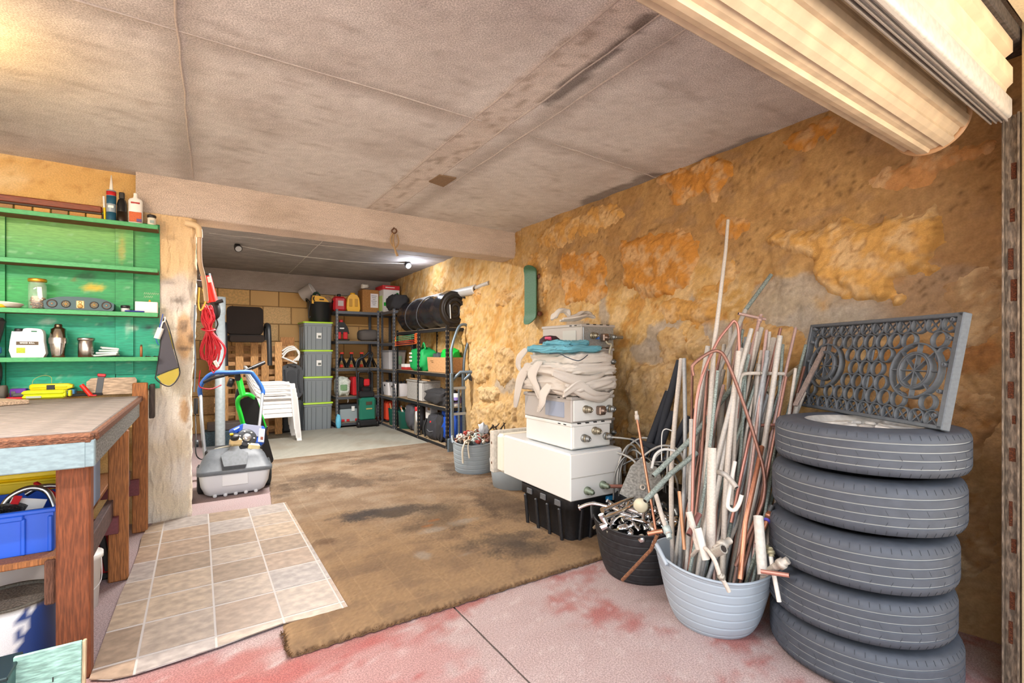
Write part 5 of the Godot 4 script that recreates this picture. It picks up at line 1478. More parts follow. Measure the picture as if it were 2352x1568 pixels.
	for k in 6:
		pb(o, "recoil_slot", ec + eb * V(-0.05 + cos(k) * 0.06, -0.05 + sin(k) * 0.06, 0.091), V(0.014, 0.01, 0.003), M("label_white"), 0.001, eb)
	pb(o, "fuel_tank", Vector3(0.282, 0.439, -5), V(0.09, 0.08, 0.1), M("tank_cream", "d8bf8c", 0.45), 0.02, rot(-10, 10, -10))
	pl(o, "fuel_cap", can(0.036, 0.04), Vector3(0.274, 0.474, -4.98), black, 18, rot(30, 0, 0))
	pb(o, "air_cover", Vector3(0.424, 0.377, -5), V(0.1, 0.07, 0.08), M("cover_cream", "d9d09f", 0.5), 0.018, rot(-10, 14, -14))
	pb(o, "engine_base", Vector3(0.358, 0.388, -5.05), V(0.14, 0.05, 0.1), M("recoil_black"), 0.008, rot(0, 0, -10))
	pb(o, "yellow_knob", Vector3(0.249, 0.519, -4.96), V(0.03, 0.02, 0.02), M("yellow_plastic"), 0.006)
	# handle
	var hz := -5.5
	var grip := curve([Vector3(0.02, 0.827, -5.48), Vector3(0.013, 0.897, -5.49), Vector3(0.038, 0.962, -5.5), Vector3(0.087, 1.023, -5.5), Vector3(0.148, 1.047, -5.5), Vector3(0.269, 1.048, -5.5), Vector3(0.428, 1.049, -5.5), Vector3(0.47, 1.013, -5.5), Vector3(0.525, 0.923, -5.5), Vector3(0.552, 0.852, -5.49), Vector3(0.547, 0.822, -5.48)], 5)
	pt(o, "handle_grip", grip, 0.02, M("grip_blue", "2b63b5", 0.4), 12)
	pt(o, "handle_tube", curve([Vector3(0.02, 0.839, -5.48), Vector3(0.026, 0.639, -5.3), Vector3(0.043, 0.413, -5.2), Vector3(0.055, 0.294, -5.15)], 4), 0.015, tube, 10)
	pt(o, "handle_tube", curve([Vector3(0.547, 0.831, -5.48), Vector3(0.513, 0.646, -5.3), Vector3(0.489, 0.512, -5.2)], 4), 0.014, tube, 10)
	pt(o, "lever", curve([Vector3(0.045, 0.959, -5.47), Vector3(0.122, 0.999, -5.46), Vector3(0.212, 1.022, -5.46)], 4), 0.016, black, 8)
	pt(o, "switch", [Vector3(-0.018, 0.813, -5.42), Vector3(-0.018, 0.674, -5.38)], 0.018, black, 10)
	pt(o, "control_cable", curve([Vector3(-0.021, 0.674, -5.38), Vector3(-0.017, 0.497, -5.2), Vector3(-0.017, 0.358, -5.1), Vector3(0.016, 0.3, -5.1), Vector3(0.065, 0.302, -5.1)], 5), 0.005, black, 6)
	pl(o, "clamp_knob", can(0.035, 0.03), Vector3(0.003, 0.425, -5.2), M("recoil_black"), 14, rot(0, 0, 90))

	# green scooter leaning behind it
	o = thing("scooter", "bright green tubular scooter with black handlebar and grip deck", "scooter", V(0.5, 0, -5.9))
	var green := M("scooter_green", "23c436", 0.3)
	pt(o, "head_tube", [Vector3(0.349, 0.981, -5.7), Vector3(0.387, 0.802, -5.68)], 0.03, green, 14)
	pt(o, "fork", curve([Vector3(0.405, 0.436, -5.72), Vector3(0.364, 0.613, -5.7), Vector3(0.34, 0.714, -5.69), Vector3(0.351, 0.777, -5.68), Vector3(0.402, 0.81, -5.68), Vector3(0.459, 0.797, -5.7), Vector3(0.507, 0.727, -5.74), Vector3(0.554, 0.589, -5.8), Vector3(0.606, 0.428, -5.86)], 5), 0.022, green, 12)
	var dm := M("grip_deck", "3b3b3f", 0.95, 0.0, "speck", 14.0, 1.2)
	var d0 := Vector3(0.425, 0.779, -5.72)
	var d1 := Vector3(0.62, 0.017, -5.92)
	pp(o, "deck", rrect(0.17, d0.distance_to(d1), 0.05, 4), 0.03, Transform3D(deck_basis(d0 - d1), d0.lerp(d1, 0.5)), dm, true)
	pt(o, "handlebar", [Vector3(0.207, 1.015, -5.62), Vector3(0.345, 1.037, -5.64), Vector3(0.451, 1.078, -5.7), Vector3(0.593, 1.138, -5.78)], 0.014, black, 10)
	pt(o, "grip", [Vector3(0.468, 1.082, -5.71), Vector3(0.593, 1.138, -5.78)], 0.02, black, 12)
	pt(o, "stem", [Vector3(0.331, 1.055, -5.66), Vector3(0.344, 0.964, -5.69)], 0.028, black, 12)
	pl(o, "clamp", can(0.045, 0.05), Vector3(0.303, 0.928, -5.72), black, 16, rot(0, 0, 70))
	pl(o, "wheel", [Vector2(0.03, -0.02), Vector2(0.06, -0.02), Vector2(0.06, 0.02), Vector2(0.03, 0.02), Vector2(0.03, -0.02)], Vector3(0.346, 0.805, -5.78), black, 18, rot(0, 0, 80))
	pb(o, "hook", Vector3(0.622, 0.414, -5.85), V(0.02, 0.06, 0.02), black, 0.004, rot(0, 0, -15))


func deck_basis(along: Vector3) -> Basis:
	var y := along.normalized()
	var x := V(1, 0, -0.12)
	x = (x - y * x.dot(y)).normalized()
	return Basis(x, y, x.cross(y))

# a soft lumpy body: an ellipsoid pushed about by noise and flattened below
func lump(c: Vector3, s: Vector3, amp := 0.15, sd := 0.0, boxy := 0.6, n := 26) -> Geo:
	var g := Geo.new()
	var f := func(u: float, v: float) -> Vector3:
		var a := -TAU * u
		var b := (v - 0.5) * PI
		var d := Vector3(signf(cos(a)) * pow(absf(cos(a)), boxy) * pow(maxf(cos(b), 0.0), boxy), signf(sin(b)) * pow(absf(sin(b)), boxy), signf(sin(a)) * pow(absf(sin(a)), boxy) * pow(maxf(cos(b), 0.0), boxy))
		var k := 1.0 + amp * (n_edge.get_noise_3d(d.x * 0.45 + sd, d.y * 0.45, d.z * 0.45 - sd) * 1.6)
		var p := Vector3(d.x * s.x, d.y * s.y, d.z * s.z) * 0.5 * k
		p.y = maxf(p.y, -s.y * 0.5)
		return c + p
	g.sheet(n, n / 2, f)
	return g


func bag(called: String, label: String, c: Vector3, s: Vector3, m: Material, amp := 0.15, turn := 0.0, category := "bag") -> MeshInstance3D:
	return solo(called, lump(V(0, s.y / 2, 0), s, amp, c.x * 7.0 + c.z * 3.0), m, label, category, c, turn)


func rack(called: String, label: String, x0: float, x1: float, z0: float, z1: float, posts: Array, levels: Array, top: float, pale := false) -> Node3D:
	var steel := M("rack_grey", "5d6066", 0.45, 0.5, "grime", 5.0) if pale else M("rack_black", "26272a", 0.5, 0.4)
	var board := M("chipboard", "a8906f", 0.85, 0.0, "speck", 4.0)
	var o := thing(called, label, "shelf", V((x0 + x1) / 2, 0, (z0 + z1) / 2))
	for p in posts:  # x, z, direction of the flanges
		var g := G(o)
		g.box(V(p[0] + p[2] * 0.018, top / 2, p[1]), V(0.036, top, 0.003))
		g.box(V(p[0], top / 2, p[1] - p[3] * 0.018), V(0.003, top, 0.036))
		part(o, "post", g, steel)
		g = G(o)
		for k in int(top / 0.055):
			g.box(V(p[0] + p[2] * 0.018, 0.03 + k * 0.055, p[1] + p[3] * 0.002), V(0.009, 0.02, 0.002))
			g.box(V(p[0] - p[2] * 0.002, 0.03 + k * 0.055, p[1] - p[3] * 0.018), V(0.002, 0.02, 0.009))
		part(o, "slot_row", g, M("slot_pale", "a39a90", 0.8) if pale else M("slot_tan", "8d7a62", 0.8))
	for y in levels:
		part(o, "shelf_board", G(o).box(V((x0 + x1) / 2, y - 0.008, (z0 + z1) / 2), V(x1 - x0 - 0.008, 0.014, z1 - z0 - 0.008), 0.002), board)
		for z in [z0 + 0.004, z1 - 0.004]:
			pb(o, "beam", V((x0 + x1) / 2, y - 0.028, z), V(x1 - x0, 0.045, 0.01), steel, 0.003)
		for x in [x0 + 0.004, x1 - 0.004]:
			pb(o, "beam", V(x, y - 0.028, (z0 + z1) / 2), V(0.01, 0.045, z1 - z0), steel, 0.003)
	return o


func make_shelving() -> void:
	var black := M("black_plastic")
	var white := M("white_plastic")
	var red := M("red_plastic")
	rack("storage_rack", "grey steel shelving along the back wall beside the grey tubs", 1.88, 2.6, -8.64, -8.15, [[1.88, -8.15, 1, 1], [2.59, -8.15, -1, 1], [1.88, -8.64, 1, -1], [2.59, -8.64, -1, -1]], [0.09, 0.52, 0.985, 1.435, 1.925], 1.95, true)
	rack("storage_rack", "tall grey steel shelving in the corner by the stone wall", 2.61, 2.955, -8.62, -7.5, [[2.61, -7.5, 1, 1], [2.95, -7.5, -1, 1], [2.61, -8.1, 1, -1], [2.95, -8.62, -1, -1]], [0.06, 0.52, 0.96, 1.4, 1.92], 1.94, true)
	rack("storage_rack", "low black steel shelving along the stone wall under the black roll", 2.64, 2.96, -7.44, -5.58, [[2.64, -5.58, 1, 1], [2.955, -5.58, -1, 1], [2.64, -6.53, 1, 1], [2.955, -6.53, -1, 1], [2.64, -7.44, 1, -1], [2.955, -7.44, -1, -1]], [0.06, 0.54, 0.975, 1.565], 1.59)

	# back rack
	var o := thing("fuel_can", "red fuel can with a black cap on top of the back shelving", "can", V(1.98, 1.925, -8.38))
	pb(o, "body", V(1.98, 2.05, -8.38), V(0.21, 0.25, 0.16), red, 0.035)
	pl(o, "cap", can(0.03, 0.05), V(1.98, 2.17, -8.38), black, 14)
	pb(o, "print", V(1.99, 2.06, -8.297), V(0.09, 0.09, 0.004), M("fuel_print", "d9c8c4", 0.5, 0.0, "speck", 30.0), 0.002)
	o = thing("oil_jug", "yellow plastic jug with moulded grips beside the red fuel can", "jug", V(2.2, 1.925, -8.36))
	pp(o, "body", curve([Vector2(-0.095, 0), Vector2(0.095, 0), Vector2(0.1, 0.2), Vector2(0.075, 0.26), Vector2(0.045, 0.29), Vector2(-0.045, 0.29), Vector2(-0.075, 0.26), Vector2(-0.1, 0.2)], 3, true), 0.12, xf(V(2.2, 1.927, -8.42)), M("jug_yellow", "f2b61a", 0.4), true)
	pl(o, "cap", can(0.04, 0.04), V(2.2, 2.21, -8.36), M("jug_yellow"), 16)
	for s in [-1, 1]:
		pb(o, "grip", V(2.2 + s * 0.045, 2.08, -8.298), V(0.05, 0.13, 0.01), M("jug_shade", "c8921a", 0.45), 0.004)
	o = thing("cardboard_carton", "brown cardboard carton with a white paper label on the back shelving", "box", V(2.48, 1.925, -8.38))
	var card := M("cardboard", "a9763f", 0.85, 0.0, "grime", 3.0)
	pb(o, "body", V(2.48, 2.12, -8.4), V(0.28, 0.39, 0.28), card, 0.004)
	pb(o, "label", V(2.54, 2.13, -8.258), V(0.13, 0.24, 0.003), M("label_lilac", "ddd6dc", 0.7), 0.0)
	for k in 6:
		pb(o, "text_line", V(2.535, 2.21 - k * 0.03, -8.256), V(0.09 - 0.02 * (k % 3), 0.008, 0.002), M("print_grey"), 0.0)
	pb(o, "flap", V(2.4, 2.34, -8.36), V(0.15, 0.004, 0.14), card, 0.0, rot(0, 0, 14))
	solo("paper_bag", lump(V(0, 0.035, 0), V(0.12, 0.08, 0.1), 0.3, 4.0), M("paper"), "crumpled white paper on top of the brown carton", "paper", V(2.42, 2.345, -8.4))
	o = thing("appliance_box", "white box with green prints on the corner shelving", "box", V(2.78, 1.92, -8.2))
	pb(o, "body", V(2.77, 2.12, -8.25), V(0.28, 0.38, 0.42), M("box_white", "dcd9d6", 0.7), 0.004)
	pb(o, "green_side", V(2.626, 2.08, -8.25), V(0.006, 0.26, 0.3), M("box_lime", "a9c96e", 0.7), 0.0)
	pb(o, "green_square", V(2.66, 2.06, -8.037), V(0.05, 0.06, 0.004), plainM("23b33e"), 0.0)
	pl(o, "green_seal", [Vector2(0, 0), Vector2(0.025, 0), Vector2(0.025, 0.003), Vector2(0, 0.003)], V(2.87, 2.24, -8.038), plainM("1c8a3c"), 18, rot(90, 0, 0))
	o = thing("red_carton", "flat red carton lying on top of the white box", "box", V(2.77, 2.31, -8.22))
	pb(o, "body", V(2.76, 2.345, -8.23), V(0.3, 0.07, 0.4), plainM("c92027", 0.5), 0.003)
	pb(o, "white_print", V(2.74, 2.345, -8.028), V(0.16, 0.012, 0.003), white, 0.0)
	o = thing("backpack_vacuum", "red and black cordless tool on the second back shelf", "tool", V(2.0, 1.435, -8.3))
	pp(o, "black_shell", [Vector2(-0.09, 0.1), Vector2(0.12, 0.1), Vector2(0.1, 0.2), Vector2(0.04, 0.29), Vector2(-0.04, 0.29), Vector2(-0.09, 0.22)], 0.12, xf(V(1.99, 1.45, -8.34)), M("tool_black", "161617", 0.4))
	pb(o, "red_pocket", V(1.94, 1.52, -8.22), V(0.07, 0.12, 0.05), red, 0.012)
	pb(o, "red_pocket", V(2.045, 1.52, -8.22), V(0.07, 0.12, 0.05), red, 0.012)
	pb(o, "foot", V(2.0, 1.448, -8.26), V(0.22, 0.024, 0.14), M("tool_black"), 0.006)
	pb(o, "red_top", V(1.99, 1.76, -8.28), V(0.06, 0.05, 0.06), red, 0.012)
	pb(o, "name_print", V(1.99, 1.64, -8.218), V(0.07, 0.02, 0.004), white, 0.0)
	bag("dust_cover", "grey cloth cover draped in a mound on the second back shelf", V(2.46, 1.435, -8.36), V(0.34, 0.2, 0.3), M("cover_grey", "6b6460", 0.9, 0.0, "fibre", 6.0), 0.08, 0.0, "cover")
	for k in 4:
		var c := V(2.01 + k * 0.165, 0.985, -8.32 - 0.02 * (k % 2))
		o = thing("axle_stand", "black axle stand with red top on the middle back shelf, %s" % ["nearest the grey tubs", "second from the tubs", "behind the pressure washer gun", "darkest, by the corner post"][k], "stand", c, 0, "axle stands on the middle shelf")
		for s in [[-1, -1], [1, -1], [1, 1], [-1, 1]]:
			part(o, "leg", G(o).bar(c + V(s[0] * 0.085, 0, s[1] * 0.075), c + V(s[0] * 0.018, 0.17, s[1] * 0.018), 0.04, 0.006, 0.001), M("stand_black", "1d1d1f", 0.4))
		pl(o, "column", [Vector2(0.022, 0.12), Vector2(0.022, 0.23), Vector2(0, 0.23)], c, M("stand_steel", "3d3f42", 0.4, 0.5), 12)
		if k < 3:
			pb(o, "saddle", c + V(0, 0.245, 0), V(0.06, 0.03, 0.04), M("stand_red", "c8321e", 0.45), 0.004)
			pb(o, "red_base", c + V(0, 0.03, -0.02), V(0.05, 0.05, 0.04), M("stand_red"), 0.006)
	o = thing("seed_bag", "white and green plastic bag sagging on the lower back shelf", "bag", V(2.02, 0.52, -8.32))
	part(o, "sack", lump(V(0, 0.15, 0), V(0.24, 0.31, 0.22), 0.22, 9.0), M("bag_white", "dfe6da", 0.5, 0.0, "blotch", 5.0))
	pb(o, "green_print", V(2.02, 0.66, -8.215), V(0.11, 0.1, 0.02), M("bag_green", "7fa878", 0.6, 0.0, "blotch", 14.0), 0.008)
	pt(o, "string", curve([V(2.06, 0.56, -8.2), V(2.07, 0.45, -8.14), V(2.06, 0.42, -8.14)], 4), 0.003, white, 5)
	o = thing("tool_case", "upright red and black hard tool case beside the seed bag", "case", V(2.24, 0.52, -8.3))
	pb(o, "red_half", V(2.2, 0.68, -8.28), V(0.09, 0.31, 0.24), red, 0.015)
	pb(o, "black_half", V(2.29, 0.67, -8.28), V(0.09, 0.3, 0.24), M("tool_black"), 0.012)
	pb(o, "handle", V(2.235, 0.84, -8.24), V(0.03, 0.02, 0.12), M("tool_black"), 0.006)
	o = thing("clip_box", "clear storage box with dark lid and red clips on the bottom shelf", "box", V(2.12, 0.09, -8.3))
	pb(o, "body", V(2.12, 0.2, -8.32), V(0.33, 0.22, 0.26), M("smoky_plastic", "98a3a6", 0.25), 0.012)
	pb(o, "lid", V(2.12, 0.345, -8.32), V(0.35, 0.07, 0.28), M("lid_smoke", "3a3f43", 0.35), 0.012)
	for x in [-0.12, -0.04, 0.1]:
		pb(o, "red_clip", V(2.12 + x, 0.12, -8.185), V(0.05, 0.04, 0.02), red, 0.006)
	pb(o, "sticker", V(2.16, 0.31, -8.176), V(0.05, 0.08, 0.004), white, 0.0)
	solo("blue_bag", lump(V(0, 0.12, 0), V(0.08, 0.25, 0.07), 0.2, 2.0, 1.0), M("bag_blue", "6cc2e0", 0.4), "light blue plastic bag slumped between the grey tubs and back shelving", "bag", V(1.9, 0, -8.07))
	o = thing("pressure_washer", "dark green pressure washer with black handle before the back shelving", "pressure washer", V(2.33, 0, -7.98))
	pb(o, "body", V(2.34, 0.31, -8.02), V(0.27, 0.38, 0.2), M("washer_green", "1f6f5a", 0.4), 0.035)
	pb(o, "base", V(2.34, 0.09, -8.02), V(0.29, 0.1, 0.24), black, 0.02)
	pb(o, "neck", V(2.33, 0.55, -8.02), V(0.24, 0.11, 0.16), black, 0.025)
	pb(o, "front_window", V(2.35, 0.41, -7.918), V(0.1, 0.055, 0.008), M("window_brown", "4b3f31", 0.4), 0.006)
	pb(o, "name_plate", V(2.35, 0.32, -7.917), V(0.1, 0.02, 0.006), M("name_gold", "b3a060", 0.5), 0.002)
	pb(o, "motor", V(2.33, 0.63, -8.02), V(0.13, 0.1, 0.12), M("tool_black"), 0.03)
	pb(o, "red_switch", V(2.36, 0.74, -8.08), V(0.1, 0.12, 0.04), red, 0.02)
	pt(o, "handle", [V(2.22, 0.6, -8.05), V(2.215, 0.9, -8.07), V(2.24, 0.92, -8.07), V(2.42, 0.92, -8.07), V(2.445, 0.9, -8.07), V(2.44, 0.6, -8.05)], 0.017, M("tool_black"), 10)
	for x in [2.19, 2.49]:
		pl(o, "wheel", [Vector2(0, -0.02), Vector2(0.06, -0.02), Vector2(0.065, 0), Vector2(0.06, 0.02), Vector2(0, 0.02)], V(x, 0.065, -7.97), M("tool_black"), 18, rot(0, 0, 90))
	pt(o, "gun", curve([Vector3(2.39, 1.25, -8.05), Vector3(2.312, 1.178, -8.03), Vector3(2.198, 1.121, -8.03), Vector3(2.17, 1.022, -8.03)], 4), 0.016, M("gun_black", "23272c", 0.4), 10)
	pt(o, "hose", curve([Vector3(2.17, 1.036, -8.03), Vector3(2.175, 0.879, -8.02), Vector3(2.183, 0.453, -8), Vector3(2.185, 0.135, -7.98)], 5), 0.011, black, 8)
	pt(o, "hose", curve([Vector3(2.379, 1.265, -8.06), Vector3(2.455, 1.221, -8.07), Vector3(2.425, 1.09, -8.07), Vector3(2.369, 0.888, -8.05)], 5), 0.008, black, 8)
	# corner rack
	o = thing("clear_crate", "cloudy plastic crate with a green label on the corner shelving", "crate", V(2.77, 0.96, -8.1))
	part(o, "body", G(o).loft([rrect(0.26, 0.36, 0.03, 3).map(func(q): return V(2.77 + q.x, 0.965, -7.95 - q.y)), rrect(0.3, 0.44, 0.03, 3).map(func(q): return V(2.77 + q.x, 1.24, -7.95 - q.y)), rrect(0.32, 0.46, 0.03, 3).map(func(q): return V(2.77 + q.x, 1.25, -7.95 - q.y))]), M("cloudy_crate", "b7b6ba", 0.3))
	pb(o, "lid", V(2.77, 1.265, -7.95), V(0.3, 0.03, 0.44), M("lid_grey", "7d7c80", 0.4), 0.008)
	pb(o, "label", V(2.8, 1.11, -7.715), V(0.06, 0.14, 0.006), plainM("8fb89a"), 0.002, rot(5, 0, 0))
	for k in 2:
		o = thing("laundry_basket", "white plastic basket on the lower corner shelf, %s" % ["nearest the back wall", "next to the light grey crate"][k], "basket", V(2.76, 0.52, -8.0 + k * 0.37), 0, "white plastic baskets")
		var c: Vector3 = o.position
		part(o, "body", G(o).loft([rrect(0.2, 0.26, 0.03, 3).map(func(q): return c + V(q.x, 0.003, -q.y)), rrect(0.26, 0.33, 0.04, 3).map(func(q): return c + V(q.x, 0.22, -q.y))]), M("basket_white", "e2dfe2", 0.4))
		pb(o, "hand_hole", c + V(-0.122, 0.17, 0), V(0.012, 0.03, 0.06), black, 0.004)
		for q in 4:
			pb(o, "contents", c + V(-0.06 + 0.04 * q, 0.23 + 0.01 * (q % 2), 0.05 * (q - 1.5)), V(0.03, 0.05, 0.06), black, 0.01)
	bag("black_bag", "small black pouch on the lower corner shelf against the back wall", V(2.76, 0.52, -8.4), V(0.2, 0.1, 0.16), M("cloth_black", "2b2a2c", 0.9), 0.2)
	o = thing("red_canister", "orange red fuel canister on the floor shelf in the corner", "can", V(2.77, 0.06, -8.2))
	pb(o, "body", V(2.77, 0.24, -8.15), V(0.2, 0.34, 0.3), M("canister_red", "d8452a", 0.4), 0.04)
	pb(o, "base", V(2.77, 0.075, -8.15), V(0.22, 0.03, 0.32), black, 0.008)
	o = thing("spray_bottle", "pale spray bottle with red base on the floor shelf in the corner", "bottle", V(2.66, 0.06, -8.48))
	pl(o, "body", can(0.045, 0.22), V(2.66, 0.1, -8.48), M("bottle_lilac", "c4c2d2", 0.4), 18)
	pl(o, "red_base", can(0.047, 0.05), V(2.66, 0.06, -8.48), M("canister_red"), 18)
	pl(o, "cap", can(0.04, 0.07), V(2.66, 0.32, -8.48), M("lid_smoke"), 18)
	for k in 2:
		o = thing("green_bucket", "dark green bucket of small tools on the floor shelf, %s" % ["left of the rack post", "right of the rack post"][k], "bucket", V(2.75, 0.06, -7.72 + k * 0.46), 0, "dark green buckets")
		var c: Vector3 = o.position
		pl(o, "body", [Vector2(0, 0), Vector2(0.12, 0), Vector2(0.14, 0.26), Vector2(0.146, 0.265), Vector2(0.13, 0.265), Vector2(0.11, 0.02), Vector2(0, 0.02)], c, M("bucket_green", "146052", 0.4), 24)
		for q in 7:
			part(o, "tool", G(o).rod(c + V(rng.randf_range(-0.08, 0.08), 0.1, rng.randf_range(-0.08, 0.08)), c + V(rng.randf_range(-0.12, 0.12), rng.randf_range(0.27, 0.34), rng.randf_range(-0.12, 0.12)), 0.012, 7), [white, M("tool_tan", "b58e62", 0.7), red, black][q % 4])

	# low black rack
	bag("camera_bag", "black padded bag on top of the corner shelving before the white box", V(2.76, 1.925, -7.72), V(0.3, 0.26, 0.4), M("cloth_black"), 0.2)
	o = thing("black_roll", "thick black quilted roll wrapped in plastic on the low shelving", "roll", V(2.78, 1.565, -6.5))
	var wrap := M("wrap_black", "1c1c20", 0.22, 0.0, "blotch", 3.0, 1.0)
	var quilt := M("quilt_black", "2e2826", 0.8, 0.0, "fibre", 5.0)
	var rr := []
	for k in 13:
		var t := k / 12.0
		var r := 0.21 + 0.02 * sin(t * 22.0) + (0.03 if k > 9 else 0.0) - (0.05 if k == 0 else 0.0)
		var ring := []
		for q in 28:
			var a := TAU * q / 28
			var r2 := r * (1.0 + 0.06 * n_edge.get_noise_2d(cos(a) * 0.4 + t * 2.0, sin(a) * 0.4))
			ring.append(V(2.8 + cos(a) * r2 * 0.92, 1.565 + maxf(0.235 + sin(a) * r2, 0.0), -7.4 + t * 1.72))
		rr.append(ring)
	part(o, "wrapping", G(o).loft(rr, true), wrap)
	var sp := []
	for k in 90:
		var a := k * 0.2
		var r := 0.215 - k * 0.0021
		sp.append(V(2.8 + cos(a) * r * 0.92, 1.8 + sin(a) * r, -5.685))
	pt(o, "spiral_edge", sp, 0.024, quilt, 8)
	pt(o, "spiral_gap", sp.map(func(q): return V(2.8 + (q.x - 2.8) * 0.9, 1.8 + (q.y - 1.8) * 0.9, -5.668)), 0.01, black, 6)
	for z in [-6.9, -6.45]:
		var lp := []
		for q in 24:
			lp.append(V(2.8 + cos(TAU * q / 24) * 0.215, 1.8 + sin(TAU * q / 24) * 0.235, z + 0.08 * sin(TAU * q / 24)))
		part(o, "strap", G(o).tube(lp, 0.008, 6, false, true), M("strap_grey", "4a4b50", 0.5))
	pt(o, "zip_tag", [V(2.72, 1.86, -5.655), V(2.73, 1.68, -5.655)], 0.006, white, 6)
	o = thing("waste_pipe", "wide grey plastic pipe lying along the wall behind the black roll", "pipe", V(2.9, 2.05, -6.2))
	pt(o, "pipe", [V(2.905, 2.03, -7.2), V(2.905, 2.03, -5.3)], 0.06, M("pipe_silver", "b3b0ac", 0.4), 24)
	pl(o, "mouth", [Vector2(0.045, 0), Vector2(0.063, 0), Vector2(0.063, 0.02), Vector2(0.045, 0.02), Vector2(0.045, 0)], V(2.905, 2.03, -5.3), M("pipe_rim", "cfcac4", 0.4), 24, rot(90, 0, 0))
	pl(o, "hollow", [Vector2(0, 0), Vector2(0.045, 0)], V(2.905, 2.03, -5.29), M("hollow_brown", "4a3a2a", 0.9), 24, rot(90, 0, 0))
	pb(o, "bracket", V(2.93, 1.955, -5.6), V(0.1, 0.02, 0.03), M("rack_black"), 0.003)
	pb(o, "bracket", V(2.93, 1.955, -6.9), V(0.1, 0.02, 0.03), M("rack_black"), 0.003)
	solo("thin_pipe", Geo.new().tube([V(2.91, 2.0, -6.0), V(2.895, 2.07, -4.95)], 0.026, 16), M("pipe_tan", "a8a095", 0.45), "narrow grey pipe sticking out of the wide pipe above the roll", "pipe")
	for k in 6:  # roller handles across the front of the rack
		var y := 1.5 - k * 0.026
		o = thing("stretch_strap", "%s elastic strap stretched across the front of the black shelving" % ["topmost green", "second green", "third green, with yellow end,", "upper red", "lower red", "lowest orange"][k], "strap", V(2.63, y, -7.1), 0, "elastic straps on the black shelving")
		pt(o, "cord", [V(2.625, y - 0.02, -7.42), V(2.625, y, -6.62)], 0.006, [M("strap_green", "4f9a72", 0.6), M("strap_green"), M("strap_green"), M("strap_red", "b8322c", 0.6), M("strap_red"), M("strap_orange", "d8622a", 0.6)][k], 6)
		pt(o, "hook", [V(2.625, y, -6.62), V(2.622, y + 0.012, -6.55)], 0.011, M("strap_orange"), 6)
		pb(o, "toggle", V(2.622, y - 0.02, -7.42), V(0.02, 0.02, 0.03), M("yellow_plastic") if k == 2 else M("strap_orange"), 0.005)
	o = thing("green_bag", "bright green printed shopping bag on the black shelving", "bag", V(2.79, 0.975, -6.7))
	part(o, "sack", lump(V(0, 0.16, 0), V(0.28, 0.34, 0.5), 0.14, 5.0, 0.5), M("bag_bright_green", "13a052", 0.6))
	for k in 3:
		pb(o, "white_print", V(2.642, 1.23 - k * 0.055, -6.83), V(0.012, 0.026, 0.09), white, 0.002, rot(0, 0, 6))
	pt(o, "bag_loop", curve([V(2.74, 1.3, -6.5), V(2.72, 1.38, -6.52), V(2.74, 1.31, -6.62)], 5), 0.012, M("bag_bright_green"), 6)
	o = thing("carton_tray", "open cardboard carton holding a green bag and dark cloth", "carton", V(2.78, 0.975, -5.95))
	var g := G(o)
	for s in [[V(2.66, 1.08, -5.92), V(0.006, 0.2, 0.62), rot(0, 0, 5)], [V(2.93, 1.08, -5.92), V(0.006, 0.2, 0.62), rot(0, 0, -5)], [V(2.8, 1.08, -5.61), V(0.27, 0.2, 0.006), rot(5, 0, 0)], [V(2.8, 1.08, -6.23), V(0.27, 0.2, 0.006), rot(-12, 0, 0)], [V(2.8, 0.983, -5.92), V(0.26, 0.006, 0.6), Basis()]]:
		g.box(s[0], s[1], 0.001, s[2])
	part(o, "body", g, M("cardboard_tan", "bf8f60", 0.85, 0.0, "grime", 3.0))
	for k in 2:
		pb(o, "print_line", V(2.655, 1.13 - k * 0.02, -6.08 + 0.02 * k), V(0.008, 0.006, 0.1 - 0.04 * k), M("brown_label"), 0.0, rot(0, 0, 5))
	bag("green_sack", "vivid green bag sitting in the cardboard carton", V(2.8, 0.99, -5.8), V(0.2, 0.3, 0.34), M("bag_vivid_green", "10b23a", 0.5), 0.15)
	bag("dark_sack", "dark grey cloth stuffed in the carton beside the green bag", V(2.8, 0.99, -6.1), V(0.18, 0.24, 0.2), M("cloth_dark", "3f4648", 0.9), 0.25, 0.0, "cloth")
	o = thing("small_carton", "small white and red carton on the black shelving", "box", V(2.74, 0.975, -7.2))
	pb(o, "white_top", V(2.74, 1.04, -7.2), V(0.14, 0.05, 0.2), white, 0.003)
	pb(o, "red_base", V(2.74, 0.997, -7.2), V(0.14, 0.04, 0.2), plainM("b5322e"), 0.003)
	bag("grey_sack", "slate grey cloth bag behind the small carton", V(2.84, 0.975, -7.1), V(0.16, 0.22, 0.3), M("cloth_slate", "565b66", 0.9), 0.2)
	o = thing("grey_crate", "light grey lidded crate on the middle shelf of the black rack", "crate", V(2.79, 0.54, -6.75))
	pb(o, "body", V(2.8, 0.68, -6.72), V(0.28, 0.27, 0.62), M("crate_grey", "a9a6a2", 0.5, 0.0, "grime", 3.0), 0.012)
	pb(o, "lid", V(2.8, 0.825, -6.72), V(0.3, 0.025, 0.64), M("crate_lid", "9a9792", 0.5), 0.006)
	pb(o, "pale_end", V(2.655, 0.68, -6.48), V(0.012, 0.25, 0.14), M("crate_pale", "bcbab6", 0.5), 0.003)
	pt(o, "lid_stick", [V(2.7, 0.85, -7.0), V(2.72, 0.85, -6.3)], 0.012, M("tool_tan"), 6)
	bag("black_jacket", "black jacket heaped on the middle shelf of the black rack", V(2.78, 0.54, -6.0), V(0.3, 0.2, 0.66), M("cloth_black"), 0.35, 0.0, "jacket")
	o = thing("purple_tub", "white tub with purple label on the black rack behind the hand truck", "tub", V(2.84, 0.54, -5.72))
	pl(o, "body", can(0.07, 0.17), o.position, white, 20)
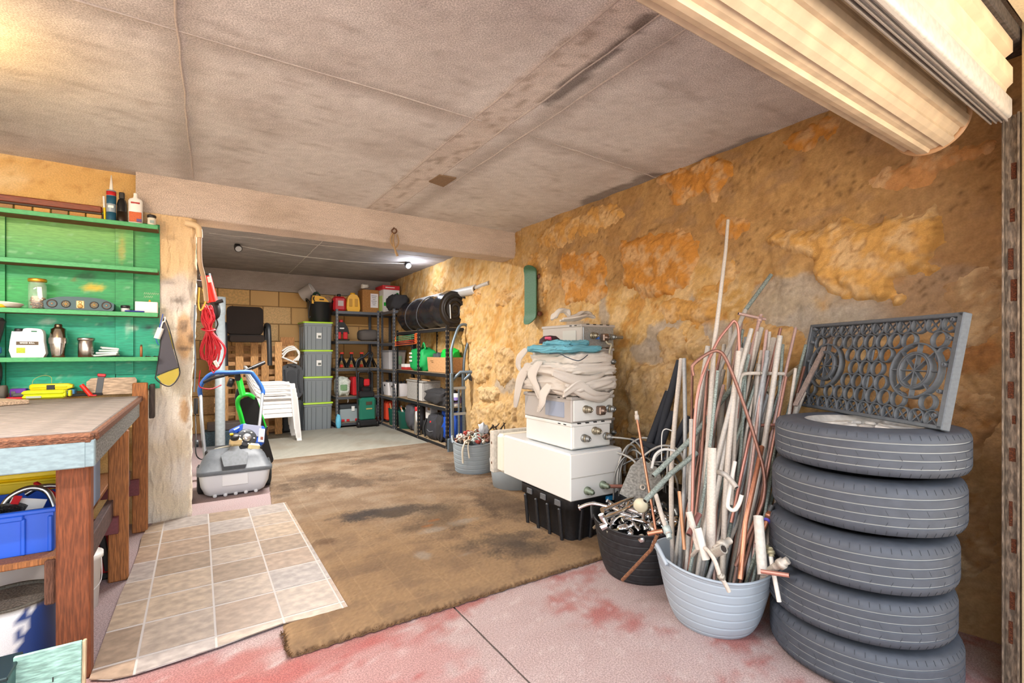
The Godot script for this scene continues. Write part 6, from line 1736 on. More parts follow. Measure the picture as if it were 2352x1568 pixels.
	pl(o, "label", [Vector2(0.071, 0.04), Vector2(0.072, 0.12), Vector2(0.071, 0.12)], o.position, plainM("7d6ab0"), 20)
	bag("grey_holdall", "dark grey slumped holdall on the floor shelf beside the green buckets", V(2.78, 0.06, -7.0), V(0.24, 0.4, 0.3), M("cloth_slate2", "4a4a50", 0.85), 0.2)
	o = thing("silver_flask", "slim silver flask with a red cap on the floor shelf", "flask", V(2.68, 0.06, -6.68))
	pl(o, "body", can(0.04, 0.33), o.position, M("brushed_steel"), 18)
	pl(o, "cap", can(0.03, 0.06), o.position + V(0, 0.33, 0), red, 14)
	o = thing("coolant_jug", "silver and white motor oil jug on the floor shelf", "jug", V(2.82, 0.24, -6.45))
	pp(o, "body", [Vector2(-0.1, 0), Vector2(0.1, 0), Vector2(0.1, 0.2), Vector2(0.04, 0.26), Vector2(-0.06, 0.26), Vector2(-0.1, 0.2)], 0.1, Transform3D(Basis(Vector3.BACK, Vector3.UP, Vector3.LEFT), V(2.86, 0.27, -6.45)), M("jug_silver", "b9bcc4", 0.3, 0.4))
	pb(o, "grip_hole", V(2.755, 0.46, -6.42), V(0.012, 0.08, 0.07), M("hole_tan", "77583a", 0.9), 0.015)
	pb(o, "label", V(2.755, 0.34, -6.45), V(0.01, 0.09, 0.14), white, 0.004)
	solo("cube_speaker", Geo.new().box(V(0, 0.1, 0), V(0.22, 0.2, 0.3), 0.006), M("cube_black", "232427", 0.6), "plain black box on the floor shelf under the oil jug", "box", V(2.83, 0.06, -6.45))
	o = thing("rucksack", "black rucksack with a red badge on the floor shelf", "rucksack", V(2.76, 0.06, -6.12))
	part(o, "body", lump(V(0, 0.17, 0), V(0.26, 0.36, 0.34), 0.12, 3.0), M("cloth_rucksack", "2f2f34", 0.85))
	pl(o, "red_badge", [Vector2(0, 0), Vector2(0.05, 0), Vector2(0.04, 0.012), Vector2(0, 0.014)], V(2.645, 0.3, -6.1), red, 18, Basis(Vector3.BACK, PI / 2) * Basis.from_scale(V(0.6, 1, 1.2)))
	pt(o, "strap", curve([V(2.66, 0.33, -6.27), V(2.62, 0.2, -6.28), V(2.64, 0.08, -6.27)], 5), 0.014, black, 6)
	pt(o, "zip", curve([V(2.635, 0.19, -6.2), V(2.628, 0.17, -6.1), V(2.635, 0.19, -6.0)], 5), 0.005, M("zip_grey", "70737a", 0.5), 5)
	bag("blue_tarp", "crumpled bright blue tarpaulin bundle on the floor shelf behind the hand truck", V(2.82, 0.06, -5.78), V(0.24, 0.42, 0.42), M("tarp_blue", "1a4fb8", 0.4), 0.35, 0.0, "tarp")
	bag("black_sack", "black sack on the floor shelf between rucksack and blue tarpaulin", V(2.74, 0.06, -5.9), V(0.16, 0.34, 0.18), M("cloth_black"), 0.3)

	# hand truck
	var ht := M("truck_blue_grey", "6f7f8c", 0.45, 0.3, "grime", 4.0)
	o = thing("hand_truck", "blue grey hand truck with looped handle leaning on the black shelving", "hand truck", V(2.75, 0, -5.45))
	var loopp := curve([V(2.635, 0.96, -5.42), V(2.64, 1.2, -5.45), V(2.66, 1.32, -5.47), V(2.76, 1.55, -5.5), V(2.84, 1.6, -5.5), V(2.92, 1.56, -5.5), V(2.925, 1.45, -5.5), V(2.85, 1.25, -5.48), V(2.82, 1.1, -5.46), V(2.81, 0.96, -5.45)], 5)
	pt(o, "handle", loopp, 0.018, ht, 10)
	for s in [[2.635, -5.42], [2.81, -5.45]]:
		pb(o, "rail", V(s[0] - 0.01, 0.56, s[1] + 0.02), V(0.04, 0.86, 0.035), ht, 0.008, rot(0, 0, 1))
	pb(o, "rail", V(2.735, 0.48, -5.43), V(0.025, 0.6, 0.02), ht, 0.006)
	for y in [0.8, 0.48, 0.16]:
		pb(o, "rung", V(2.72, y, -5.41), V(0.2, 0.035, 0.02), M("truck_pale", "aab2b8", 0.45), 0.004)
	for s in [2.64, 2.81]:
		part(o, "wheel_bracket", G(o).tube([V(s, 0.9, -5.42), V(s + 0.08, 1.0, -5.36), V(s + 0.22, 1.0, -5.33)], 0.02, 8), ht)
	for z in [-5.42, -5.24]:
		pl(o, "wheel", [Vector2(0, -0.02), Vector2(0.03, -0.022), Vector2(0.035, -0.018), Vector2(0.065, -0.02), Vector2(0.078, 0), Vector2(0.065, 0.02), Vector2(0.035, 0.018), Vector2(0.03, 0.022), Vector2(0, 0.02)], V(2.99 - (0.07 if z < -5.4 else 0.0), 0.955, z), M("wheel_dark", "45474b", 0.7), 22, rot(80, 0, 0))
	pb(o, "toe_plate", V(2.66, 0.09, -5.43), V(0.16, 0.18, 0.03), ht, 0.006)

func heater(label: String, x: float, y: float, z: float, w: float, h: float, d: float, casing: Material, face: Material, flip := false) -> Node3D:
	# a gas water heater lying flat: its casing runs back along -z, the pipe fittings are on the +z end
	var o := thing("water_heater", label, "water heater", V(x, y, z), rng.randf_range(-1.0, 1.0), "old water heaters in the pile")
	var c := V(w / 2, h / 2, -d / 2)
	part(o, "casing", Geo.new().box(c, V(w, h, d), 0.008), casing)
	part(o, "lid_flange", Geo.new().box(V(w / 2, h - 0.012, -d / 2), V(w + 0.012, 0.022, d + 0.012), 0.004), casing)
	part(o, "end_plate", Geo.new().box(V(w / 2, h * 0.46, 0.004), V(w - 0.03, h * 0.8, 0.008), 0.002), face)
	for k in 4:
		part(o, "vent_slot", Geo.new().box(V(w * (0.18 + 0.2 * k), h - 0.003, 0.002), V(0.03, 0.007, 0.014), 0.002), M("slot_black", "1b1b1b", 0.8))
	for k in 2:
		part(o, "vent_slot", Geo.new().box(V(-0.004, h - 0.012, -0.06 - 0.06 * k), V(0.008, 0.007, 0.03), 0.002), M("slot_black"))
	var brass := [M("brass_dull", "98907c", 0.4, 0.7), M("valve_grey", "8d8f8c", 0.4, 0.7), M("copper_dark", "8a776a", 0.4, 0.8)]
	var f := [[0.3, 0.5, 0], [0.62, 0.42, 2], [0.85, 0.45, 1]] if flip else [[0.28, 0.42, 1], [0.55, 0.66, 0], [0.84, 0.4, 1]]
	for s in f:
		var p := V(w * s[0], h * s[1], 0.01)
		var m: Material = brass[s[2]]
		var n := part(o, "valve", Geo.new().lathe([Vector2(0.026, 0), Vector2(0.026, 0.012), Vector2(0.014, 0.014), Vector2(0.014, 0.03), Vector2(0.02, 0.03), Vector2(0.02, 0.05), Vector2(0.012, 0.05), Vector2(0.012, 0.062), Vector2(0.008, 0.062), Vector2(0.008, 0.03)], 14, Transform3D(rot(90, 0, 0), p)), m)
		part(n, "nut", Geo.new().lathe([Vector2(0, 0.018), Vector2(0.024, 0.018), Vector2(0.024, 0.032), Vector2(0, 0.032)], 6, Transform3D(rot(90, 0, 0), p)), brass[0])
	if flip:
		part(o, "gas_control", Geo.new().box(V(w * 0.62, h * 0.42, 0.03), V(0.06, 0.06, 0.045), 0.008), brass[2])
	return o


func make_heaters() -> void:
	var whitebox := M("enamel_white", "dfdfda", 0.4)
	var greybox := M("casing_grey", "b0aaa4", 0.5)
	var steel := M("galvanised", "aab2b8", 0.4, 0.6, "grime", 5.0)
	M("brass_dull", "98907c", 0.4, 0.7)
	M("valve_grey", "8d8f8c", 0.4, 0.7)
	# black crate and grey tub below
	var o := thing("black_crate", "scuffed black plastic crate under the big white casing", "crate", V(2.2, 0, -2.66))
	var crate := M("crate_black", "26272b", 0.5, 0.0, "rust", 3.0)
	var rings := []
	for s in [[0.0, 0.4, 0.48, 0.04], [0.23, 0.46, 0.55, 0.05], [0.232, 0.49, 0.58, 0.05], [0.296, 0.49, 0.58, 0.05]]:
		rings.append(rrect(s[1], s[2], s[3], 4).map(func(q): return V(2.23 + q.x, s[0], -2.67 - q.y)))
	part(o, "body", G(o).loft(rings), crate)
	for k in 4:
		pb(o, "side_rib", V(1.99, 0.12, -2.48 - k * 0.13), V(0.02, 0.22, 0.025), crate, 0.006, rot(0, 0, 6))
		pb(o, "end_rib", V(2.1 + k * 0.09, 0.12, -2.405), V(0.025, 0.22, 0.02), crate, 0.006, rot(6, 0, 0))
	for k in 3:
		pb(o, "lip_notch", V(1.98, 0.26, -2.5 - k * 0.16), V(0.012, 0.04, 0.06), M("scuffed", "6f7072", 0.7, 0.0, "rust", 9.0), 0.004)
	pb(o, "blue_handle", V(2.36, 0.27, -2.366), V(0.14, 0.03, 0.03), plainM("2a93d0"), 0.006)
	var tubg := M("flex_tub_grey", "8f979c", 0.5, 0.0, "grain", 3.0)
	o = thing("flex_tub", "grey flexible tub in the shade under the white casing's far end", "tub", V(2.47, 0, -3.76))
	pl(o, "body", [Vector2(0, 0), Vector2(0.19, 0), Vector2(0.2, 0.01), Vector2(0.235, 0.26), Vector2(0.225, 0.262), Vector2(0.19, 0.02), Vector2(0, 0.02)], o.position, tubg, 36)
	# the long white casing
	o = thing("white_casing", "big long white water heater casing lying on the black crate", "water heater", V(1.965, 0.3, -2.35), -2.0)
	part(o, "casing", Geo.new().box(V(0.22, 0.152, -0.42), V(0.44, 0.296, 0.84), 0.006), whitebox)
	part(o, "top_lid", Geo.new().box(V(0.22, 0.302, -0.42), V(0.43, 0.006, 0.82), 0.002), M("enamel_top", "d3d7d8", 0.35))
	part(o, "seam", Geo.new().box(V(0.22, 0.15, 0.0), V(0.43, 0.006, 0.006), 0.002), M("seam_grey", "b9b7b0", 0.5))
	part(o, "end_cover", Geo.new().box(V(0.3, 0.15, -0.91), V(0.6, 0.3, 0.1), 0.02), M("cover_ivory", "e9e4d4", 0.4))
	part(o, "back_flange", Geo.new().box(V(0.3, 0.15, -1.0), V(0.64, 0.33, 0.06), 0.004), M("flange_dirty", "d3cdc1", 0.6, 0.0, "grime", 3.0))
	for y in [0.06, 0.22]:
		part(o, "rust_hole", Geo.new().box(V(-0.021, y, -1.0), V(0.006, 0.02, 0.012), 0.003), M("rust_brown", "6b4a36", 0.9))
	var vb := M("valve_green", "7d8a78", 0.5, 0.5)
	for s in [[0.13, 0.06], [0.26, 0.08]]:
		part(o, "pipe_stub", Geo.new().lathe([Vector2(0.026, 0), Vector2(0.026, 0.016), Vector2(0.017, 0.018), Vector2(0.019, 0.05), Vector2(0.012, 0.052), Vector2(0.012, 0.065), Vector2(0, 0.065)], 14, Transform3D(rot(90, 0, 0), V(s[0], s[1], 0.003))), vb)
	part(o, "copper_tail", Geo.new().tube([V(0.26, 0.08, 0.05), V(0.37, 0.075, 0.1)], 0.012, 10), M("copper_pink", "bb8577", 0.4, 0.6))
	part(o, "brass_tap", Geo.new().tube([V(0.36, 0.075, 0.1), V(0.46, 0.06, 0.13)], [0.024, 0.02], 10), M("brass_dull"))
	part(o, "brass_tap", Geo.new().rod(V(0.41, 0.07, 0.115), V(0.42, 0.14, 0.1), 0.014, 8), vb)
	var a := heater("white water heater resting directly on the big white casing", 2.03, 0.612, -2.42, 0.345, 0.172, 0.53, whitebox, whitebox)
	part(a, "hose", Geo.new().tube(curve([V(0.26, 0.07, 0.05), V(0.36, 0.06, 0.1), V(0.46, 0.03, 0.12), V(0.54, -0.08, 0.14), V(0.56, -0.2, 0.16)], 6), 0.006, 6), M("hose_pale", "b9b9b4", 0.5))
	a = heater("grey sided water heater with white valve end under the folded sheets", 2.03, 0.786, -2.42, 0.38, 0.172, 0.53, greybox, whitebox, true)
	part(a, "data_label", Geo.new().box(V(-0.002, 0.08, -0.17), V(0.006, 0.1, 0.2), 0.0), M("label_blue_print", "a9b3c6", 0.6, 0.0, "speck", 30.0))
	var lab := ["lowest heater of the rear column, almost hidden", "second heater of the rear column, hidden by the front pile", "third heater of the rear column, hidden by the front pile", "fourth heater of the rear column, galvanised end showing", "fifth heater of the rear column, behind the folded sheets", "sixth heater of the rear column, stained, behind the folded sheets", "grey heater with a printed sticker below the topmost one", "topmost heater with a galvanised valve end, crumpled cloth on it"]
	for k in 8:
		a = heater(lab[k], 2.43, 0.005 + k * 0.183, -2.78, 0.34, 0.178, 0.5, greybox, steel if k in [3, 7] else greybox, k == 7)
		if k == 6:
			part(a, "sticker", Geo.new().box(V(0.16, 0.05, 0.01), V(0.17, 0.04, 0.006), 0.0), M("label_white"))
		if k == 7:
			part(a, "wiring", Geo.new().tube(curve([V(0.2, 0.08, 0.03), V(0.22, 0.03, 0.05), V(0.26, 0.02, 0.05), V(0.24, -0.04, 0.05), V(0.27, -0.06, 0.04)], 5), 0.007, 6), M("wire_beige", "c7c0a8", 0.6))
			part(a, "blue_tap", Geo.new().box(V(0.12, 0.07, 0.05), V(0.02, 0.02, 0.03), 0.004), plainM("2a5fb0"))
			part(a, "data_label", Geo.new().box(V(-0.002, 0.08, -0.14), V(0.006, 0.1, 0.16), 0.0), M("label_grey_print", "b9bab4", 0.6))
			part(a, "side_stub", Geo.new().rod(V(0.33, 0.08, 0.02), V(0.4, 0.08, 0.03), 0.014, 10), M("valve_grey"))
	# cloths
	var sheetm := M("calico", "efe6da", 0.95, 0.0, "fibre", 6.0, 0.25)
	o = thing("folded_sheets", "pile of folded cream dust sheets on the front column of heaters", "sheets", V(2.2, 0.965, -2.68))
	for s in [[V(2.2, 1.03, -2.68), V(0.48, 0.13, 0.66), 2.0], [V(2.21, 1.13, -2.66), V(0.5, 0.11, 0.56), 5.0], [V(2.24, 1.2, -2.68), V(0.44, 0.12, 0.5), 8.0]]:
		part(o, "fold", cloth_pad(s[0], s[1], s[2]), sheetm).position = -o.position
	for s in [[Vector3(1.98, 1.166, -2.826), Vector3(1.95, 1.055, -2.887), Vector3(1.94, 0.944, -2.918), Vector3(1.95, 0.845, -2.956), 0.05], [Vector3(1.98, 1.04, -2.573), Vector3(1.94, 0.967, -2.602), Vector3(1.93, 0.909, -2.603), Vector3(1.93, 0.844, -2.642), 0.045], [Vector3(1.98, 1.275, -2.854), Vector3(1.95, 1.212, -2.899), Vector3(1.95, 1.155, -2.921), Vector3(1.96, 1.111, -2.902), 0.04], [Vector3(1.97, 1.184, -2.682), Vector3(1.94, 1.093, -2.733), Vector3(1.94, 1.006, -2.681), Vector3(1.95, 0.933, -2.655), 0.05]]:
		part(o, "hanging_corner", drape([s[0], s[1], s[2], s[3]], s[4], V(0.15, 0, 1)), sheetm).position = -o.position
	for s in [[Vector3(1.953, 1.052, -2.38), Vector3(2.108, 0.976, -2.37), Vector3(2.271, 0.938, -2.38), Vector3(2.384, 0.982, -2.4)], [Vector3(1.841, 1.123, -2.37), Vector3(2.008, 1.073, -2.36), Vector3(2.203, 1.078, -2.37), Vector3(2.35, 1.125, -2.42)], [Vector3(1.935, 0.983, -2.38), Vector3(2.044, 1.035, -2.36), Vector3(2.175, 0.974, -2.36), Vector3(2.331, 0.965, -2.38)]]:
		part(o, "loose_fold", drape(s, 0.04, V(0, 1, 0.4)), sheetm).position = -o.position
	o = thing("blue_cloth", "light blue cloth with a dark hem crumpled on top of the cream sheets", "cloth", V(2.2, 1.26, -2.7))
	var bluec := M("cloth_aqua", "7cc7da", 0.95, 0.0, "fibre", 6.0, 0.25)
	part(o, "cloth", cloth_pad(V(2.16, 1.275, -2.66), V(0.4, 0.05, 0.46), 11.0), bluec).position = -o.position
	part(o, "upper_fold", cloth_pad(V(2.18, 1.305, -2.66), V(0.26, 0.045, 0.28), 15.0), bluec).position = -o.position
	part(o, "dark_hem", G(o).tube(curve([Vector3(1.98, 1.238, -2.587), Vector3(1.96, 1.239, -2.455), Vector3(1.95, 1.217, -2.368), Vector3(1.96, 1.197, -2.263), Vector3(2.172, 1.23, -2.42)], 6), 0.003, 5), M("hem_navy", "2d3c4c", 0.9))
	o = thing("baseball_hat", "dark hat with a red badge half under the blue cloth", "hat", V(2.16, 1.31, -2.8))
	pl(o, "crown", [Vector2(0.08, 0), Vector2(0.075, 0.03), Vector2(0.045, 0.055), Vector2(0, 0.06)], V(2.14, 1.31, -2.79), M("cap_maroon", "3a2228", 0.9), 20)
	pb(o, "badge", V(2.09, 1.345, -2.745), V(0.02, 0.03, 0.05), plainM("c8486a"), 0.006, rot(0, 30, 40))
	o = thing("crumpled_rag", "small cream rag crumpled on the topmost heater", "rag", V(2.6, 1.468, -2.95))
	for s in [[Vector3(2.3, 1.505, -2.95), Vector3(2.334, 1.56, -2.95), Vector3(2.405, 1.569, -2.93), Vector3(2.431, 1.529, -2.92), 0.05], [Vector3(2.38, 1.505, -2.9), Vector3(2.467, 1.522, -2.9), Vector3(2.548, 1.56, -2.9), Vector3(2.64, 1.55, -2.9), 0.05], [Vector3(2.321, 1.495, -2.88), Vector3(2.477, 1.513, -2.86), Vector3(2.567, 1.537, -2.86), Vector3(2.64, 1.52, -2.86), 0.04]]:
		part(o, "fold", drape([s[0], s[1], s[2], s[3]], s[4], V(0.3, 0.4, 1)), sheetm).position = -o.position
	# skateboard hung on the wall
	o = thing("skateboard", "green skateboard hung edge on against the stone wall", "skateboard", V(2.78, 1.82, -3.96))
	var deck := curve([V(2.76, 2.115, -3.97), V(2.795, 2.06, -3.97), V(2.8, 1.95, -3.97), V(2.8, 1.7, -3.97), V(2.795, 1.6, -3.97), V(2.755, 1.525, -3.97)], 6)
	rings = []
	for k in deck.size():
		var p: Vector3 = deck[k]
		var w := 0.1 * sqrt(clampf(minf(k, deck.size() - 1 - k) / 5.0, 0.05, 1.0))
		rings.append([p + V(-0.006, 0, w), p + V(0.006, 0, w), p + V(0.006, 0, -w), p + V(-0.006, 0, -w)])
	part(o, "deck", G(o).loft(rings, true, 4294967295), M("deck_green", "3f6a4c", 0.6, 0.0, "grime", 5.0))
	for y in [2.0, 1.63]:
		pb(o, "truck", V(2.825, y, -3.965), V(0.04, 0.03, 0.12), M("truck_dark", "4b3b30", 0.5, 0.5), 0.005)
		for s in [-1, 1]:
			pl(o, "wheel", [Vector2(0, -0.018), Vector2(0.022, -0.018), Vector2(0.027, 0), Vector2(0.022, 0.018), Vector2(0, 0.018)], V(2.845, y, -3.965 + s * 0.085), M("wheel_brown", "6b3d2c", 0.5), 16, rot(90, 0, 0))


func cloth_pad(c: Vector3, s: Vector3, sd: float) -> Geo:  # a folded pad with soft wrinkled sides
	var g := Geo.new()
	g.sheet(64, 30, func(u: float, v: float):
		var a := -TAU * u
		var b := (v - 0.5) * PI
		var d := V(signf(cos(a)) * pow(absf(cos(a)), 0.42) * pow(maxf(cos(b), 0.0), 0.3), signf(sin(b)) * pow(absf(sin(b)), 0.8), signf(sin(a)) * pow(absf(sin(a)), 0.42) * pow(maxf(cos(b), 0.0), 0.3))
		var k := n_edge.get_noise_3d(d.x * 0.5 + sd, d.y * 0.6, d.z * 0.5) * 0.05
		var r := absf(n_mid.get_noise_3d(d.x * 1.4, d.y * 0.9 + sd * 3.0, d.z * 1.4))
		var p := c + V(d.x * s.x * (0.5 + k), d.y * s.y * (0.5 + k * 3.0) + (0.006 - minf(r, 0.12) * 0.07), d.z * s.z * (0.5 + k))
		p += V(0, n_mid.get_noise_2d(p.x * 2.0 + sd, p.z * 2.0) * 0.02, 0)
		return p)
	return g


func drape(p: Array, half: float, across: Vector3) -> Geo:  # a tapering folded strip of cloth along a path
	var path := curve(p, 6)
	var n := path.size()
	var rings := []
	for k in n:
		var t := float(k) / (n - 1)
		var w := half * (1.0 - 0.75 * pow(t, 2.0)) * (0.55 + 0.45 * minf(1.0, t * 4.0))
		var ax := across.normalized()
		var d: Vector3 = ((path[mini(k + 1, n - 1)] as Vector3) - path[maxi(k - 1, 0)]).normalized()
		var nn := d.cross(ax).normalized()
		var ring := []
		for q in 12:
			var a := TAU * q / 12
			ring.append(path[k] + ax * cos(a) * w + nn * (sin(a) * w * 0.32 + 0.006 * sin(3.0 * a + t * 5.0)))
		rings.append(ring)
	return Geo.new().loft(rings)

func pipe_of(label: String, p: Array, r, m: Material, group := "", bend := false) -> Node3D:
	# one length of scrap pipe, hollow at both ends
	var at: Vector3 = p[0]
	var o := thing("scrap_pipe", label, "pipe", at, 0, group)
	var q := curve(p, 5) if bend else p
	part(o, "pipe", G(o).tube(q, r, 10), m)
	var rr: float = r[0] if r is Array else r
	for e in [[q[0], q[1]], [q[q.size() - 1], q[q.size() - 2]]]:
		var d: Vector3 = ((e[0] as Vector3) - e[1]).normalized()
		part(o, "bore", G(o).lathe([Vector2(0, 0), Vector2(rr * 0.72, 0)], 8, aim(e[0] + d * 0.0006, e[0] + d)), M("bore_dark", "2a211c", 0.9))
	return o


func fitting(o: Node3D, a: Vector3, b: Vector3, r: float, m: Material) -> void:
	var n := part(o, "fitting", G(o).tube([a, a.lerp(b, 0.3), a.lerp(b, 0.31), a.lerp(b, 0.69), a.lerp(b, 0.7), b], [r * 0.8, r * 0.8, r * 1.15, r * 1.15, r * 0.8, r * 0.8], 6), m)
	n.name = "fitting"


func flex_tub(label: String, c: Vector3, rb: float, rt: float, h: float, m: Material, ha: float) -> Node3D:
	var o := thing("flex_tub", label, "tub", c, 0, "")
	var g := G(o)
	var n := 72
	var rim := func(a: float) -> float: return h - 0.022 * (1.0 - pow(absf(cos(a - ha)), 1.5)) + 0.012 * pow(absf(cos(a - ha)), 8.0)
	var at := func(u: float, v: float) -> Vector3:
		var a := -TAU * u
		var y: float = rim.call(-a) * v
		var r := lerpf(rb, rt, pow(v, 0.85)) - 0.015 * pow(1.0 - v, 8.0)
		r -= 0.0025 * (1.0 - smoothstep(0.03, 0.09, absf(fposmod(v * 7.0, 1.0) - 0.5)))
		return c + V(cos(a) * r, y, sin(a) * r)
	g.sheet(n, 112, at)
	g.sheet(n, 12, func(u, v): return at.call(1.0 - u, 0.1 + 0.9 * v) - (at.call(1.0 - u, 0.1 + 0.9 * v) - c - V(0, (at.call(1.0 - u, 0.1 + 0.9 * v) as Vector3).y - c.y, 0)).normalized() * 0.006)
	g.lathe([Vector2(0, 0.03), Vector2(rb, 0.03)], 40, xf(c))
	part(o, "body", g, m)
	var lip := []
	for k in n:
		lip.append(at.call(float(k) / n, 1.0))
	part(o, "rim", G(o).tube(lip, 0.006, 6, false, true), m)
	for s in [0.0, PI]:
		var hp := []
		for k in 9:
			var a: float = ha + s + (k - 4) * 0.1
			hp.append(c + V(cos(a) * (rt + 0.006), h - 0.012 + 0.055 * cos((k - 4) / 4.0 * PI / 2.0), -sin(a) * (rt + 0.006)))
		pt(o, "handle", curve(hp, 3), 0.01, m, 8)
	return o


func make_scrap() -> void:
	var copper := M("copper_bright", "c98a6c", 0.35, 0.75, "grime", 8.0)
	var copper2 := M("copper_pink", "bb8577", 0.4, 0.6)
	var copper3 := M("copper_brown", "9c7264", 0.45, 0.6, "grime", 8.0)
	var verd := M("pipe_verdigris", "a5b2aa", 0.6, 0.2, "rust", 7.0)
	var greyp := M("pipe_grey", "bab4ab", 0.55, 0.2, "grime", 7.0)
	var pale := M("pipe_whitewash", "ccc3b7", 0.7, 0.0, "grime", 8.0)
	var rosy := M("pipe_rosy", "bf9f95", 0.5, 0.3, "grime", 7.0)
	var brass := M("brass_dull")
	var grime := M("fitting_grey", "b3aca0", 0.5, 0.5, "grime", 12.0)
	var chrome := M("chrome")
	var black := M("black_plastic")
	var tub := flex_tub("pale grey flexible tub full of long scrap pipes", V(2.03, 0, -1.39), 0.185, 0.262, 0.305, M("tub_pale_grey", "9fabb5", 0.45), 2.55)
	flex_tub("black flexible tub heaped with chrome tap parts", V(2.12, 0, -1.925), 0.2, 0.262, 0.31, M("tub_black", "2d2e31", 0.55, 0.0, "rust", 2.0), 2.2)
	flex_tub("grey flexible tub heaped with brass fittings beside the hand truck", V(2.42, 0, -4.45), 0.2, 0.225, 0.33, M("tub_mid_grey", "8d989f", 0.5), 2.6)

	# long pipes that can be told apart
	var b := V(2.05, 0.05, -1.4)
	pipe_of("tallest whitewashed pipe with a bare copper tip leaning on the wall", [b + V(-0.08, 0, -0.03), Vector3(2.238, 1.268, -1.528), Vector3(2.49, 1.821, -1.626), Vector3(2.538, 2.003, -1.643)], [0.012, 0.012, 0.0095, 0.009], pale)
	var o := pipe_of("long grey pipe with a greenish end second tallest in the tub", [b + V(-0.09, 0, -0.1), Vector3(2.351, 1.152, -1.573), Vector3(2.583, 1.485, -1.566)], 0.0125, greyp)
	pt(o, "green_end", [Vector3(2.583, 1.485, -1.566), Vector3(2.784, 1.696, -1.531)], 0.0115, M("pipe_verdigris"), 10)
	pipe_of("pink copper pipe bent to a tall hairpin at the top", [Vector3(1.929, 0.496, -1.43), Vector3(2.093, 1.006, -1.526), Vector3(2.22, 1.268, -1.515), Vector3(2.306, 1.387, -1.483), Vector3(2.329, 1.408, -1.469), Vector3(2.346, 1.347, -1.458), Vector3(2.312, 1.135, -1.432), Vector3(2.243, 0.921, -1.405)], 0.0075, copper2, "", true)
	pipe_of("brown copper pipe hooked over and curving down to the tyres", [Vector3(2.063, 1.133, -1.522), Vector3(2.061, 1.185, -1.523), Vector3(2.121, 1.241, -1.484), Vector3(2.167, 1.254, -1.455), Vector3(2.181, 1.211, -1.421), Vector3(2.201, 1.046, -1.361), Vector3(2.205, 0.835, -1.287), Vector3(2.2, 0.681, -1.242), Vector3(2.156, 0.572, -1.223), Vector3(2.092, 0.451, -1.241), Vector3(2.015, 0.293, -1.267)], 0.0085, copper3, "", true)
	o = pipe_of("cream pipe with square bend and white coupling across the bundle", [Vector3(2.11, 0.527, -1.348), Vector3(2.239, 0.921, -1.408), Vector3(2.293, 1.092, -1.42), Vector3(2.302, 1.131, -1.414), Vector3(2.336, 1.142, -1.393), Vector3(2.5, 1.139, -1.31)], 0.009, pale, "", true)
	fitting(o, Vector3(2.378, 1.142, -1.365), Vector3(2.415, 1.142, -1.341), 0.014, grime)
	pipe_of("thick upright whitewashed pipe in the middle of the tub", [Vector3(1.867, 0.376, -1.291), Vector3(1.926, 0.822, -1.325)], 0.019, pale)
	o = pipe_of("thin bright copper pipe with pale cap leaning out of the black tub", [Vector3(2.033, 0.309, -1.732), Vector3(2.17, 0.86, -1.989)], 0.0075, copper)
	fitting(o, Vector3(2.167, 0.83, -1.979), Vector3(2.174, 0.9, -1.999), 0.012, pale)
	pipe_of("short copper stub lying across the rim between both tubs", [Vector3(1.795, 0.384, -1.577), Vector3(1.838, 0.406, -1.525)], 0.011, copper)
	pipe_of("brown pipe slanting down in front of the black tub", [Vector3(1.801, 0.395, -1.525), Vector3(1.791, 0.317, -1.555), Vector3(1.722, 0.145, -1.672)], 0.0085, M("pipe_rust_brown", "9a6a4c", 0.5, 0.4, "rust", 6.0))
	o = pipe_of("cream bent pipe hanging over the front of the pale tub", [Vector3(1.852, 0.341, -1.373), Vector3(1.797, 0.419, -1.289), Vector3(1.763, 0.429, -1.228), Vector3(1.759, 0.399, -1.195), Vector3(1.765, 0.351, -1.179), Vector3(1.784, 0.315, -1.167), Vector3(1.797, 0.284, -1.158)], 0.0085, pale, "", true)
	fitting(o, Vector3(1.763, 0.356, -1.18), Vector3(1.777, 0.333, -1.171), 0.014, grime)
	o = pipe_of("white pipe with brass elbow hanging beside the tyres", [Vector3(2.089, 0.367, -1.219), Vector3(2.054, 0.402, -1.17), Vector3(2.004, 0.424, -1.107), Vector3(1.973, 0.372, -1.08), Vector3(1.957, 0.247, -1.043)], 0.009, M("pipe_white", "d8d2c8", 0.5))
	fitting(o, Vector3(2.048, 0.402, -1.174), Vector3(2.007, 0.424, -1.105), 0.015, M("elbow_olive", "a19a7c", 0.5, 0.4))
	fitting(o, Vector3(2.005, 0.431, -1.106), Vector3(1.99, 0.403, -1.092), 0.014, M("elbow_olive"))
	pipe_of("copper stub sticking out level over the tub's right rim", [Vector3(1.915, 0.36, -1.094), Vector3(1.949, 0.372, -1)], 0.009, copper2)
	o = pipe_of("stubby grey pipe with union nut beside the copper stub", [Vector3(1.957, 0.327, -1.114), Vector3(1.959, 0.389, -1.053)], 0.014, grime)
	fitting(o, Vector3(1.952, 0.382, -1.058), Vector3(1.965, 0.423, -1.013), 0.02, M("fitting_pale", "b9b1a5", 0.5, 0.3))
	o = pipe_of("copper pipe with purple band and black cap against the tyres", [Vector3(2.016, 0.422, -1.171), Vector3(2.093, 0.511, -1.168)], 0.0095, copper)
	fitting(o, Vector3(2.093, 0.511, -1.168), Vector3(2.116, 0.552, -1.166), 0.014, copper)
	pt(o, "purple_band", [Vector3(2.087, 0.507, -1.167), Vector3(2.095, 0.515, -1.167)], 0.0145, plainM("4a3fa0"), 12)
	pt(o, "black_cap", [Vector3(2.114, 0.548, -1.167), Vector3(2.126, 0.573, -1.165)], 0.013, black, 10)
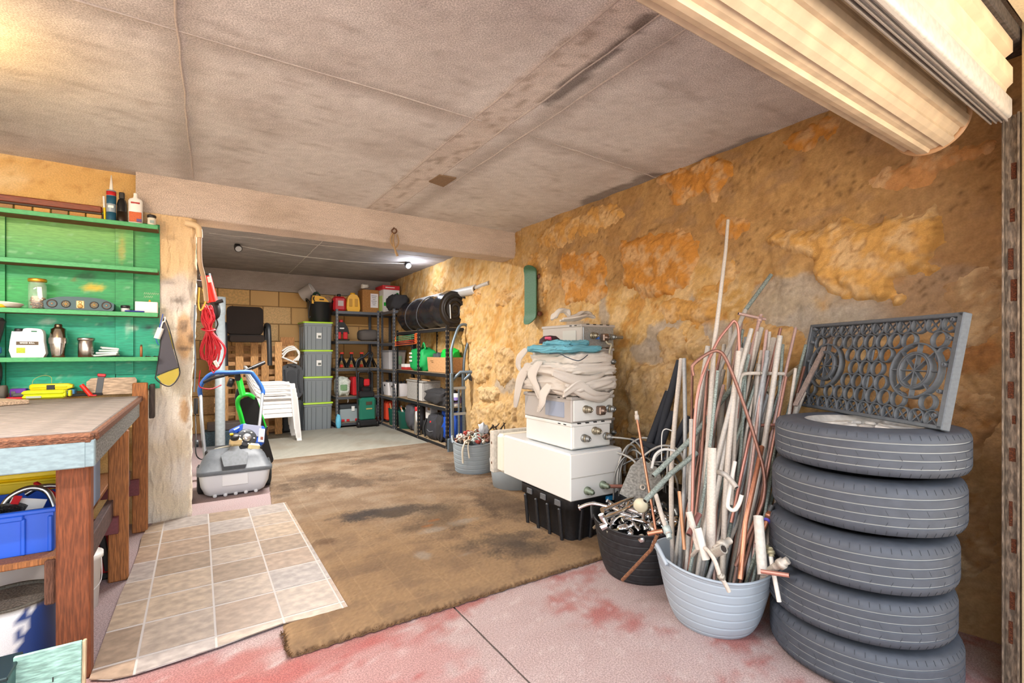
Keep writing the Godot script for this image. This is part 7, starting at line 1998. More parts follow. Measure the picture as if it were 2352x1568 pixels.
	pipe_of("copper pipe bent level toward the top tyre", [Vector3(2.082, 0.455, -1.331), Vector3(2.278, 0.838, -1.358), Vector3(2.312, 0.874, -1.36), Vector3(2.339, 0.885, -1.343), Vector3(2.397, 0.89, -1.281)], 0.008, copper2, "", true)
	pipe_of("white S bend pipe low in the middle of the tub", [Vector3(2.049, 0.751, -1.292), Vector3(1.968, 0.591, -1.274), Vector3(1.956, 0.562, -1.258), Vector3(1.975, 0.559, -1.245), Vector3(1.991, 0.587, -1.235), Vector3(2, 0.624, -1.229)], 0.009, M("pipe_white"), "", true)
	pipe_of("grey hooked pipe end facing the tyres", [Vector3(1.969, 0.707, -1.344), Vector3(1.97, 0.705, -1.296), Vector3(1.968, 0.686, -1.262), Vector3(1.962, 0.66, -1.23)], 0.012, greyp, "", true)
	o = pipe_of("rosy T shaped pipe head above the bundle", [Vector3(2.456, 1.458, -1.529), Vector3(2.579, 1.427, -1.449)], 0.0085, rosy)
	pt(o, "stem", [Vector3(2.553, 1.432, -1.466), Vector3(2.481, 1.269, -1.465), Vector3(2.351, 1.043, -1.454)], 0.009, rosy, 10)
	fitting(o, Vector3(2.559, 1.453, -1.462), Vector3(2.547, 1.392, -1.47), 0.013, rosy)
	pipe_of("flat grey strip of pipe leaning right behind the bundle", [Vector3(2.514, 1.039, -1.408), Vector3(2.808, 1.182, -1.372)], 0.011, M("pipe_khaki", "a59a86", 0.6))
	pipe_of("thick ivory pipe standing at the right rim of the tub", [Vector3(1.94, 0.337, -1.101), Vector3(2.022, 0.544, -1.167)], 0.02, M("pipe_ivory", "cfc9bf", 0.6, 0.0, "grime", 5.0))
	pipe_of("copper pipe with worn solder joint right of centre", [Vector3(1.9, 0.3, -1.175), Vector3(1.994, 0.508, -1.209), Vector3(2.25, 0.8, -1.281)], 0.011, copper)
	pipe_of("slate green pipe running from the tub over the valve heap", [Vector3(1.895, 0.634, -1.631), Vector3(2.134, 0.795, -1.595), Vector3(2.426, 1.081, -1.525)], 0.013, verd)
	pipe_of("second slate green pipe lying lower over the valve heap", [Vector3(1.784, 0.541, -1.584), Vector3(1.967, 0.645, -1.584), Vector3(2.128, 0.736, -1.551)], 0.013, verd)
	pipe_of("white painted pipe with coupling leaning left over the rim", [Vector3(1.844, 0.401, -1.497), Vector3(1.87, 0.452, -1.552), Vector3(1.906, 0.543, -1.624)], 0.011, pale)
	fitting(get_child(get_child_count() - 1), Vector3(1.841, 0.382, -1.487), Vector3(1.871, 0.438, -1.539), 0.018, M("fitting_mint", "b9c6c2", 0.5, 0.2))
	pipe_of("slim tan pipe upright near the tub's left handle", [Vector3(1.789, 0.383, -1.366), Vector3(1.837, 0.616, -1.431)], 0.008, M("pipe_tan_copper", "b98a68", 0.45, 0.5))
	pipe_of("short white pipe cut square beside the left handle", [Vector3(1.791, 0.407, -1.293), Vector3(1.805, 0.549, -1.356)], 0.014, pale)
	pipe_of("broad white pipe cut square at the front of the tub", [Vector3(1.781, 0.382, -1.252), Vector3(1.785, 0.5, -1.297)], 0.016, M("pipe_white"))
	pipe_of("maroon pipe stub with dark mouth near the left handle", [Vector3(1.771, 0.463, -1.33), Vector3(1.861, 0.533, -1.343)], 0.012, M("pipe_maroon", "7b4f4a", 0.5, 0.3))
	o = pipe_of("grey valve body lying with its open mouth toward the door", [Vector3(1.783, 0.414, -1.227), Vector3(1.778, 0.456, -1.17)], 0.02, grime)
	fitting(o, Vector3(1.773, 0.44, -1.21), Vector3(1.848, 0.472, -1.185), 0.018, M("fitting_pale"))
	# the rest of the bundle
	var kinds := [verd, greyp, pale, greyp, rosy, pale, copper3, M("pipe_steel_grey", "a3a5a5", 0.5, 0.3, "grime", 6.0)]
	for k in 132:
		var t := (k % 33) / 32.0
		var row := k / 33
		var u0 := lerpf(-0.17, 0.15, fposmod(t * 1.7 + row * 0.23, 1.0)) + rng.randf_range(-0.02, 0.02)
		var v0 := rng.randf_range(-0.14, 0.14)
		var base := V(2.05 + u0 * 0.75 + v0 * 0.5, 0.06, -1.4 + u0 * 0.6 - v0 * 0.6)
		var h: float = [1.12, 0.96, 1.24, 0.78][row] + rng.randf_range(-0.16, 0.12)
		var top := base + V(0.46 + rng.randf_range(-0.16, 0.14) + v0 * 0.2, h, -0.08 + rng.randf_range(-0.17, 0.16))
		top.x = minf(top.x, 2.8)
		var m: Material = kinds[(k * 5 + row * 3) % 8]
		var r: float = [0.008, 0.011, 0.0075, 0.013][(k * 3 + row) % 4]
		var mid := base.lerp(top, 0.5) + V(rng.randf_range(-0.03, 0.03), 0, rng.randf_range(-0.03, 0.03))
		var name2: String = "weathered greenish pipe" if m == verd else "rosy painted pipe" if m == rosy else "whitewashed pipe" if m == pale else "brown copper pipe" if m == copper3 else "weathered grey pipe"
		pipe_of("%s among the many leaning in the pale grey tub" % name2, [base, mid, top], r, m, "leaning pipes in the pale grey tub", true)

	# foam covered pipes leaning in the corner behind
	var foam := M("pipe_foam", "33373f", 0.85, 0.0, "grain", 3.0)
	for s in [[Vector3(2.78, 1.19, -2.158), Vector3(2.6, 0.5, -2.25), 0.026, "thickest black foam covered pipe leaning on the stone wall"], [Vector3(2.75, 0.971, -2.233), Vector3(2.5, 0.466, -2.264), 0.024, "black foam covered pipe with a white fitting on its end"], [Vector3(2.72, 0.842, -2.172), Vector3(2.55, 0.458, -2.196), 0.022, "black foam pipe between the two longer foam pipes"], [Vector3(2.6, 0.845, -1.959), Vector3(2.45, 0.518, -2.04), 0.022, "black foam pipe lying behind the scrap bundle"], [Vector3(2.62, 0.617, -2.446), Vector3(2.5, 0.62, -2.047), 0.02, "black foam pipe lying level behind the valve heap"], [Vector3(2.7, 0.996, -1.905), Vector3(2.5, 0.558, -2.013), 0.018, "black foam pipe mostly hidden by the pipe bundle"]]:
		o = thing("foam_pipe", s[3], "pipe", s[0])
		pt(o, "foam", [s[0], s[1]], s[2], foam, 14)
		if s[2] == 0.024:
			pt(o, "white_fitting", [s[0], s[0] + V(0.02, 0.05, 0.02)], [0.014, 0.01], pale, 8)
			pt(o, "white_tip", [s[0] + V(0.02, 0.05, 0.02), s[0] + V(0.025, 0.075, 0.025)], 0.011, M("pipe_white"), 8)

	# chrome taps in the black tub, each its own casting
	var c := V(2.12, 0.0, -1.925)
	for k in 34:
		var a := k * 2.4
		var r := 0.21 * sqrt((k % 17 + 0.5) / 17.0)
		var y := 0.22 + 0.09 * (1.0 - r / 0.25) + 0.045 * (k / 17)
		var turn := rot(rng.randf_range(-60, 60), rng.randf() * 360, rng.randf_range(-60, 60))
		var p := c + V(cos(a) * r, y, sin(a) * r)
		o = thing("tap", ["chrome lever tap tangled in the heap in the black tub", "chrome tap spout tangled in the heap in the black tub", "chrome tap body tangled in the heap in the black tub"][k % 3], "tap", p, 0, "chrome taps in the black tub")
		o.basis = turn
		if k % 3 == 0:
			part(o, "body", Geo.new().lathe([Vector2(0.016, -0.03), Vector2(0.024, -0.02), Vector2(0.024, 0.02), Vector2(0.018, 0.03), Vector2(0, 0.034)], 16), chrome)
			part(o, "lever", Geo.new().bar(V(0, 0.03, 0), V(0.09, 0.045, 0), 0.018, 0.008, 0.003), chrome)
			part(o, "inlet", Geo.new().rod(V(0, -0.02, 0), V(0, -0.09, 0.01), 0.009, 8), M("brass_dull"))
		elif k % 3 == 1:
			part(o, "spout", Geo.new().tube(curve([V(-0.06, -0.02, 0), V(-0.04, 0.03, 0), V(0.02, 0.045, 0), V(0.09, 0.02, 0)], 5), 0.011, 10), chrome)
			part(o, "collar", Geo.new().lathe([Vector2(0, -0.035), Vector2(0.02, -0.035), Vector2(0.02, -0.018), Vector2(0, -0.018)], 14, xf(V(-0.06, 0, 0))), chrome)
		else:
			part(o, "body", Geo.new().rod(V(-0.06, 0, 0), V(0.06, 0, 0), 0.018, 14), chrome)
			part(o, "knob", Geo.new().lathe([Vector2(0, 0), Vector2(0.02, 0), Vector2(0.026, 0.012), Vector2(0.02, 0.03), Vector2(0, 0.032)], 6, Transform3D(rot(0, 0, 90), V(-0.06, 0, 0))), chrome)
			part(o, "knob", Geo.new().lathe([Vector2(0, 0), Vector2(0.02, 0), Vector2(0.026, 0.012), Vector2(0.02, 0.03), Vector2(0, 0.032)], 6, Transform3D(rot(0, 0, -90), V(0.06, 0, 0))), chrome)
			part(o, "spout", Geo.new().rod(V(0, 0, 0.01), V(0, -0.05, 0.04), 0.01, 10), M("valve_grey"))
	for s in [[Vector3(1.851, 0.347, -2.137), Vector3(1.901, 0.378, -2.081), Vector3(1.956, 0.369, -1.997), "curved chrome spout overhanging the tub toward the black crate"], [Vector3(1.865, 0.378, -1.961), Vector3(2.054, 0.405, -1.957), Vector3(2.145, 0.407, -1.969), "straight chrome arm across the back of the black tub"], [Vector3(1.754, 0.385, -1.842), Vector3(1.915, 0.397, -1.857), Vector3(2.122, 0.416, -1.889), "chrome shower pipe pointing out over the front of the black tub"]]:
		o = thing("shower_pipe", s[3], "shower pipe", s[1])
		pt(o, "arm", curve([s[0], s[1], s[2]], 5), 0.01, chrome, 10)
		pt(o, "end_collar", [s[0], (s[0] as Vector3).lerp(s[1], 0.1)], 0.017, chrome, 12)
	o = thing("shower_elbow", "chrome elbow with ball end hanging on the front of the black tub", "elbow", Vector3(1.749, 0.371, -1.833))
	pt(o, "arm", [Vector3(1.753, 0.394, -1.843), Vector3(1.766, 0.359, -1.822)], 0.013, chrome, 10)
	pt(o, "ball", [Vector3(1.764, 0.359, -1.823), Vector3(1.74, 0.344, -1.839)], [0.017, 0.019], chrome, 12)
	pt(o, "tip", [Vector3(1.753, 0.394, -1.843), Vector3(1.747, 0.41, -1.846)], 0.016, chrome, 10)
	o = thing("shower_plate", "grey steel plate with centre knob lying on the tap heap", "plate", Vector3(2.156, 0.483, -1.962))
	var pln := Transform3D(Basis(V(0.8, 0.25, 0.5), V(-0.1, 0.9, -0.35), V(-0.54, 0.23, 0.745)).orthonormalized(), Vector3(2.158, 0.488, -1.961))
	pp(o, "sheet", [Vector2(-0.13, -0.03), Vector2(-0.03, -0.12), Vector2(0.13, -0.06), Vector2(0.13, 0.05), Vector2(0.05, 0.13), Vector2(-0.02, 0.1)], 0.006, pln, M("plate_steel", "a8a59c", 0.55, 0.35, "rust", 4.0))
	pl(o, "knob", [Vector2(0.018, 0), Vector2(0.018, 0.01), Vector2(0.008, 0.014), Vector2(0.008, 0.006)], pln * V(0.01, -0.03, 0.006), M("fitting_pale"), 16, pln.basis * rot(90, 0, 0))
	o = thing("round_rose", "round cream disc standing in the tap heap", "disc", Vector3(1.998, 0.425, -1.803))
	pl(o, "disc", [Vector2(0, 0), Vector2(0.028, 0), Vector2(0.033, 0.005), Vector2(0.028, 0.012), Vector2(0, 0.016)], Vector3(1.998, 0.425, -1.803), M("rose_cream", "c9c3a8", 0.5, 0.2), 24, Basis(Vector3.UP, -0.7) * rot(80, 0, 15) * Basis.from_scale(Vector3.ONE * 1.2))
	# braided hoses and wire scrap behind the black tub
	var braid := M("braid_steel", "9c9c99", 0.4, 0.7, "speck", 16.0)
	for k in 22:
		var p0 := V(2.42 + rng.randf_range(-0.12, 0.2), 0.42 + rng.randf_range(-0.1, 0.1), -2.16 + rng.randf_range(-0.2, 0.2))
		var w := rng.randf_range(0.07, 0.16)
		var h := rng.randf_range(0.06, 0.22)
		var dir := V(1, 0, 0).rotated(Vector3.UP, rng.randf() * TAU)
		o = thing("braided_hose", "loop of braided steel hose in the heap behind the black tub", "hose", p0, 0, "braided hoses behind the black tub")
		pt(o, "hose", curve([p0 - dir * w, p0 - dir * w * 0.8 + V(0, h * 0.8, 0), p0 + V(0, h, 0), p0 + dir * w * 0.9 + V(0, h * 0.5, 0), p0 + dir * w * 1.1 - V(0, 0.08, 0)], 5), 0.0065, braid if k % 3 else M("hose_pale"), 7)
		fitting(o, p0 - dir * w - V(0, 0.03, 0), p0 - dir * w + V(0, 0.004, 0), 0.011, brass if k % 2 else grime)
	for s in [[Vector3(1.929, 0.661, -1.669), Vector3(1.943, 0.727, -1.659), Vector3(1.988, 0.754, -1.642), Vector3(2.035, 0.747, -1.612), "white plastic hose arching over the wire heap"], [Vector3(2.011, 0.687, -1.675), Vector3(2.052, 0.809, -1.708), Vector3(2.067, 0.843, -1.698), Vector3(2.1, 0.832, -1.677), "thin grey wire hooked above the wire heap"]]:
		solo("hose_arch", Geo.new().tube(curve([s[0], s[1], s[2], s[3]], 6), 0.007 if s[4].begins_with("white") else 0.003, 7), M("hose_pale"), s[4], "hose")
	for k in 40:
		var p0 := V(2.5 + rng.randf_range(-0.16, 0.2), 0.36 + rng.randf_range(-0.12, 0.14), -1.98 + rng.randf_range(-0.22, 0.24))
		var turn := Basis.from_euler(V(rng.randf() * TAU, rng.randf() * TAU, rng.randf() * TAU))
		o = thing("valve", "small metal valve in the scrap heap between tub and stone wall", "valve", p0, 0, "small valves in the scrap heap")
		o.basis = turn
		part(o, "body", Geo.new().lathe([Vector2(0, -0.04), Vector2(0.012, -0.04), Vector2(0.012, -0.012), Vector2(0.02, -0.01), Vector2(0.02, 0.012), Vector2(0.01, 0.014), Vector2(0.01, 0.05), Vector2(0, 0.05)], 8), [grime, M("valve_grey"), M("dark_screw"), braid][k % 4])
		part(o, "spindle", Geo.new().rod(V(0, 0, 0), V(0.035, 0.01, 0), 0.006, 6), [M("valve_grey"), brass][k % 2])
	o = thing("heap_crate", "dark crate buried under the valve heap beside the stone wall", "crate", V(2.56, 0, -2.05))
	pb(o, "body", V(2.58, 0.16, -2.05), V(0.5, 0.32, 0.6), M("crate_black"), 0.02)
	pb(o, "heap_bed", V(2.56, 0.32, -2.05), V(0.44, 0.06, 0.54), M("slot_black"), 0.03)
	# brass fittings in the far tub
	c = V(2.42, 0, -4.45)
	for k in 64:
		var a := k * 2.39996
		var r := 0.2 * sqrt((k + 0.5) / 64.0)
		var p := c + V(cos(a) * r, 0.31 + 0.1 * (1.0 - r / 0.21) + rng.randf_range(0, 0.03), sin(a) * r)
		var m: Material = [brass, copper, grime, copper3, M("fitting_pale"), M("fitting_red", "a33f38", 0.5, 0.2), M("fitting_mint")][k % 7]
		var g := Geo.new().lathe([Vector2(0, -0.03), Vector2(0.012, -0.03), Vector2(0.012, -0.01), Vector2(0.019, -0.008), Vector2(0.019, 0.01), Vector2(0.012, 0.012), Vector2(0.012, 0.03), Vector2(0.008, 0.03), Vector2(0.008, 0.02)], 7, Transform3D(Basis.from_euler(V(rng.randf() * TAU, rng.randf() * TAU, 0)), Vector3.ZERO))
		if k % 3 == 0:
			g.tube(curve([V(-0.03, 0, 0), V(0.02, 0.03, 0.01), V(0.05, 0, 0.03)], 4), 0.007, 6)
		solo("pipe_fitting", g, m, "%s pipe fitting in the heaped grey tub" % ["brass", "copper", "grey", "brown copper", "pale", "red", "mint coloured"][k % 7], "fitting", p, 0, "pipe fittings in the grey tub")
	solo("hanging_hose", Geo.new().tube(curve([V(2.3, 0.36, -4.33), V(2.23, 0.36, -4.28), V(2.19, 0.28, -4.27), V(2.195, 0.15, -4.27)], 6), 0.009, 8), M("hose_cream", "d9d2c0", 0.6), "cream hose hanging over the left side of the fittings tub", "hose")
	solo("hanging_hose", Geo.new().tube(curve([V(2.27, 0.35, -4.29), V(2.24, 0.3, -4.25), V(2.25, 0.2, -4.24)], 6), 0.007, 8), M("hose_cream"), "shorter cream hose end against the front of the fittings tub", "hose")
	for s in [[Vector3(2.5, 0.444, -4.401), "clear plastic bag poking out of the fittings tub", 0.1], [Vector3(2.36, 0.335, -4.676), "cream cardboard scrap at the left of the fittings tub", 0.06], [Vector3(2.4, 0.391, -4.522), "tan cardboard scrap upright in the fittings tub", 0.05]]:
		solo("packet_scrap", lump(Vector3.ZERO, V(s[2], s[2] * 1.1, s[2] * 0.8), 0.6, s[2] * 90.0, 0.9, 14), M("bag_clear", "c9cfd6", 0.3) if s[2] > 0.09 else M("paper"), s[1], "packet", s[0])
	for s in [Vector3(2.55, 0.43, -4.307), Vector3(2.62, 0.456, -4.232)]:
		o = thing("wire_sprig", "dark twist of metal rising behind the fittings tub", "wire", s, 0, "twists of metal behind the tub")
		for k in 4:
			pt(o, "twig", curve([s + V(0, -0.06, 0), s + V(rng.randf_range(-0.05, 0.05), 0.0, rng.randf_range(-0.05, 0.05)), s + V(rng.randf_range(-0.06, 0.06), 0.06, rng.randf_range(-0.05, 0.05))], 4), 0.006, M("dark_screw"), 6)

func tyre(label: String, c: Vector3, r: float, h: float, sd: float) -> Node3D:
	var o := thing("tyre", label, "tyre", c, sd * 40.0, "stacked old tyres")
	var rub := M("tyre_rubber", "484d56", 0.62, 0.0, "grime", 1.6)
	var p := [Vector2(r * 0.64, h * 0.12), Vector2(r * 0.66, h * 0.04), Vector2(r * 0.78, 0.004), Vector2(r * 0.9, 0.012), Vector2(r * 0.965, h * 0.09), Vector2(r * 0.99, h * 0.17)]
	for k in 4:
		var y := h * (0.26 + 0.16 * k)
		p.append_array([Vector2(r, y - 0.004), Vector2(r, y - 0.003), Vector2(r - 0.006, y - 0.0028), Vector2(r - 0.006, y + 0.0028), Vector2(r, y + 0.003), Vector2(r, y + 0.004)])
	p.append_array([Vector2(r * 0.99, h * 0.83), Vector2(r * 0.965, h * 0.91), Vector2(r * 0.9, h - 0.012), Vector2(r * 0.78, h - 0.004), Vector2(r * 0.66, h * 0.96), Vector2(r * 0.64, h * 0.88), Vector2(r * 0.68, h * 0.5), Vector2(r * 0.64, h * 0.12)])
	part(o, "casing", Geo.new().lathe(p, 96), rub)
	var g := Geo.new()
	for k in 64:
		var a := TAU * k / 64
		var b := Basis(Vector3.UP, a)
		g.bar(b * V(r * 0.9905, h * 0.82, 0), b * V(r * 0.9655, h * 0.905, 0), 0.0018, 0.003, 0.0, b * Vector3.RIGHT)
		g.bar(b * V(r * 0.9905, h * 0.18, 0), b * V(r * 0.9655, h * 0.095, 0), 0.0018, 0.003, 0.0, b * Vector3.RIGHT)
		if k % 2:
			g.box(b * V(r - 0.0006, h * 0.47 + 0.004 * (k % 3), 0), V(0.002, 0.02, 0.0016), 0.0, b * rot(28, 0, 0))
			g.box(b * V(r - 0.0006, h * 0.3, 0), V(0.002, 0.014, 0.0016), 0.0, b * rot(-28, 0, 0))
	part(o, "tread_sipes", g, M("sipe_dark", "33373d", 0.8))
	g = Geo.new()
	for k in 4:
		var y := h * (0.26 + 0.16 * k)
		g.lathe([Vector2(r - 0.0055, y - 0.0026), Vector2(r - 0.0055, y + 0.0026)], 96)
	part(o, "groove_dust", g, M("groove_pale", "a3a5a4", 0.9))
	return o


func make_front() -> void:
	var t := [["topmost tyre in the stack, with a dusty white wheel in it", 2.345, -0.895, 0.33, 0.185, 0.785], ["second tyre from the top of the stack", 2.325, -0.9, 0.328, 0.208, 0.575], ["middle tyre of the stack, white flecks on its tread", 2.29, -0.905, 0.32, 0.2, 0.373], ["second tyre from the floor, beside the pipe tub", 2.285, -0.91, 0.32, 0.185, 0.186], ["tyre at the bottom of the stack on the red floor", 2.3, -0.9, 0.325, 0.183, 0.002]]
	for k in 5:
		tyre(t[k][0], V(t[k][1], t[k][5], t[k][2]), t[k][3], t[k][4], k)
	var wh := M("wheel_dusty", "d6d3cc", 0.6, 0.1, "blotch", 4.0)
	var o := thing("wheel", "dusty white wheel lying inside the topmost tyre", "wheel", V(2.345, 0.88, -0.895))
	pl(o, "rim", [Vector2(0.2, -0.06), Vector2(0.2, 0.04), Vector2(0.222, 0.066), Vector2(0.226, 0.08), Vector2(0.208, 0.078), Vector2(0.19, 0.05), Vector2(0.185, 0.03), Vector2(0.06, 0.05), Vector2(0.05, 0.062), Vector2(0, 0.062)], V(2.345, 0.88, -0.895), wh, 48)
	for k in 7:
		part(o, "spoke", G(o).bar(V(2.345, 0.935, -0.895) + Basis(Vector3.UP, TAU * k / 7) * V(0.05, 0.01, 0), V(2.345, 0.925, -0.895) + Basis(Vector3.UP, TAU * k / 7) * V(0.19, 0.005, 0), 0.045, 0.016, 0.006), wh)
	# drainage grate
	var bl := V(2.69, 0.962, -1.32)
	var br := V(2.268, 0.962, -0.602)
	var ex := (br - bl).normalized()
	var up := (V(2.79, 1.392, -1.318) - bl)
	up = (up - ex * up.dot(ex)).normalized()
	var fr := Transform3D(Basis(ex, up, ex.cross(up)), bl)
	o = thing("drainage_grate", "black plastic cell grate leaning on the wall on top of the tyres", "grate", bl)
	var gm := M("grate_black", "5b6167", 0.5, 0.0, "grime", 6.0)
	var w := 0.835
	var h := 0.435
	var th := 0.035
	for s in [[V(w / 2, 0.008, th / 2), V(w, 0.016, th)], [V(w / 2, h - 0.008, th / 2), V(w, 0.016, th)], [V(0.008, h / 2, th / 2), V(0.018, h, th)], [V(w - 0.01, h / 2, th / 2), V(0.024, h, th)], [V(w / 2, h / 2, 0.004), V(0.02, h, 0.008)]]:
		pb(o, "frame_bar", fr * s[0], s[1], gm, 0.003, fr.basis)
	var dots := [Vector2(0.15, 0.22), Vector2(0.665, 0.215)]
	for j in 7:
		for i in 13:
			var c := Vector2(0.042 + i * 0.0665 + (0.033 if j % 2 else 0.0), 0.036 + j * 0.0605)
			if c.x > w - 0.04 or dots.any(func(d): return c.distance_to(d) < 0.125):
				continue
			part(o, "cell_ring", G(o).lathe([Vector2(0.0295, 0), Vector2(0.0335, 0), Vector2(0.0335, th * 0.6), Vector2(0.0295, th * 0.6), Vector2(0.0295, 0)], 14, fr * Transform3D(rot(90, 0, 0), V(c.x, c.y, 0))), gm)
			if j in [0, 6]:
				for d in [Vector2(1, 1), Vector2(1, -1)]:
					part(o, "cross_bar", G(o).bar(fr * V(c.x - d.x * 0.022, c.y - d.y * 0.022, th * 0.3), fr * V(c.x + d.x * 0.022, c.y + d.y * 0.022, th * 0.3), 0.004, 0.008, 0.0, fr.basis.z), gm)
	for d in dots:
		for r in [0.11, 0.066, 0.073]:
			part(o, "wheel_ring", G(o).lathe([Vector2(r - 0.004, 0), Vector2(r + 0.002, 0), Vector2(r + 0.002, th * 0.8), Vector2(r - 0.004, th * 0.8), Vector2(r - 0.004, 0)], 32, fr * Transform3D(rot(90, 0, 0), V(d.x, d.y, 0))), gm)
		for k in 4:
			var q := Vector2.from_angle(PI * k / 4) * 0.11
			part(o, "wheel_spoke", G(o).bar(fr * V(d.x - q.x, d.y - q.y, th * 0.4), fr * V(d.x + q.x, d.y + q.y, th * 0.4), 0.005, th * 0.6, 0.001, fr.basis.z), gm)
	for s in [0.05, 0.14, 0.24, 0.34, 0.41]:
		for x in [0.034, w - 0.04]:
			pl(o, "bolt_boss", [Vector2(0.004, 0), Vector2(0.008, 0), Vector2(0.008, th), Vector2(0.004, th), Vector2(0.004, 0)], fr * V(x, s, 0), gm, 10, fr.basis * rot(90, 0, 0))
	o = thing("timber_batten", "slim worn timber batten leaning across the left of the grate", "batten", Vector3(2.718, 0.974, -1.359))
	part(o, "stick", G(o).bar(Vector3(2.424, 0.989, -1.216), Vector3(2.793, 1.4, -1.191), 0.024, 0.012, 0.002), M("batten_wood", "9c8a80", 0.8, 0.0, "wood", Vector3(9, 2, 9)))

	# roller door overhead
	var slat := M("door_cream", "d9c3a3", 0.5, 0.0, "grime", 0.8)
	o = thing("roller_door", "cream corrugated roller door wound on its drum under the slab", "roller door", V(0, 2.17, -0.712))
	var ctr := V(0, 2.17, -0.712)
	var prof := []
	for k in 9:
		for s in [[0.0, 0.111], [0.07, 0.124], [0.3, 0.125], [0.52, 0.124], [0.6, 0.112], [0.8, 0.113]]:
			prof.append(Vector2.from_angle(TAU * (k + 0.2 + s[0]) / 9.0) * s[1])
	var g := G(o)
	var rings := []
	for x in [-2.5, 2.45]:
		rings.append(prof.map(func(q): return V(x, ctr.y + q.y, ctr.z + q.x)))
	part(o, "wound_curtain", g.loft(rings, false, 4294967295), slat)
	for x in [-2.51, 2.455]:
		pl(o, "drum_end", [Vector2(0.1, -0.003), Vector2(0.128, -0.004), Vector2(0.13, 0.003), Vector2(0.1, 0.003), Vector2(0.1, -0.003)], V(x, ctr.y, ctr.z), M("drum_edge", "b98f66", 0.5), 48, rot(0, 0, 90))
		pl(o, "drum_hub", [Vector2(0, 0), Vector2(0.108, 0)], V(x - 0.01 * signf(x), ctr.y, ctr.z), M("drum_shade", "6b4a30", 0.8), 36, rot(0, 0, -90 * signf(x)))
	pt(o, "axle", [V(-2.6, ctr.y, ctr.z), V(2.7, ctr.y, ctr.z)], 0.02, M("rack_grey"), 10)
	var hang := []
	for s in [[2.16, -0.5], [2.2, -0.49], [2.215, -0.475], [2.27, -0.475], [2.285, -0.495], [2.31, -0.5], [2.325, -0.475], [2.37, -0.475], [2.385, -0.5]]:
		hang.append(Vector2(s[1], s[0]))
	for s in [[2.4, -0.52], [2.3, -0.53], [2.16, -0.52]]:
		hang.append(Vector2(s[1], s[0]))
	pp(o, "hanging_slats", hang.map(func(q): return Vector2(-q.x, q.y)), 4.95, Transform3D(Basis(Vector3.FORWARD, Vector3.UP, Vector3.RIGHT), V(-2.5, 0, 0)), slat)
	var bar := M("rail_white", "c4bfb7", 0.45, 0.3, "grime", 3.0)
	pp(o, "bottom_rail", rrect(0.05, 0.075, 0.012, 3), 4.94, Transform3D(Basis(Vector3.FORWARD, Vector3.UP, Vector3.RIGHT), V(-2.5, 2.125, -0.5)), bar, true)
	for k in 4:
		pb(o, "rubber_fin", V(-0.02, 2.092 - 0.002 * k, -0.53 + k * 0.014), V(4.92, 0.018, 0.005), M("seal_dusty", "a3978c", 0.85, 0.0, "speck", 8.0), 0.001)
	# guide channel on the jamb
	o = thing("door_guide", "rusty steel door guide channel running down the cream jamb", "rail", V(2.46, 0, -0.48))
	var rust := M("guide_rust", "8b7a68", 0.6, 0.4, "rust", Vector3(4, 1.2, 4), 0.4)
	for s in [[V(2.473, 1.06, -0.503), V(0.03, 2.1, 0.006)], [V(2.473, 1.06, -0.463), V(0.03, 2.1, 0.006)], [V(2.482, 1.06, -0.481), V(0.006, 2.1, 0.048)]]:
		pb(o, "channel_side", s[0], s[1], rust, 0.001)
	for k in 12:
		pb(o, "rust_bloom", V(2.478, 0.2 + k * 0.158 + rng.randf_range(-0.05, 0.05), -0.482 + 0.004 * (k % 3 - 1)), V(0.003, rng.randf_range(0.03, 0.1), rng.randf_range(0.008, 0.018)), M("rust_patch", "6e3a1e", 0.9, 0.0, "rust", 9.0, 0.6), 0.001)
	struct("trim_3", Geo.new().box(V(0, 2.39, -0.5), V(5.2, 0.05, 0.08), 0.004), M("lintel_dark", "4d443f", 0.8, 0.0, "rust", 3.0))
	o = thing("bird_nest", "tuft of dry straw caught in the corner above the door guide", "nest", Vector3(2.962, 2.552, -0.58))
	g = G(o)
	for k in 90:
		var p: Vector3 = Vector3(2.962, 2.567, -0.58) + V(rng.randf_range(-0.05, 0.04), rng.randf_range(-0.05, 0.05), rng.randf_range(-0.04, 0.04))
		var d := V(rng.randf_range(-0.05, 0.05), rng.randf_range(-0.05, 0.03), rng.randf_range(-0.05, 0.05))
		g.tube([p, p + d * 0.6 + V(0, 0.006, 0), p + d], 0.0016, 4, false)
	part(o, "straw", g, M("straw", "b5855a", 0.9)).set_meta("kind", "stuff")
	solo("twine_end", Geo.new().tube(curve([Vector3(2.889, 2.226, -0.58), Vector3(2.895, 2.193, -0.576), Vector3(2.89, 2.159, -0.579)], 4), 0.003, 5), M("pipe_white"), "short white twine hanging at the top of the door guide", "twine")

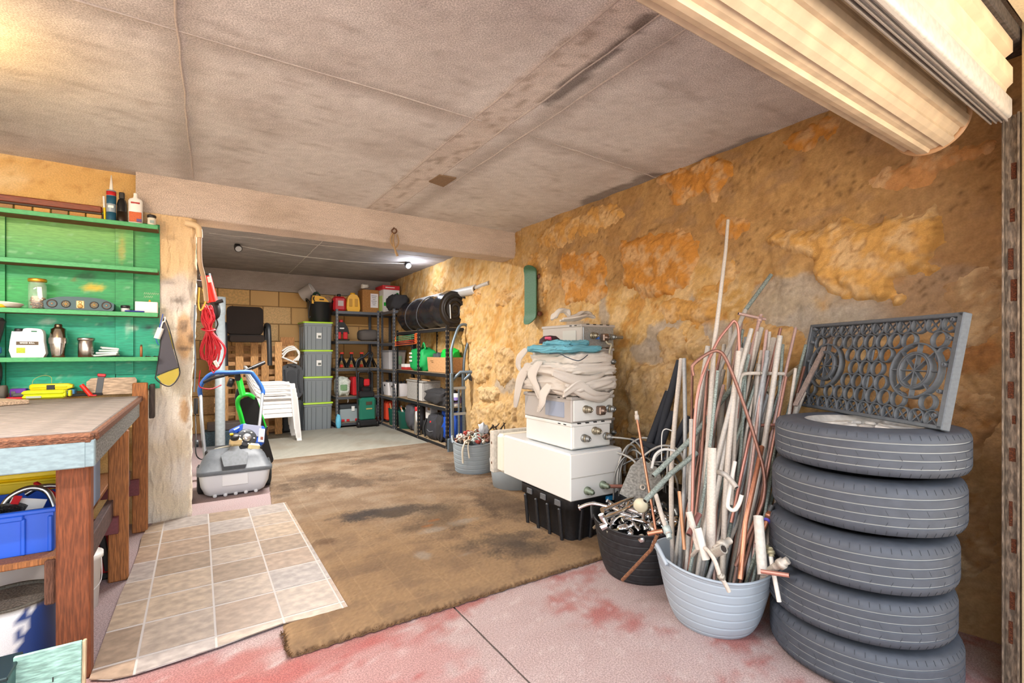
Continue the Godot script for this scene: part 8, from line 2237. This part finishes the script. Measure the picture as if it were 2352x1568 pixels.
	# lamps and hook under the slab
	for s in [[V(0.392, 2.5, -6.638), "small black spot lamp under the slab, unlit, nearer the pier", false], [V(2.515, 2.5, -6.639), "small black spot lamp shining under the slab near the stone wall", true]]:
		var p: Vector3 = s[0]
		o = thing("spot_lamp", s[1], "lamp", p)
		pl(o, "base", can(0.03, 0.02), p + V(0, 0.02, 0), M("black_plastic"), 18)
		pt(o, "head", [p + V(0, 0.015, -0.02), p + V(0.01, -0.02, 0.035)], [0.036, 0.044], M("tool_black"), 20)
		var lm := M("lamp_lens" if s[2] else "lamp_dull", "eef2ff" if s[2] else "b9bcc0", 0.2)
		if s[2]:
			lm.emission_enabled = true
			lm.emission = Color("eaf1ff")
			lm.emission_energy_multiplier = 12.0
		pt(o, "lens", [p + V(0.0102, -0.0205, 0.0355), p + V(0.0115, -0.024, 0.041)], 0.034, lm, 20)
		if s[2]:
			lamp_light("spot_lamp_glow", p + V(0.03, -0.09, 0.12), Color("e6eeff"), 0.25, 0.03)
	solo("lamp_wire", Geo.new().tube(curve([V(0.42, 2.52, -6.64), V(1.0, 2.475, -6.64), V(1.8, 2.47, -6.64), V(2.48, 2.515, -6.64)], 8), 0.003, 5), M("wire_white", "d9d6d0", 0.5), "thin white wire slung between the two spot lamps", "wire")
	o = thing("tied_rope", "short frayed rope looped through an iron hook on the beam", "rope", Vector3(1.518, 2.369, -4.34))
	pt(o, "iron_hook", curve([Vector3(1.53, 2.402, -4.375), Vector3(1.518, 2.393, -4.34), Vector3(1.494, 2.363, -4.33), Vector3(1.515, 2.342, -4.33), Vector3(1.54, 2.365, -4.33), Vector3(1.531, 2.391, -4.34)], 4), 0.007, M("rust_brown"), 7)
	var rope := M("rope_tan", "d3b083", 0.9, 0.0, "fibre", 20.0, 0.4)
	pt(o, "loop", curve([Vector3(1.506, 2.353, -4.33), Vector3(1.482, 2.29, -4.33), Vector3(1.494, 2.235, -4.33), Vector3(1.531, 2.215, -4.33), Vector3(1.56, 2.267, -4.33), Vector3(1.544, 2.338, -4.33)], 5), 0.006, rope, 7)
	pt(o, "tail", curve([Vector3(1.516, 2.343, -4.335), Vector3(1.505, 2.264, -4.325), Vector3(1.525, 2.186, -4.325), Vector3(1.546, 2.136, -4.325)], 5), [0.007, 0.007, 0.008, 0.008, 0.008, 0.01, 0.01, 0.01, 0.01, 0.009, 0.009, 0.011, 0.012, 0.012, 0.012, 0.013], rope, 8)
